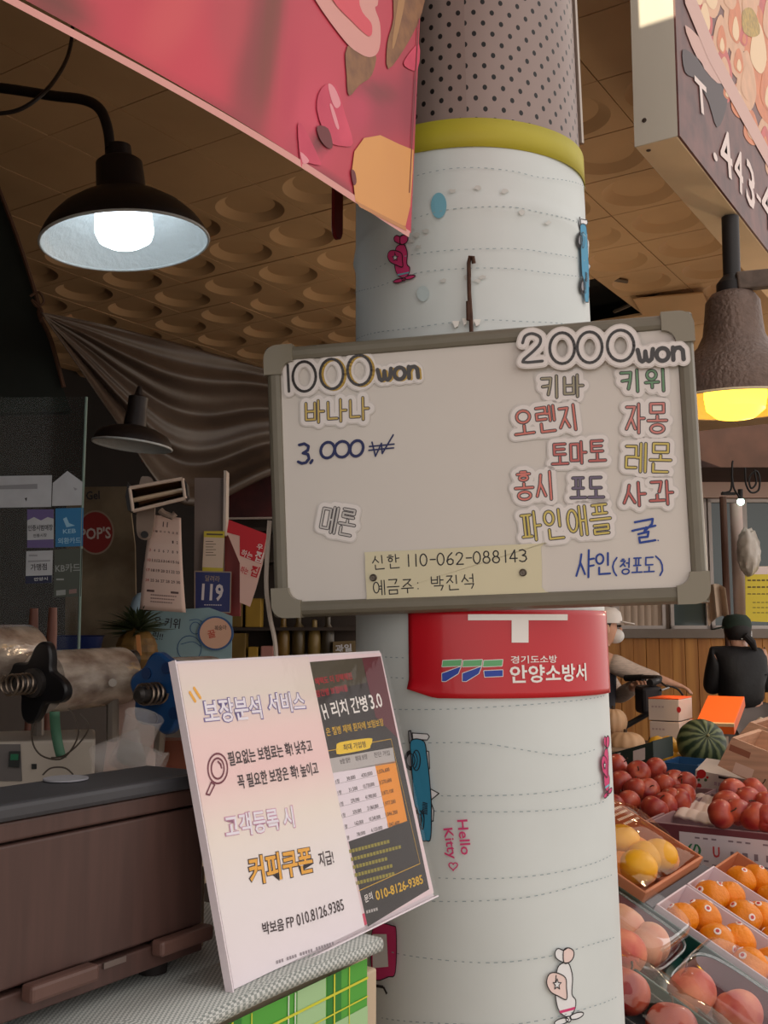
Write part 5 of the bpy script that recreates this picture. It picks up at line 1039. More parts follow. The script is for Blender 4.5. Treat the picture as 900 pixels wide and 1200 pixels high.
put('core', MB().lathe([(.019, -.004), (.019, .11), (.012, .11), (.012, -.004)], 24, f2), mat('core_card', (140, 116, 92), .7), t)
f2 = rollaxis(190, 812, MD + .06, .0)
t = thing('film_roll', 'film roll with a blue scalloped flange just behind the sign holder', 'film roll', f2.pt(0, -.06, .05))
put('flange', lobed(f2, .054, 6, .005, -.004, .010, .3), m_flb, t, smooth=30, bevel=.004)
mb = MB()
for k in range(6): a = .3 + math.pi / 6 + k * math.pi / 3; mb.prism([(.037 * math.cos(a) + .0085 * math.cos(b), .037 * math.sin(a) + .0085 * math.sin(b)) for b in [q * .524 for q in range(12)]], -.0062, -.0042, f2)
put('recess', mb, mat('flange_blue_dark', (14, 44, 86), .45), t, smooth=0)
put('film', MB().lathe([(.02, .010), (.050, .010), (.050, .11), (.02, .11)], 40, f2), m_film_, t)
put('flange', lobed(f2, .040, 4, .006, .11, .12, .2), m_blk, t, smooth=30)
sp = [f2.pt(.0145 * math.cos(k * .5), .0145 * math.sin(k * .5), -.005 - .0008 * k) for k in range(50)]; put('spring', MB().tube(sp, .002, 6), mat('spring_steel', (140, 124, 110), .3, .9), t)
put('hub', MB().lathe([(.011, -.004), (.011, -.05), (.006, -.054), (0, -.054)], 20, f2), mat('hub_grey', (60, 56, 54), .4, .5), t)
# machine body under the rolls
m_mach = mat('machine_white', (170, 160, 148), .5, noise=.1, nscale=10)
bz0 = CT; 
ms = thing('sealing_machine', 'off white cup sealing machine with a green switch behind the dark cabinet', 'machine', (.60, 1.03, CT))
mf = Fr(Wd(60, 905, 1.45), (RT * .96 + FH * .27), UP0); e0 = mf.px(-90, 870); e1 = mf.px(112, 866); zb = (CT - mf.o.z)
put('body', MB().box((e0[0], zb, -.16), (e1[0], e1[1], 0), mf), m_mach, ms, smooth=0, bevel=.004)
q = [mf.px(*p) for p in ((-90, 872), (24, 872), (26, 915), (-90, 915))]; put('control_panel', MB().prism(cw(q), .0, .002, mf), mat('machine_grey', (92, 86, 84), .5), ms, smooth=0)
q = [mf.px(*p) for p in ((11, 880), (24, 880), (23, 899), (10, 898))]; sw = put('switch', MB().prism(cw(q), .001, .006, mf), mat('switch_black', (22, 24, 22), .4), ms, smooth=0, bevel=.001)
q = [mf.px(*p) for p in ((13, 883), (22, 883), (21.5, 890), (12.5, 890))]; put('switch_lens', MB().prism(cw(q), .006, .0072, mf), mat('switch_green', (28, 96, 66), .3), ms, smooth=0)
q = [mf.px(*p) for p in ((37, 895), (43, 895), (43, 901), (37, 901))]; put('maker_plate', MB().prism(cw(q), .001, .002, mf), mat('switch_black', (22, 24, 22), .4), ms, smooth=0)
for x in (-60, 44, 132): put('roll_bracket', MB().tube([Wd(x, 868, 1.52), Wd(x, 800 if x > 0 else 770, 1.52)], .009, 8), m_metal, ms)
q = [Wd(x, y, d) for x, y, d in ((186, 880, 1.54), (190, 830, 1.53), (196, 812, 1.50))]; put('roll_bracket', MB().tube(q, .008, 8), m_metal, ms)
put('axle', MB().tube([Wd(46, 800, 1.47), Wd(46, 800, 1.52)], .006, 8).tube([Wd(132, 800, 1.47), Wd(132, 800, 1.52)], .006, 8).tube([Wd(-60, 770, 1.33), Wd(-60, 770, 1.52)], .006, 8), m_metal, ms)
put('strap', MB().grid(lambda u, v: Wd(58 + 12 * u + 8 * v * v, 834 + 54 * v, 1.40 + .01 * math.sin(v * 3)), 2, 8), mat('strap_green', (70, 112, 88), .6), solid=.001, label='pale green strap hanging below the black star flange', cat='strap')
for k, pts in enumerate(([(42, 845), (38, 868), (48, 885), (70, 890), (84, 878), (92, 858), (86, 838), (80, 830)], [(94, 836), (104, 852), (92, 872), (74, 886), (60, 888)], [(50, 908), (60, 900), (76, 900), (86, 908)])):
    put('wire', MB().tube([Wd(x, y, 1.40) for x, y in smooth(pts, 5)], .0012, 5), mat('wire_dark', (70, 60, 52), .5), label=('long thin wire looping under the black star flange', 'short thin wire curling beside the green strap', 'thin wire curling on the machine edge')[k], cat='wire', group='loose wires at the sealing machine')
# leaning pinkish board with a red label
lf = ff(155, 840, 1.56, .1); t = thing('leaning_board', 'pinkish white board with a red label leaning behind the clear cups', 'board', lf.pt(*lf.px(155, 900)))
put('panel', sheet(lf, [(135, 781), (182, 786), (182, 925), (118, 925), (126, 866)], .004), mat('panel_pinkwhite', (206, 176, 166), .6), t, smooth=0)
mb = MB(); flat(mb, lf, [(135, 788), (160, 790), (160, 799), (135, 797)], 0, .001); put('red_label', mb, mat('label_red', (190, 84, 78), .6), t, smooth=0)
# clear cups lying behind the cabinet
m_cup = glassy('clear_cup', (226, 220, 216), .16, .08, True)
def cup(x, y, d, ax, label):
    f2 = Fr(Wd(x, y, d), ax.orthogonal(), ax.cross(ax.orthogonal()), ax); t = thing('plastic_cup', label, 'cup', f2.o, 'clear plastic cups behind the cabinet')
    put('wall', MB().shell([(.0, .0), (.018, .0), (.0195, .004), (.022, .03), (.0255, .062), (.027, .064), (.026, .066), (.0245, .062), (.021, .03), (.018, .005), (0, .003)], 24, f2), m_cup, t)
cup(108, 892, 1.36, (RT * .9 + UP0 * .25 + FH * .2).normalized(), 'clear plastic cup lying nearest the machine behind the cabinet')
cup(135, 880, 1.37, (UP0 * -.4 + RT * .9).normalized(), 'clear plastic cup in the middle of the three behind the cabinet')
cup(152, 892, 1.385, (UP0 + RT * .35 - FH * .2).normalized(), 'clear plastic cup tilted upright in front of the leaning board')
wb = ff(205, 885, 1.60); put('wooden_tray', sheet(wb, [(183, 868), (226, 868), (226, 981), (183, 981)], .05), mat('tray_brown', (120, 62, 40), .55, noise=.2, nscale=20), smooth=0, bevel=.002, label='reddish brown wooden tray behind the sign holder under the blue roll', cat='tray')
# ------------------------------------------------------------------ far side: wood-panelled shopfront across the alley
wf_ = Fr(Wd(800, 740, 9.2), RT, UP0); X = lambda x: wf_.px(x, 740)[0]; Z = lambda y: wf_.px(800, y)[1]
m = mat('pine_panel', (178, 116, 52), .5); nt = m.node_tree; B = nt.nodes['Principled BSDF']; tcn = nt.nodes.new('ShaderNodeTexCoord'); mpn = nt.nodes.new('ShaderNodeMapping'); mpn.inputs['Rotation'].default_value = (0, 0, math.radians(57.06)); mpn.inputs['Scale'].default_value = (7, 7, .4)
nt.links.new(tcn.outputs['Object'], mpn.inputs[0]); nz = nt.nodes.new('ShaderNodeTexNoise'); nz.inputs['Scale'].default_value = 2.2; nz.inputs['Detail'].default_value = 5; nt.links.new(mpn.outputs[0], nz.inputs['Vector']); crn = nt.nodes.new('ShaderNodeValToRGB'); nt.links.new(nz.outputs['Fac'], crn.inputs[0]); crn.color_ramp.elements[0].position = .3; crn.color_ramp.elements[1].position = .7; crn.color_ramp.elements[0].color = rgb(168, 104, 44); crn.color_ramp.elements[1].color = rgb(212, 150, 76); nt.links.new(crn.outputs[0], B.inputs['Base Color'])
mb = MB(); x = X(560); k = 0
while x < X(1150):                                  # tongue and groove boards
    mb.box((x, -1.55, -.02), (x + .112, Z(748), .0 + .002 * (k % 3)), wf_); x += .1145; k += 1
put('wall_front', mb, m, smooth=0, bevel=.004, kind='structure')
mb = MB().box((X(560), -1.55, -.12), (X(1150), 2.4, -.03), wf_); put('wall_far', mb, mat('far_wall_beige', (150, 132, 118), .7), smooth=0, kind='structure')
mb = MB().box((X(560), Z(748), -.02), (X(1150), Z(737), .05), wf_); put('trim_1', mb, mat('ledge_grey', (140, 126, 114), .5, noise=.1, nscale=6), smooth=0, kind='structure', bevel=.005)
m_teal = mat('window_teal', (74, 88, 88), .15, coat=.6); m_cur = mat('curtain_beige', (206, 184, 164), .8); m_alu = mat('aluminium_white', (206, 196, 190), .4)
def win(n, x0, x1, y0, y1, gm):
    o = put('window_%d' % n, MB().box((X(x0), Z(y1), -.028), (X(x1), Z(y0), -.02), wf_), gm, smooth=0, kind='structure')
    mb = MB(); t = .03
    for a, b, c, d in ((X(x0), X(x0) + t, Z(y1), Z(y0)), (X(x1) - t, X(x1), Z(y1), Z(y0)), (X(x0), X(x1), Z(y1), Z(y1) + t), (X(x0), X(x1), Z(y0) - t, Z(y0))): mb.box((a, c, -.02), (b, d, .02), wf_)
    put('window_frame', mb, m_alu, o, smooth=0)
win(1, 600, 722, 585, 737, m_teal); win(2, 722, 780, 585, 737, m_cur); win(3, 786, 832, 585, 737, m_teal); win(4, 834, 876, 585, 737, m_teal); win(5, 876, 960, 585, 737, m_teal); win(6, 962, 1100, 585, 737, m_teal)
mb = MB().box((X(600), Z(584), -.02), (X(1150), Z(566), .06), wf_); put('trim_2', mb, mat('header_pinkish', (214, 180, 164), .5), smooth=0, kind='structure')
mb = MB().box((X(560), Z(566), -.02), (X(1150), Z(478), .9), wf_); put('trim_3', mb, mat('awning_brown', (70, 44, 36), .7, noise=.4, nscale=4), smooth=0, kind='structure')
mb = MB(); q = [wf_.px(*p) for p in ((775, 690), (782, 600))]
for k in range(7): mb.grid(lambda u, v, k=k: wf_.pt(X(724 + 8 * k) + (X(732) - X(724)) * u, Z(736) + (Z(600) - Z(736)) * v, -.012 + .01 * math.sin(u * math.pi)), 5, 1)
put('curtain', mb, m_cur, label='beige pleated curtain in the far shop window above the wood panelling', cat='curtain')
# pole, bag, notice, light and cables in front of the far shop
pd = 8.3
a, b = Wd(853, 740, pd), Wd(853, 580, pd); mb = MB().tube([V((a.x, a.y, 0)), V((a.x, a.y, b.z))], .028, 10); t = thing('pole', 'rusty brown pole standing in front of the far shop windows', 'pole', (a.x, a.y, 0))
put('shaft', mb, mat('pole_rust', (104, 70, 56), .65, noise=.35, nscale=14, stretch=(1, 1, .2)), t); put('cap', MB().box((-.05, -.02, 0), (.06, .02, .02), Fr(b, RT, FH)), mat('mount_black', (34, 30, 30), .5), t, smooth=0)
pc_ = Wd(868, 735, 8.35); put('white_post', MB().tube([V((pc_.x, pc_.y, 0)), V((pc_.x, pc_.y, Wd(868, 588, 8.35).z))], .05, 12), mat('post_pinkwhite', (206, 184, 176), .6, noise=.1, nscale=6), label='pinkish white post beside the yellow notice', cat='post')
bgc = Wd(877, 646, 8.15); rr = random.Random(8)
put('plastic_bag', MB().ball(bgc, (.112, .085, .19), 26, 18, fn=lambda d: 1 + .10 * math.sin(7 * d.x + 3 * d.z) * math.cos(6 * d.y + 5 * d.z) + .05 * math.sin(19 * d.x + 11 * d.z) - .25 * max(0, d.z - .6)), mat('bag_translucent', (206, 196, 184), .3, noise=.15, nscale=14, bump=.5, bscale=24, coat=.4), smooth=60, label='crumpled whitish plastic bag hanging at the rusty pole', cat='bag')
nf = ff(893, 700, 8.2); t = thing('notice', 'bright yellow notice sheet with small text at the right of the rusty pole', 'notice', nf.pt(*nf.px(895, 728)))
put('sheet', sheet(nf, [(873, 664), (930, 663), (930, 730), (874, 728)], .004), mat('notice_bright', (232, 208, 60), .5), t, smooth=0)
mb = MB(); flat(mb, nf, [(873, 664), (883, 664), (883, 673), (873, 673)], 1); flat(mb, nf, [(883, 664), (930, 663), (930, 673), (883, 673)], 0)
for r, y in enumerate((680, 688, 696)):
    for k in range(9): mb.strokes([[nf.px(876 + k * 5.5, y), nf.px(880 + k * 5.5, y)]], .012 if r < 2 else .008, nf, .0014, 2, capn=0)
for r, y in enumerate((706, 712, 718)):
    for k in range(8): mb.strokes([[nf.px(882 + k * 5, y), nf.px(885.5 + k * 5, y)]], .006, nf, .0014, 2, capn=0)
put('printed_pattern', mb, [mat('leaflet_white', (240, 220, 214), .5), mat('leaflet_red', (206, 30, 44), .5), mat('notice_text', (110, 92, 40), .6)], t, smooth=0)
c = Wd(868, 588, 8.25); t = thing('small_lamp', 'small greenish white lamp glowing above the plastic bag', 'lamp', c); put('bulb', MB().ball(c, .03, 12, 8), mat('lamp_greenwhite', (206, 255, 226), .4, emit=5), t); put('socket', MB().tube([c + V((0, 0, .02)), c + V((0, 0, .10))], .02, 10), mat('mount_black', (34, 30, 30), .5), t)
for k, (pts, lab) in enumerate((([(846, 577), (851, 577), (857, 572), (858, 545), (859, 540)], 'black wire running up from the top of the rusty pole'), ([(873, 548), (874, 566), (880, 577), (889, 574), (890, 560), (886, 552), (878, 560), (880, 572), (886, 566), (884, 550)], 'tangle of black cable looped under the far awning'), ([(858, 560), (860, 572), (866, 582), (868, 584)], 'thin black wire leading down to the small greenish lamp'))):
    put('cable', MB().tube([Wd(x, y, 8.2) for x, y in smooth(pts, 6)], .008, 6), mat('cable_black', (26, 24, 24), .5), label=lab, cat='cable')
put('cloth_bundle', MB().grid(lambda u, v: Wd(826 + 24 * u + 4 * v, 690 - 6 * math.sin(u * 3) + 44 * v - 10 * v * u, 8.27 + .05 * math.sin(u * 11)), 14, 8), mat('cloth_beige', (196, 172, 150), .8), solid=.004, label='beige cloth hanging beside the rusty pole below the whiteboard corner', cat='cloth')
# wall that closes the alley beyond
put('wall_end', MB().box((X(1120), -1.55, -8), (X(1150), 2.4, 0), wf_), mat('far_wall_beige', (150, 132, 118), .7), smooth=0, kind='structure')
put('wall_side', MB().box((X(560), -1.55, -4), (X(575), 2.4, 0), wf_), mat('far_wall_beige', (150, 132, 118), .7), smooth=0, kind='structure')

# ------------------------------------------------------------------ people and the bicycle
def skin(name, verts, edges, mt, parent, root=0, sub=2):
    o0 = ROOT[parent.name]; ks = list(verts); me = bpy.data.meshes.new(name); me.from_pydata([verts[k][0] - o0 for k in ks], [(ks.index(a), ks.index(b)) for a, b in edges], [])
    o = bpy.data.objects.new(name, me); COL.objects.link(o); o.parent = parent; me.materials.append(mt); ROOT[o.name] = o0
    md = o.modifiers.new('skin', 'SKIN'); md.use_smooth_shade = True
    if not me.skin_vertices:
        bm_ = None
    for i, k in enumerate(ks):
        r = verts[k][1]; me.skin_vertices[0].data[i].radius = r if isinstance(r, tuple) else (r, r); me.skin_vertices[0].data[i].use_root = (i == root)
    s_ = o.modifiers.new('sub', 'SUBSURF'); s_.levels = sub; s_.render_levels = sub
    return o
m_skin = mat('skin_tone', (206, 156, 130), .5); m_hair = mat('hair_black', (30, 25, 24), .6)
def person(name, base, r, f, J, label, wear, hips_back=False):
    L = lambda p: base + r * p[0] + f * p[1] + UP0 * p[2]
    t = thing('person', label, 'person', base)
    j = {k: L(v) for k, v in J.items()}
    V_ = {'pelvis': (j['pelvis'], .125), 'spine': (j['spine'], .115), 'chest': (j['chest'], .125), 'neck0': (j['neck'] - UP0 * .03, .06), 'neck': (j['neck'] + UP0 * .02, .052), 'chin': (j['head'] - UP0 * .05, .072), 'head': (j['head'] + UP0 * .03, .088), 'crown': (j['head'] + UP0 * .095, .055)}
    E_ = [('pelvis', 'spine'), ('spine', 'chest'), ('chest', 'neck0'), ('neck0', 'neck'), ('neck', 'chin'), ('chin', 'head'), ('head', 'crown')]
    SL = {}; 
    for s in ('l', 'r'):
        V_.update({'sh' + s: (j['sh' + s], .06), 'el' + s: (j['el' + s], .045), 'wr' + s: (j['wr' + s], .030), 'hip' + s: (j['hip' + s], .09), 'kn' + s: (j['kn' + s], .058), 'an' + s: (j['an' + s], .042), 'toe' + s: (j['an' + s] + f * .14 - UP0 * .04, .034)})
        E_ += [('chest', 'sh' + s), ('sh' + s, 'el' + s), ('el' + s, 'wr' + s), ('pelvis', 'hip' + s), ('hip' + s, 'kn' + s), ('kn' + s, 'an' + s), ('an' + s, 'toe' + s)]
        d = (j['wr' + s] - j['el' + s]).normalized(); hd = j.get('hd' + s, d); hd = hd.normalized() if hasattr(hd, 'normalized') else d
        side = hd.cross(UP0).normalized(); dn = side.cross(hd).normalized() * -1
        V_['palm' + s] = (j['wr' + s] + hd * .065, (.036, .016)); E_.append(('wr' + s, 'palm' + s))
        for q, (off, ln) in enumerate(((-.027, .055), (-.009, .068), (.009, .064), (.026, .048))):
            p0 = j['wr' + s] + hd * .092 + side * off; p1 = p0 + hd * ln * .5 - UP0 * .008; p2 = p1 + hd * ln * .32 - UP0 * .022
            V_['k%d%s' % (q, s)] = (p0, .0095); V_['m%d%s' % (q, s)] = (p1, .0085); V_['t%d%s' % (q, s)] = (p2, .0075); E_ += [('palm' + s, 'k%d%s' % (q, s)), ('k%d%s' % (q, s), 'm%d%s' % (q, s)), ('m%d%s' % (q, s), 't%d%s' % (q, s))]
        sg_ = -1 if s == 'r' else 1
        p0 = j['wr' + s] + hd * .035 + side * .034 * sg_; p1 = p0 + hd * .03 + side * .016 * sg_ - UP0 * .012; V_['th' + s] = (p0, .011); V_['tt' + s] = (p1, .009); E_ += [('wr' + s, 'th' + s), ('th' + s, 'tt' + s)]
    skin('body', V_, E_, m_skin, t)
    # clothes over the body
    JK = {'hem': (j['pelvis'] - UP0 * .03, wear['hem']), 'waist': (j['spine'], wear['waist']), 'chest': (j['chest'], wear['chest']), 'collar': (j['neck'] - UP0 * .02, .075)}
    JE = [('hem', 'waist'), ('waist', 'chest'), ('chest', 'collar')]
    if wear['sleeve'] is None:
        for s in ('l', 'r'):
            JK['sh' + s] = (j['sh' + s], .085); JK['el' + s] = (j['el' + s], .068); JK['wr' + s] = (j['wr' + s] - (j['wr' + s] - j['el' + s]).normalized() * .02, .048); JE += [('chest', 'sh' + s), ('sh' + s, 'el' + s), ('el' + s, 'wr' + s)]
        skin('jacket', JK, JE, wear['top'], t)
    else:
        for s in ('l', 'r'): JK['sh' + s] = (j['sh' + s], .075); JE.append(('chest', 'sh' + s))
        skin('vest', JK, JE, wear['top'], t)
        for s in ('l', 'r'):
            dd = (j['wr' + s] - j['el' + s]).normalized()
            skin('sleeve', {'a': (j['sh' + s] + (j['el' + s] - j['sh' + s]) * .05, .070), 'b': (j['el' + s], .058), 'c': (j['wr' + s] - dd * .03, .042)}, [('a', 'b'), ('b', 'c')], wear['sleeve'], t)
    TR = {'w': (j['pelvis'], .14)}; TE = []
    for s in ('l', 'r'): TR['h' + s] = (j['hip' + s], .105); TR['k' + s] = (j['kn' + s], .078); TR['a' + s] = (j['an' + s] + UP0 * .04, .065); TE += [('w', 'h' + s), ('h' + s, 'k' + s), ('k' + s, 'a' + s)]
    skin('trousers', TR, TE, wear['trousers'], t)
    for s in ('l', 'r'): put('shoe', MB().ball(j['an' + s] + f * .055 - UP0 * .035, .05, 14, 10).add([], []), mat('shoe_dark', (38, 36, 38), .6), t)
    return t, j
bA = Wd(866, 740, 7.6); bA.z = 0
JA = dict(pelvis=(0, 0, .93), spine=(0, .01, 1.12), chest=(0, .02, 1.28), neck=(0, .04, 1.40), head=(.005, .06, 1.49), shl=(-.165, .02, 1.33), shr=(.165, .02, 1.33), ell=(-.20, .06, 1.08), elr=(.195, .0, 1.09), wrl=(-.10, .27, 1.10), wrr=(.15, .24, 1.16), hipl=(-.09, 0, .88), hipr=(.09, 0, .88), knl=(-.10, .03, .48), knr=(.10, .02, .48), anl=(-.10, -.02, .085), anr=(.11, -.03, .085))
m_coat = mat('coat_black', (26, 25, 27), .55, bump=.25, bscale=30)
tA, jA = person('a', bA, RT, FH, JA, 'person in a black jacket and dark green cap seen from behind by the wood panelling', dict(hem=(.19, .15), waist=.165, chest=.15, top=m_coat, sleeve=None, trousers=mat('trousers_grey', (120, 110, 106), .8)))
hd_ = jA['head']
put('hair', MB().ball(hd_ + UP0 * .025 - FH * .012, (.098, .098, .105), 18, 12, fn=lambda d: 1 if d.z > -.75 else .9), m_hair, tA)
put('cap', MB().lathe([(.104, .03), (.106, .06), (.098, .10), (.07, .13), (.0, .14)], 24, Fr(hd_ + UP0 * .0, RT, FH)), mat('cap_green', (36, 52, 42), .7), tA)
put('cap_visor', MB().grid(lambda u, v: hd_ - RT * (.08 + .09 * v) + FH * ((u - .5) * .13 * (1 - .3 * v) + .03) + UP0 * (.045 - .02 * v), 8, 4), mat('cap_green', (36, 52, 42), .7), tA, solid=.006)
put('mask_strap', MB().tube([hd_ + RT * .1 + UP0 * .01 - FH * .02, hd_ + RT * .085 - UP0 * .03 - FH * .06, hd_ - UP0 * .045 - FH * .09], .004, 6), mat('mask_white', (232, 230, 228), .6), tA)
put('ponytail', MB().tube([hd_ + RT * .03 - FH * .09 - UP0 * .02, hd_ + RT * .07 - FH * .11 - UP0 * .07, hd_ + RT * .10 - FH * .10 - UP0 * .13], [.028, .03, .012], 10), m_hair, tA)
bB = Wd(697, 740, 6.3); bB.z = 0
JB = dict(pelvis=(-.03, 0, .93), spine=(-.02, 0, 1.12), chest=(0, 0, 1.28), neck=(.03, 0, 1.41), head=(.062, 0, 1.515), shl=(.02, .16, 1.33), shr=(.02, -.16, 1.335), ell=(.16, .12, 1.10), elr=(.20, -.17, 1.255), wrl=(.19, -.22, 1.19), wrr=(.375, -.20, 1.205), hipl=(-.03, .09, .88), hipr=(-.03, -.09, .88), knl=(.05, .10, .48), knr=(-.02, -.10, .48), anl=(.10, .10, .085), anr=(-.08, -.10, .085))
bf_ = FH                                             # this person's body faces along +RT
JB2 = {k: (v[0], v[1], v[2]) for k, v in JB.items()}
tB, jB = person('b', bB, RT, FH, JB2, 'person in a white cap and face mask pushing a bicycle beside the column', dict(hem=.15, waist=.14, chest=.135, top=mat('vest_navy', (40, 40, 52), .6), sleeve=mat('sleeve_striped', (206, 186, 172), .7, noise=.25, nscale=30, stretch=(1, 1, 6)), trousers=mat('trousers_dark', (50, 48, 54), .8)))
hd_ = jB['head']
put('hair', MB().ball(hd_ + UP0 * .035 - RT * .03, (.082, .090, .095), 18, 12), m_hair, tB)
put('cap', MB().lathe([(.103, .035), (.105, .06), (.096, .10), (.066, .128), (.0, .138)], 24, Fr(hd_, RT, FH)), mat('cap_white', (232, 226, 222), .6), tB)
put('cap_visor', MB().grid(lambda u, v: hd_ + RT * (.085 + .085 * v) + FH * ((u - .5) * .15 * (1 - .3 * v)) + UP0 * (.045 - .015 * v), 8, 4), mat('cap_white', (232, 226, 222), .6), tB, solid=.006)
put('mask', MB().ball(hd_ + RT * .062 - UP0 * .042, (.040, .056, .046), 16, 12), mat('mask_white', (232, 230, 228), .6), tB)
for s in (-1, 1): put('eye', MB().ball(hd_ + RT * .083 + FH * .032 * s + UP0 * .018, (.008, .012, .007), 8, 6), m_hair, tB)
put('nose', MB().ball(hd_ + RT * .095 - UP0 * .005, (.014, .011, .016), 8, 6), m_skin, tB)
put('ear', MB().ball(hd_ - FH * .088 + RT * .0 + UP0 * .0, (.018, .01, .028), 8, 6), m_skin, tB)
# bicycle
bc = thing('bicycle', 'dark bicycle with black handlebar and bag pushed along behind the fruit', 'bicycle', Wd(745, 740, 5.8).xy.to_3d())
m_tube = mat('bike_black', (30, 29, 32), .35); m_chr = mat('bike_chrome', (150, 146, 142), .25, .9); m_rub = mat('rubber', (24, 23, 24), .7)
ob = Wd(745, 740, 5.8); BO = V((ob.x, ob.y, 0)); bp_ = lambda x, y, z: BO + RT * x + FH * y + UP0 * z
hs = Wd(768, 797, 5.8).z
hbl = [bp_(.02, .26, hs), bp_(.06, .2, hs + .01), bp_(.115, .05, hs + .015), bp_(.115, -.05, hs + .015), bp_(.06, -.2, hs + .01), bp_(.0, -.27, hs)]
put('handlebar', MB().tube([V(p) for p in smooth(hbl, 5)], .013, 10), m_tube, bc)
for s in (1, -1): put('grip', MB().tube([bp_(.075, .17 * s, hs + .008), bp_(.0, .275 * s, hs)], .019, 12), m_rub, bc); put('brake_lever', MB().tube([bp_(.09, .17 * s, hs - .005), bp_(.12, .2 * s, hs - .03), bp_(.06, .27 * s, hs - .04)], .006, 8), m_chr, bc)
put('stem', MB().tube([bp_(.115, 0, hs + .015), bp_(.09, 0, hs - .03), bp_(.13, 0, hs - .22)], .016, 10), m_tube, bc)
fw, rw = bp_(.28, 0, .31), bp_(-.75, 0, .31)
put('fork', MB().tube([bp_(.12, 0, hs - .2), bp_(.17, .05, .62), fw + FH * .05], .013, 8).tube([bp_(.12, 0, hs - .2), bp_(.17, -.05, .62), fw - FH * .05], .013, 8), m_tube, bc)
mb = MB()
for a, b in (((.13, 0, hs - .20), (-.22, 0, .30)), ((.13, 0, hs - .14), (-.36, 0, .82)), ((-.22, 0, .30), (-.38, 0, .92)), ((-.22, .03, .30), (-.75, .05, .31)), ((-.22, -.03, .30), (-.75, -.05, .31)), ((-.36, .03, .8), (-.75, .05, .31)), ((-.36, -.03, .8), (-.75, -.05, .31))): mb.tube([bp_(*a), bp_(*b)], .016, 8)
put('frame', mb, m_tube, bc)
put('saddle', MB().ball(bp_(-.40, 0, .95), (.13, .075, .035), 18, 10), m_rub, bc)
for wc in (fw, rw):
    R_ = .30; tt = [wc + RT * (R_ * math.cos(a)) + UP0 * (R_ * math.sin(a)) for a in [2 * math.pi * k / 40 for k in range(41)]]
    wo = put('wheel', MB().tube(tt, .02, 8), m_rub, bc)
    mb = MB()
    for k in range(18): a = 2 * math.pi * k / 18; mb.tube([wc + FH * (.02 if k % 2 else -.02), wc + RT * (.285 * math.cos(a)) + UP0 * (.285 * math.sin(a))], .0016, 4)
    mb.tube([wc - FH * .05, wc + FH * .05], .018, 10); put('spoke', mb, m_chr, wo)
put('bag', MB().box((-.055, -.09, -.17), (.055, .09, -.02), Fr(bp_(.02, -.16, hs), RT, FH)), mat('bag_black', (36, 33, 38), .5), bc, smooth=0, bevel=.02)
put('brake_cable', MB().tube([V(p) for p in smooth([bp_(.12, -.15, hs - .02), bp_(.20, -.12, hs - .05), bp_(.26, -.08, hs - .16), bp_(.28, -.06, hs - .30), bp_(.24, -.05, hs - .42), bp_(.2, -.04, .62)], 6)], .0055, 6), m_rub, bc)
# ------------------------------------------------------------------ the fruit display beyond the column
SA = math.radians(27.5); SV = V((0, math.cos(SA), math.sin(SA))); SP = Fr(Wd(800, 1090, 2.1), (1, 0, 0), SV)
m_tbl = mat('display_grey', (84, 82, 84), .6, noise=.2, nscale=8); m_legm = mat('display_leg', (110, 104, 98), .45, .6)
t = thing('display_table', 'sloping grey fruit display table beside the column', 'table', (2.4, .6, 0))
put('top', MB().box((-.455, -.52, -.075), (.425, .405, -.05), SP).box((.425, -.52, -.075), (.66, .075, -.05), SP), m_tbl, t, smooth=0, bevel=.003)
for a in (-.44, .1, .40):
    for b in (-.48, .38):
        p = SP.pt(a, b, -.075); put('leg', MB().box((p.x - .015, p.y - .015, 0), (p.x + .015, p.y + .015, p.z - .008)), m_legm, t, smooth=0)
TZ = .845
t = thing('display_table', 'level dark platform under the apple cartons farther along the stall', 'table', (3.9, 1.2, 0))
put('top', MB().box((2.84, .42, TZ - .03), (5.3, 2.15, TZ)), mat('platform_dark', (46, 42, 40), .7), t, smooth=0, bevel=.003)
put('skirt', MB().box((2.845, .43, 0), (2.855, 2.1, TZ - .03)), mat('platform_dark', (46, 42, 40), .7), t, smooth=0)
for xx in (3.0, 5.2):
    for yy in (.5, 2.0): put('leg', MB().box((xx - .02, yy - .02, 0), (xx + .02, yy + .02, TZ - .03)), m_legm, t, smooth=0)
# open box helper on any frame: floor + four walls
def openbox(name, fr, a0, a1, b0, b1, c0, hgt, th, mo, label, cat, group=None, mi=None):
    t = thing(name, label, cat, fr.pt((a0 + a1) / 2, (b0 + b1) / 2, c0), group)
    put('bottom', MB().box((a0, b0, c0), (a1, b1, c0 + th), fr), mi or mo, t, smooth=0)
    for nm, l, h_ in (('end_wall', (a0, b0), (a0 + th, b1)), ('end_wall', (a1 - th, b0), (a1, b1)), ('side_wall', (a0 + th, b0), (a1 - th, b0 + th)), ('side_wall', (a0 + th, b1 - th), (a1 - th, b1))):
        put(nm, MB().box((l[0], l[1], c0 + th), (h_[0], h_[1], c0 + hgt), fr), mo, t, smooth=0, bevel=min(.002, th / 3))
    return t
m_trayw = mat('tray_white', (216, 198, 204), .55)
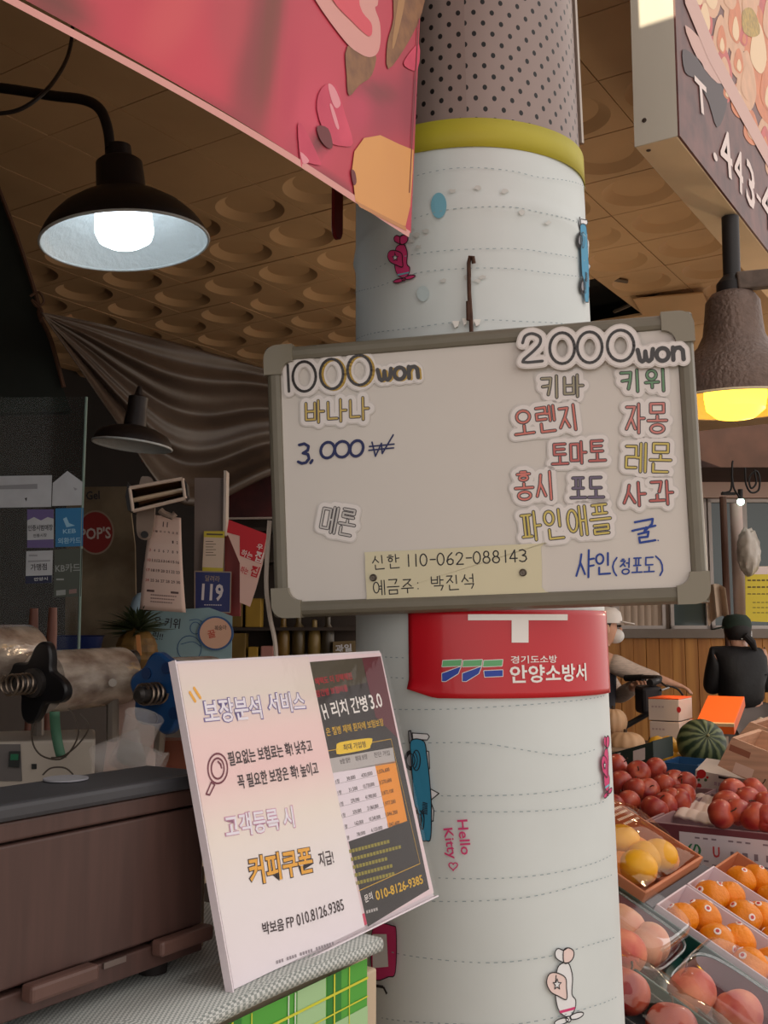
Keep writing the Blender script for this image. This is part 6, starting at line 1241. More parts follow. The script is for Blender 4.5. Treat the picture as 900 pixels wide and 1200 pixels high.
# white trays of orange citrus
openbox('fruit_tray', SP, .005, .205, -.46, .068, -.049, .062, .004, m_trayw, 'white card tray of oranges nearest the green peach tray', 'tray', 'white trays of oranges')
openbox('fruit_tray', SP, .216, .425, -.46, .068, -.049, .062, .004, m_trayw, 'white card tray of oranges farther from the green peach tray', 'tray', 'white trays of oranges')
m_box_or = mat('carton_orange', (196, 122, 84), .6, noise=.1, nscale=10)
openbox('fruit_tray', SP, .435, .655, -.46, .068, -.049, .055, .006, m_box_or, 'brown orange carton of oranges beyond the two white trays', 'tray', None)
m_or = mat('orange_peel', (240, 138, 8), .42, noise=.22, nscale=9, bump=.25, bscale=160)
def lump(d): a = math.atan2(d.y, d.x); return 1 + .05 * math.cos(5 * a) * (1 - d.z * d.z) + .05 * max(0, d.z) ** 6 - .03 * max(0, d.z) ** 40
o0 = thing('orange', 'x', 'orange', (0, 0, 0), 'oranges in the white trays')
put('fruit', MB().ball((0, 0, 0), (.036, .036, .032), 24, 16, fn=lump), m_or, o0, smooth=80)
m_stk, m_stkr = mat('fruit_sticker', (238, 226, 220), .4), mat('fruit_sticker_red', (196, 60, 60), .4)
for k, (th_, ph_) in enumerate(((.75, .4), (.85, 2.5), (.6, 4.6))):
    d = V((math.sin(th_) * math.cos(ph_), math.sin(th_) * math.sin(ph_), math.cos(th_))); f2 = Fr(d * .0335, d.orthogonal(), d.cross(d.orthogonal()), d)
    mb = MB().lathe([(.0068, -.004), (.0068, .0016), (.0, .0019)], 14, f2, 0); mb.lathe([(.0036, .0012), (.0036, .0026), (0, .0027)], 10, f2, 1); put('sticker', mb, [m_stk, m_stkr], o0, smooth=30)
rr = random.Random(21); first = True
desc = ('top', 'second', 'third', 'fourth', 'fifth', 'sixth', 'lowest')
for ti, (a_l, tn) in enumerate(((.005, 'near white tray'), (.216, 'far white tray'))):
    for ci, (ca_, cn) in enumerate(((.052, 'column beside its near wall'), (.128, 'column away from its near wall'))):
        for r in range(6):
            p = SP.pt(a_l + ca_ + rr.uniform(-.006, .006), .018 - r * .077 - ci * .025 + rr.uniform(-.004, .004), -.006 + rr.uniform(0, .004))
            lab = '%s orange down the slope in the %s, %s' % (desc[r], tn, cn); rot = (rr.uniform(-.5, .5) - .3, rr.uniform(-.5, .5) - .2, rr.random() * 6)
            if first: o0.location = p; o0.rotation_euler = rot; o0['label'] = lab; first = False
            else: copy_thing(o0, p, rot, rr.uniform(1.03, 1.12), lab)
for k, (a, b) in enumerate(((.50, .01), (.58, -.01), (.50, -.07), (.58, -.09))):
    copy_thing(o0, SP.pt(a, b, -.006), (rr.random(), rr.random(), 1), 1.0, 'orange in the brown carton beyond the white trays, ' + ('upper one beside the tray wall', 'upper one away from the trays', 'lower one beside the tray wall', 'lower one away from the trays')[k])
# orange-brown carton with a cellophane pack of yellow fruit
openbox('fruit_carton', SP, -.012, .40, .092, .40, -.049, .075, .007, m_box_or, 'orange brown carton holding cellophane wrapped yellow fruit beside the column', 'carton')
put('dark_carton', MB().box((.0, .071, -.049), (.42, .088, .004), SP), mat('carton_slate', (70, 68, 76), .6), smooth=0, label='thin dark slate box edge between the orange carton and the white trays', cat='carton')
m_yf = [mat('mango_yellow', (236, 170, 20), .45, noise=.15, nscale=10), mat('mango_orange', (226, 132, 24), .45, noise=.15, nscale=10)]
yp = [(742, 1000, 1), (725, 992, 0), (745, 1032, 0), (728, 1020, 1), (762, 1040, 1), (768, 1016, 0), (785, 1018, 1), (752, 1012, 0)]
for k, (x, y, mm) in enumerate(yp):
    a, b = SP.px(x, y); p = SP.pt(min(max(a, .05), .34), min(max(b, .15), .345), .003 + .012 * (k % 3))
    put('mango', MB().ball(p, (.05, .042, .036), 18, 12, fn=lambda d: 1 + .08 * d.x + .04 * math.sin(3 * d.y)), m_yf[mm], smooth=80, label=('topmost', 'upper', 'lower', 'middle', 'lowest', 'farthest', 'end', 'central')[k] + (' orange' if mm else ' yellow') + ' mango under the cellophane in the orange carton', cat='mango', group='mangoes in the cellophane pack')
m_cell = glassy('cellophane', (255, 244, 226), .16, .05)
crinkle(m_cell, 7, .35, .03)
t = thing('cellophane_wrap', 'shiny clear cellophane stretched over the yellow fruit in the orange carton', 'wrap', SP.pt(.19, .24, .03))
put('film', MB().grid(lambda u, v: SP.pt(-.003 + .394 * u, .101 + .290 * v, .030 + .055 * math.sin(math.pi * u) * math.sin(math.pi * v) + .006 * math.sin(9 * u + 14 * v)), 30, 24), m_cell, t)
mb = MB()
for k in range(5):
    for q in range(9): mb.strokes([[(.17 + q * .011, .30 - k * .016), (.178 + q * .011, .30 - k * .016)]], .007, SP, .064, 0, capn=0)
put('printed_pattern', mb, mat('film_print', (206, 176, 150), .5), t, smooth=0)
# green tray with clear packs of peaches
m_gt = mat('tray_teal', (22, 66, 58), .3, coat=.4)
gt = openbox('peach_tray', SP, -.30, -.012, -.47, .30, -.049, .055, .006, m_gt, 'dark teal plastic tray holding clear packs of peaches', 'tray')
m_pack = glassy('pack_clear', (255, 255, 255), .13, .05); m_mar2 = mat('pulp_maroon', (96, 36, 44), .5, noise=.2, nscale=20)
def pack(a0, a1, b0, b1, label):
    t = thing('fruit_pack', label, 'pack', SP.pt((a0 + a1) / 2, (b0 + b1) / 2, -.043), 'clear peach packs in the teal tray')
    ca, cb, ha, hb = (a0 + a1) / 2, (b0 + b1) / 2, (a1 - a0) / 2, (b1 - b0) / 2
    def sq(r, ta, tb, c): 
        o = []
        for k in range(40): a = 2 * math.pi * k / 40; c_, s_ = math.cos(a), math.sin(a); e = .45; o.append(SP.pt(ca + ta * ha * math.copysign(abs(c_) ** e, c_), cb + tb * hb * math.copysign(abs(s_) ** e, s_), c))
        return o
    rows = [sq(0, .84, .88, .060), sq(0, .91, .93, .056), sq(0, .96, .97, .036), sq(0, .99, .99, .012), sq(0, 1.0, 1.0, .008)]
    mb = MB(); n = 40
    mb.add([p for r in rows for p in r], [(j * n + i, j * n + (i + 1) % n, (j + 1) * n + (i + 1) % n, (j + 1) * n + i) for j in range(len(rows) - 1) for i in range(n)] + [tuple(range(n))])
    put('clear_lid', mb, m_pack, t, smooth=50)
    lip = sq(0, 1.0, 1.0, .008); put('rim', MB().tube(lip + [lip[0]], .0022, 6), glassy('pack_rim', (235, 240, 240), .45, .06), t)
    rows = [sq(0, .97, .97, .006), sq(0, .90, .92, -.030), sq(0, .84, .88, -.041)]; mb = MB().add([p for r in rows for p in r], [(j * n + i, (j + 1) * n + i, (j + 1) * n + (i + 1) % n, j * n + (i + 1) % n) for j in range(2) for i in range(n)] + [tuple(range(2 * n, 3 * n))])
    put('inner_tray', mb, m_mar2, t, smooth=40, solid=.001)
pack(-.285, -.045, -.035, .20, 'upper clear pack with pale peaches in the teal tray')
pack(-.285, -.03, -.37, -.05, 'lower clear pack with rosy peaches in the teal tray')
m_pp = mat('peach_pale', (226, 184, 150), .55, noise=.3, nscale=12, col2=(214, 140, 112)); m_pr = mat('peach_rosy', (228, 150, 112), .55, noise=.4, nscale=12, col2=(192, 82, 76))
def peach(d):
    a = math.atan2(d.y, d.x); return 1 - .07 * math.exp(-(a / .22) ** 2) * (1 - .3 * d.z) - .12 * max(0, d.z) ** 14
for k, (x, y, mm, lab, rz) in enumerate(((756, 1112, m_pp, 'pale peach in the upper clear pack', 4.0), (727, 1120, m_pr, 'rosy peach beside the pale one in the upper clear pack', 2.0), (808, 1168, m_pr, 'orange pink peach in the lower clear pack', 4.3), (862, 1192, m_pr, 'reddish peach at the outer end of the lower clear pack', 3.0), (728, 1090, m_pp, 'pale peach at the column side of the upper clear pack', 1.0))):
    a, b = SP.px(x, y); fx = Fr(SP.pt(a, b, 0), (1, 0, 0), SV); p = SP.pt(*SP.px(x, y), .0); o = put('peach', MB().ball((0, 0, 0), (.044, .044, .040), 28, 20, fn=peach), mm, loc=(0, 0, 0), smooth=80, label=lab, cat='peach', group='peaches in the clear packs')
    o.location = p + SP.n * .009; o.rotation_euler = (.5, -.3, rz)
# film-wrapped red apples lowest beside the column
openbox('fruit_tray', SP, -.452, -.315, -.40, .10, -.049, .045, .005, mat('tray_black', (30, 28, 30), .4), 'black tray of film wrapped red apples low beside the column', 'tray')
m_ap = mat('apple_red', (142, 34, 38), .4, noise=.55, nscale=7, col2=(186, 84, 56), stretch=(3, 3, .8), coat=.12)
def applef(d): return 1 - .22 * max(0, d.z) ** 10 - .12 * max(0, -d.z) ** 8 + .03 * math.cos(5 * math.atan2(d.y, d.x)) * max(0, -d.z) - .05 * max(0, -d.z)
ap = thing('apple', 'red apple under film in the black tray, nearest the column', 'apple', (0, 0, 0), 'film wrapped apples')
put('fruit', MB().ball((0, 0, 0), (.044, .044, .041), 24, 18, fn=applef), m_ap, ap, smooth=80)
put('stem', MB().tube([V((0, 0, .030)), V((.003, 0, .045)), V((.008, 0, .052))], [.0022, .0018, .0024], 6), mat('stem_brown', (70, 52, 36), .7), ap)
ap.location = SP.pt(-.385, -.02, .0); ap.rotation_euler = (.6, .2, 1)
copy_thing(ap, SP.pt(-.385, -.11, .0), (.5, -.2, 2), .98, 'red apple under film in the black tray, middle of the row'); copy_thing(ap, SP.pt(-.385, -.20, .0), (.2, .3, 4), 1.0, 'red apple under film in the black tray, lowest of the row'); copy_thing(ap, SP.pt(-.385, .065, .0), (.2, .3, 5), .96, 'red apple under film in the black tray, topmost of the row')
put('film_wrap', MB().grid(lambda u, v: SP.pt(-.455 + .145 * u, -.40 + .5 * v, .016 + .046 * math.sin(math.pi * u) + .004 * math.sin(30 * v + 9 * u)), 14, 30), m_cell, label='crinkled clear film stretched over the red apples in the black tray', cat='wrap')
# apple carton with two heaps
m_cart = mat('carton_mauve', (150, 118, 122), .6, noise=.1, nscale=8); m_cartm = mat('carton_maroon', (104, 48, 56), .6)
ac = openbox('apple_carton', WORLD, 2.86, 3.46, .50, .985, TZ + .001, .135, .007, m_cart, 'mauve apple carton with a white label panel, nearest to the street', 'carton', 'apple cartons')
ac2 = openbox('apple_carton', WORLD, 2.86, 3.56, .992, 1.50, TZ + .001, .135, .007, m_cart, 'mauve apple carton close behind the column, full of red apples', 'carton', 'apple cartons')
xf = Fr((2.8585, 0, 0), (0, -1, 0), (0, 0, 1), (-1, 0, 0))
for tt, rng in ((ac, (.502, .983)), (ac2, (.994, 1.498))):
    mb = MB().quadp([(-rng[1], TZ + .002), (-rng[0], TZ + .002), (-rng[0], TZ + .134), (-rng[1], TZ + .134)], xf, .0004)
    put('printed_front', mb, m_cartm, tt, smooth=0)
mb = MB(); y0_, y1_ = -.90, -.60; z0_, z1_ = TZ + .018, TZ + .118
mb.quadp([(y0_, z0_), (y1_, z0_), (y1_, z1_), (y0_, z1_)], xf, .0012, 0); mb.quadp([(-.575, z0_ - .01), (-.503, z0_ - .01), (-.503, z1_ + .012), (-.575, z1_ + .012)], xf, .0012, 3)
T(mb, xf, '(/)', y0_ + .04, z0_ + .056, .036, .03, 0, .0018, 1, .03); T(mb, xf, 'U', y0_ + .098, z0_ + .056, .018, .028, 0, .0018, 2, .03)
for k, (dx, sz) in enumerate(((.135, .008), (.165, .014), (.195, .010), (.225, .016))): mb.quadp([(y0_ + dx, z0_ + .045), (y0_ + dx + sz, z0_ + .045), (y0_ + dx + sz, z0_ + .062), (y0_ + dx, z0_ + .062)], xf, .0018, 4)
q = [(y0_ + .25, z0_ + .04), (y0_ + .285, z0_ + .04), (y0_ + .285, z0_ + .08), (y0_ + .25, z0_ + .08)]; mb.strokes([q + [q[0]]], .0018, xf, .0018, 4)
for r in range(4):
    for k in range(12):
        if (k * 7 + r * 3) % 4: mb.strokes([[(y0_ + .02 + k * .022, z0_ + (.088 if r == 0 else .03 - (r - 1) * .009)), (y0_ + .033 + k * .022, z0_ + (.088 if r == 0 else .03 - (r - 1) * .009))]], .0045, xf, .0018, 4, capn=0)
put('label_panel', mb, [mat('label_white', (206, 192, 196), .5), mat('label_green', (50, 116, 76), .5), mat('label_redmark', (190, 60, 66), .5), m_cart, mat('label_ink', (130, 112, 120), .5)], ac, smooth=0)
mb = MB().quadp([(-1.14, TZ + .03), (-1.04, TZ + .03), (-1.04, TZ + .13), (-1.14, TZ + .13)], xf, .0012); put('label_panel', mb, mat('label_lilac', (160, 140, 158), .5), ac2, smooth=0)
# apples: centre pixel, distance
rr = random.Random(4); g = 'loose apples in the mauve cartons'
def heap(lst, where, dfun):
    for k, (x, y) in enumerate(lst):
        d = dfun(x, y); p = Wd(x, y, d)
        copy_thing(ap, p, (rr.uniform(-1.2, 1.2), rr.uniform(-1.2, 1.2), rr.random() * 6), rr.uniform(.86, .94), where[k])['group'] = g
L1 = [(723, 897), (727, 918), (736, 941), (748, 906), (759, 926), (767, 948), (768, 902), (778, 921), (786, 938), (791, 917), (800, 931), (803, 918), (778, 944), (717, 945), (745, 926), (795, 939)]
W1 = ['topmost apple of the heap close to the column', 'dark red apple touching the column edge, below the topmost', 'lowest whole apple beside the column with its stalk end showing', 'large apple on top of the heap, a step from the column', 'orange red apple in the middle front of the heap', 'apple at the front edge of the heap on the foam tray', 'apple at the back top of the heap by the price tag', 'middle apple of the heap under the back top one', 'front apple of the heap beside the foam sheet corner', 'apple at the back of the heap in front of the blue tray', 'outermost apple of the heap on the foam cups', 'apple behind the outermost one on the heap', 'lowest front apple of the heap near the white cups', 'apple half hidden by the column at carton height', 'apple buried in the heap between the two big ones', 'small apple at the heap end touching the foam sheet']
heap(L1, W1, lambda x, y: 3.03 + (948 - y) / 52 * .42)
L2 = [(845, 954), (864, 952), (884, 957), (852, 944), (876, 939), (859, 929), (884, 927), (896, 944), (900, 960)]
W2 = ['front apple of the small heap, first beside the foam sheet', 'front apple of the small heap, second from the foam sheet', 'front apple of the small heap, third from the foam sheet', 'apple behind the front one by the foam sheet', 'big bright apple in the middle of the small heap', 'apple on top of the small heap near the printed carton', 'apple at the top of the small heap under the wooden crate', 'apple at the far end of the small heap', 'apple at the very end of the small heap by the frame edge']
heap(L2, W2, lambda x, y: 2.74 + (957 - y) / 30 * .20)
# foam sheet and foam cups between the heaps
c1_, c2_, c3_, c4_ = [onz(x, y, TZ + .128) for x, y in ((790, 955), (838, 967), (848, 938), (822, 930))]
put('foam_sheet', MB().grid(lambda u, v: (c1_ * (1 - u) + c2_ * u) * (1 - v) + (c4_ * (1 - u) + c3_ * u) * v + V((0, 0, .012 * abs(math.sin(v * 9.4)) + .004 * abs(math.sin(u * 12)) - .006)), 24, 30), mat('foam_white', (216, 198, 192), .8), solid=.006, label='quilted white foam sheet between the two heaps of apples', cat='foam sheet')
mb = MB(); e0, e1 = onz(778, 958, TZ + .112), onz(812, 940, TZ + .112)
for k in range(6): p = e0 + (e1 - e0) * (k / 5); mb.lathe([(.028, 0), (.036, .018), (.037, .02), (.034, .016), (.0, .003)], 9, Fr(p, (1, 0, 0), (0, 1, 0)))
put('foam_tray', mb, mat('foam_white', (216, 198, 192), .8), smooth=0, label='white foam cup tray under the heap of apples by the column', cat='foam tray', solid=.002)
# small boxes, crates and gourds behind the apples
def crate_x(name, xx, pts, dep, mt, label, cat, th=.012, group=None, plank=0):   # a tilted open crate whose end panel lies in a plane x = const
    q = [onx(x, y, xx) for x, y in pts]; t = thing(name, label, cat, q[0], group); fr = Fr((xx, 0, 0), (0, -1, 0), (0, 0, 1), (-1, 0, 0)); pp = cw([(-p.y, p.z) for p in q])
    put('end_panel', MB().prism(pp, -th, 0, fr), mt, t, smooth=0, bevel=.002); put('end_panel', MB().prism(pp, -dep, -dep + th, fr), mt, t, smooth=0, bevel=.002)
    top = [V((xx, p.y, p.z)) for p in q]                    # order: lower-left, upper-left, upper-right, lower-right
    for (a, b) in ((0, 1), (3, 2)):
        A, B_ = top[a], top[b]; n_ = (B_ - A); s_ = V((0, n_.z, -n_.y)).normalized() * (th if a == 0 else -th) * (1 if top[3].y < top[0].y else -1) * -1
        mb = MB(); vs = [A, B_, B_ + s_, A + s_]; vs = [v + V((th, 0, 0)) for v in vs] + [v + V((dep - th, 0, 0)) for v in vs]; mb.add(vs, [(0, 1, 2, 3), (7, 6, 5, 4), (0, 4, 5, 1), (1, 5, 6, 2), (2, 6, 7, 3), (3, 7, 4, 0)]); put('side_panel', mb, mt, t, smooth=0)
    A, B_ = top[0], top[3]; up_ = (top[1] - top[0]).normalized() * th; vs = [A, B_, B_ + up_, A + up_]; vs = [v + V((th, 0, 0)) for v in vs] + [v + V((dep - th, 0, 0)) for v in vs]; put('bottom', MB().add(vs, [(0, 1, 2, 3), (7, 6, 5, 4), (0, 4, 5, 1), (1, 5, 6, 2), (2, 6, 7, 3), (3, 7, 4, 0)]), mt, t, smooth=0)
    return t, fr, pp
m_pine = mat('crate_pine', (196, 152, 124), .65, noise=.25, nscale=10, stretch=(1, .4, 8))
tc_, fr, pp = crate_x('wooden_crate', 3.25, [(841, 897), (858, 864), (935, 895), (935, 944)], .34, m_pine, 'pale wooden fruit crate tilted behind the small apple heap', 'crate')
mb = MB(); pg = lambda pts: [(-onx(x, y, 3.25).y, onx(x, y, 3.25).z) for x, y in pts]
mb.prism(cw(pg([(856, 872), (880, 882), (878, 889), (854, 879)])), .0006, .0006, fr, 0); mb.prism(cw(pg([(862, 893), (884, 902), (880, 914), (858, 905)])), .0006, .0006, fr, 1)
put('printed_pattern', mb, [mat('crate_stain', (140, 84, 62), .7), mat('crate_label', (206, 172, 154), .6)], tc_, smooth=0)
crate_x('wooden_crate', 3.72, [(862, 866), (879, 846), (940, 868), (940, 898)], .36, m_pine, 'second wooden crate holding green grapes behind the tilted one', 'crate')
gc = Wd(893, 868, 4.05); rr = random.Random(9)
for k in range(3):
    c = gc + RT * (.035 * k - .02) + UP0 * (.008 * k); gt_ = thing('grapes', 'bunch of green grapes in the second wooden crate, ' + ('the one at its near corner', 'the middle one', 'the farthest along')[k], 'grapes', c, 'green grapes in the crate'); mb = MB()
    for q in range(26): d = V((rr.gauss(0, .02), rr.gauss(0, .02), rr.gauss(0, .016))); mb.ball(c + d, .010, 8, 6)
    put('cluster_leaves', mb, mat('grape_green', (146, 150, 60), .35), gt_)
m_wcart = mat('carton_white', (206, 192, 186), .6, noise=.08, nscale=8)
tw, fr, pp = crate_x('printed_carton', 3.60, [(811, 963), (815, 903), (873, 914), (868, 975)], .3, m_wcart, 'white carton printed with red apples between the two apple heaps', 'carton', .006)
put('flap', MB().add([onx(815, 903, 3.60), onx(873, 914, 3.60), onx(862, 894, 3.9), onx(828, 889, 3.9)], [(0, 1, 2, 3)]), m_wcart, tw, smooth=0, solid=.004)
mb = MB(); P3 = lambda x, y: (-onx(x, y, 3.60).y, onx(x, y, 3.60).z)
for x, y, r, mm in ((822, 907, 5.5, 0), (819, 921, 3.2, 0), (817, 911, 1.6, 0), (827, 914, 1.8, 1), (829, 911, 1.5, 0), (819, 914, 1.5, 1)): mb.prism(cw([P3(x + r * math.cos(a), y + r * math.sin(a)) for a in [k * .45 for k in range(14)]]), .0008, .0008, fr, mm)
mb.prism(cw([P3(x, y) for x, y in ((842, 909), (862, 913), (862, 916), (842, 912))]), .0008, .0008, fr, 2)
for r in range(2):
    for k in range(5 - r): a, b = P3(837 + k * 4.4, 918 + k * .9 + r * 8), P3(840.2 + k * 4.4, 918.6 + k * .9 + r * 8); mb.strokes([[a, b]], .012, fr, .0008, 3, capn=0)
put('printed_pattern', mb, [mat('print_applered', (186, 36, 40), .5), mat('print_leafgreen', (60, 92, 60), .5), mat('handle_hole', (50, 42, 42), .8), mat('print_mauve', (170, 140, 150), .5)], tw, smooth=0)
crate_x('plastic_crate', 3.86, [(712, 902), (712, 884), (765, 869), (766, 893)], .24, mat('crate_darkgreen', (38, 48, 44), .5), 'dark green plastic crate with two paper price tags behind the apples', 'crate', .008)
for k, (q, lab) in enumerate((([(742, 880), (756, 876), (756, 890), (742, 894)], 'white paper price tag on the dark crate, the one away from the column'), ([(714, 886), (727, 882), (727, 888), (714, 894)], 'white paper price tag on the dark crate, beside the column'))):
    fr = Fr((3.858, 0, 0), (0, -1, 0), (0, 0, 1), (-1, 0, 0)); pp = cw([(-onx(x, y, 3.858).y, onx(x, y, 3.858).z) for x, y in q]); put('price_tag', MB().prism(pp, .0, .001, fr), mat('tag_paper', (210, 192, 190), .6), smooth=0, label=lab, cat='price tag', group='price tags on the dark crate')
crate_x('blue_tray', 3.95, [(772, 906), (774, 893), (818, 897), (818, 910)], .22, mat('tray_blue', (44, 84, 128), .35), 'blue plastic tray behind the apple heap', 'tray', .008)
# gourds, yellow melons, watermelon
m_cg = mat('gourd_cream', (216, 176, 138), .6, noise=.2, nscale=6)
for x, y, d, r, lab in ((719, 846, 4.9, (.062, .062, .066), 'round cream gourd resting higher up beside the column'), (733, 871, 4.75, (.085, .085, .055), 'flat ribbed cream gourd lower down behind the dark crate')):
    c = Wd(x, y, d); t = thing('gourd', lab, 'gourd', c, 'cream gourds'); put('fruit', MB().ball(c, r, 44, 16, fn=lambda d_: 1 + .045 * math.cos(11 * math.atan2(d_.y, d_.x)) * (1 - d_.z ** 4) - .1 * abs(d_.z) ** 12), m_cg, t, smooth=80); put('stem', MB().tube([c + V((0, 0, r[2] * .85)), c + V((.005, 0, r[2] * 1.12))], .009, 8), mat('stem_brown', (70, 52, 36), .7), t)
put('gourd_box', MB().box((4.45, 1.62, TZ + .001), (4.95, 2.06, TZ + .135)), mat('box_beige', (150, 128, 108), .7), smooth=0, bevel=.004, label='plain beige box carrying the cream gourds', cat='box')
m_ym = mat('melon_yellow', (214, 160, 40), .45)
mdat = ((770, 872, 'top yellow melon beside the dark crate'), (783, 872, 'top yellow melon in the middle of the pile'), (792, 880, 'yellow melon touching the watermelon'), (772, 885, 'lower yellow melon beside the dark crate'), (783, 889, 'lower yellow melon in the middle of the pile'), (795, 891, 'lowest yellow melon under the watermelon side'))
for k, (x, y, lab) in enumerate(mdat):
    c = Wd(x, y, 4.38 - (y - 872) * .006); t = thing('melon', lab, 'melon', c, 'yellow melons')
    o = put('fruit', MB().ball(c, (.05, .036, .034), 30, 14, fn=lambda d_: 1 + .03 * math.cos(10 * math.atan2(d_.y, d_.z))), m_ym, t, smooth=80); put('stem', MB().ball(c + V((.05, 0, 0)), .006, 8, 6), mat('stem_brown', (70, 52, 36), .7), t)
openbox('melon_tray', WORLD, 4.16, 4.55, 1.24, 1.60, TZ + .001, .05, .006, mat('tray_cream', (196, 180, 150), .6), 'cream tray under the yellow melons and the watermelon', 'tray')
m = mat('watermelon_skin', (58, 76, 52), .45); nt = m.node_tree; B = nt.nodes['Principled BSDF']; tcn = nt.nodes.new('ShaderNodeTexCoord'); sp_ = nt.nodes.new('ShaderNodeSeparateXYZ'); nt.links.new(tcn.outputs['Object'], sp_.inputs[0])
ang = mth.__call__ 
def mnode(op, a, b=None):
    n = nt.nodes.new('ShaderNodeMath'); n.operation = op
    for k, x in enumerate((a, b)):
        if x is None: continue
        if isinstance(x, (int, float)): n.inputs[k].default_value = x
        else: nt.links.new(x, n.inputs[k])
    return n.outputs[0]
nz = nt.nodes.new('ShaderNodeTexNoise'); nz.inputs['Scale'].default_value = 30; nt.links.new(tcn.outputs['Object'], nz.inputs['Vector'])
th_ = mnode('ADD', mnode('MULTIPLY', mnode('ARCTAN2', sp_.outputs[1], sp_.outputs[0]), 13.0), mnode('MULTIPLY', nz.outputs['Fac'], 3.5)); crn = nt.nodes.new('ShaderNodeValToRGB'); nt.links.new(mnode('ADD', mnode('MULTIPLY', mnode('SINE', th_), .5), .5), crn.inputs[0])
crn.color_ramp.elements[0].position = .3; crn.color_ramp.elements[0].color = rgb(40, 56, 38); crn.color_ramp.elements[1].position = .9; crn.color_ramp.elements[1].color = rgb(112, 122, 86); nt.links.new(crn.outputs[0], B.inputs['Base Color'])
c = Wd(822, 871, 4.2); wm = thing('watermelon', 'dark green striped watermelon among the fruit behind the apples', 'watermelon', (0, 0, 0))
put('fruit', MB().ball((0, 0, 0), (.098, .098, .088), 64, 24, fn=lambda d_: 1 + .012 * math.cos(13 * math.atan2(d_.y, d_.x)) - .06 * abs(d_.z) ** 20), m, wm, smooth=80); put('stem', MB().tube([V((0, 0, .080)), V((.004, 0, .093))], .006, 8), mat('stem_pale', (130, 124, 84), .7), wm)
wm.location = c; wm.rotation_euler = (V((-.75, -.5, .45)).to_track_quat('Z', 'Y')).to_euler()
# stacked cartons behind the melons, lit orange trays
m_lit = mat('lid_orange', (236, 96, 36), .5); m_wc2 = mat('carton_greywhite', (196, 180, 172), .6, noise=.06, nscale=8)
sfm = Fr(Wd(762, 876, 4.85), (RT * .85 - FH * .53), UP0); w1 = sfm.px(797, 876)[0]; hz = lambda y: sfm.px(762, y)[1]
zb = TZ + .001 - sfm.o.z
for k, (y0, y1, lab) in enumerate(((None, 845, 'lower white carton of the stack behind the watermelon'), (844, 819, 'upper white carton with orange lid on the stack behind the watermelon'))):
    z0_ = zb if y0 is None else hz(y0) ; t = thing('carton', lab, 'box', sfm.pt(w1 / 2, z0_, -.1), 'stacked white cartons'); put('body', MB().box((0 - .004 * k, z0_, -.22), (w1, hz(y1), 0), sfm), m_wc2, t, smooth=0, bevel=.003)
    if k: put('lid', MB().box((-.004, hz(y1) + .0005, -.22), (w1, hz(y1) + .006, .0), sfm), m_lit, t, smooth=0, bevel=.002)
    mb = MB()
    for q in range(4): mb.strokes([[(.012 + q * .016, hz(y1) - .035), (.022 + q * .016, hz(y1) - .035)]], .008, sfm, .0008, 0, capn=0)
    if k: mb.prism(ell(.14, hz(y1) - .045, .010, .014), .0008, .0008, sfm, 1)
    put('printed_pattern', mb, [mat('print_greymauve', (160, 140, 140), .6), mat('print_applered', (186, 36, 40), .5)], t, smooth=0)
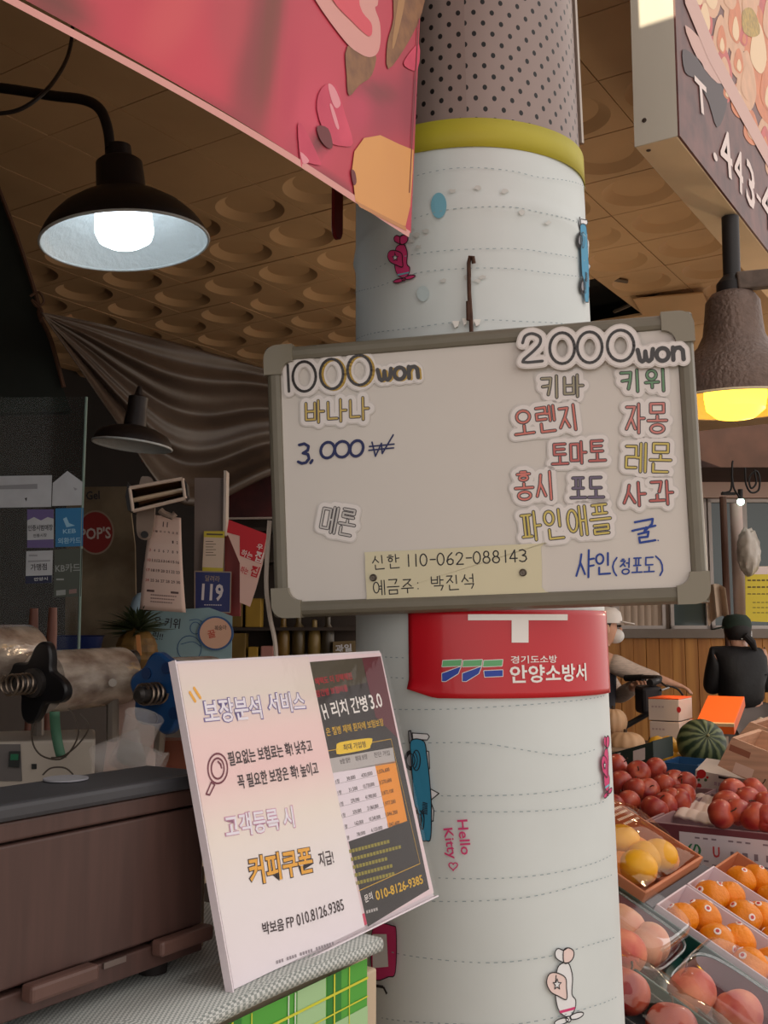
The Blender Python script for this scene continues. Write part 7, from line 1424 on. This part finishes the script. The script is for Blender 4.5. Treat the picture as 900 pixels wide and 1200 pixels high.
for k, (x, y, d, w_, dp, yaw, lab) in enumerate(((838, 846, 4.75, .17, .30, -.5, 'flat orange carton tilted beyond the watermelon'), (808, 846, 5.1, .12, .22, .1, 'flat orange carton just beside the white carton stack'))):
    p = Wd(x, y, d); u_ = Matrix.Rotation(yaw, 3, 'Z') @ RT; f2 = Fr(p, u_, (FH * .94 + UP0 * (.30 if k == 0 else .05))); t = thing('carton', lab, 'box', p, 'flat orange cartons')
    put('body', MB().box((-w_ / 2, -.02, -.05), (w_ / 2, dp, .0), f2), mat('carton_brightorange', (232, 100, 34), .5), t, smooth=0, bevel=.003); put('lid_edge', MB().box((-w_ / 2 - .002, -.022, -.012), (w_ / 2 + .002, -.012, .004), f2), mat('lid_edge_cream', (226, 190, 150), .5), t, smooth=0)
    sup = MB().box((p.x - .06, p.y - .02, TZ + .001), (p.x + .14, p.y + .16, p.z - .075)); put('support_box', sup, mat('box_beige', (150, 128, 108), .7), smooth=0, label=('beige box', 'small beige box')[k] + ' propping up the ' + ('tilted orange carton', 'orange carton by the stack')[k], cat='box')
sl = bpy.data.lights.new('fill_spot', 'SPOT'); sl.energy = 55; sl.color = (1, .62, .3); sl.spot_size = .42; sl.spot_blend = .3; sl.shadow_soft_size = .03  # unseen spot added in place of sun on the orange cartons
so = bpy.data.objects.new('fill_spot', sl); COL.objects.link(so); so.location = Wd(850, 640, 4.6) + V((0, 0, .35)); so.rotation_euler = (Wd(830, 842, 4.9) - so.location).to_track_quat('-Z', 'Y').to_euler()
for k, x in enumerate((886, 896, 892)): 
    c = Wd(x, 858 - (k == 2) * 7, 4.6); t = thing('onion', 'white onion behind the wooden crates, ' + ('lower one nearer the watermelon', 'lower one at the picture edge', 'topmost of the three')[k], 'onion', c, 'white onions'); put('bulb', MB().ball(c, (.034, .034, .030), 18, 12, fn=lambda d: 1 + .35 * max(0, d.z) ** 12), mat('onion_white', (206, 190, 170), .5), t); put('root', MB().tube([c - V((0, 0, .028)), c - V((0, 0, .036))], .006, 6), mat('stem_brown', (70, 52, 36), .7), t)
put('onion_box', MB().box((-.09, -.11, -.202), (.09, .11, -.034), Fr(Wd(891, 858, 4.62), RT, FH)), mat('box_beige', (150, 128, 108), .7), smooth=0, label='beige box under the white onions', cat='box')

# unseen warm fill lights added to brighten the ceiling and the sign's underside
for k, p in enumerate(((3.6, 1.7, 2.15), (5.4, 1.2, 2.2), (3.3, .30, 1.75))):
    pl = bpy.data.lights.new('warm_fill', 'POINT'); pl.energy = (7, 7, 7)[k]; pl.color = (1, .76, .5); pl.shadow_soft_size = .06; po = bpy.data.objects.new('warm_fill', pl); COL.objects.link(po); po.location = p
# lettering and printed pictures belong to the sheet they are printed on
for o in list(COL.objects):
    if o.type == 'MESH' and o.parent is not None and o.parent.parent is None and o.name.split('.')[0] in ('printed_pattern', 'lettering', 'handwritten_lettering'):
        for sib in o.parent.children:
            if sib is not o and sib.name.split('.')[0] in ('panel', 'paper', 'cloth', 'front_panel', 'page', 'sheet', 'backing', 'writing_surface'): o.parent = sib; break
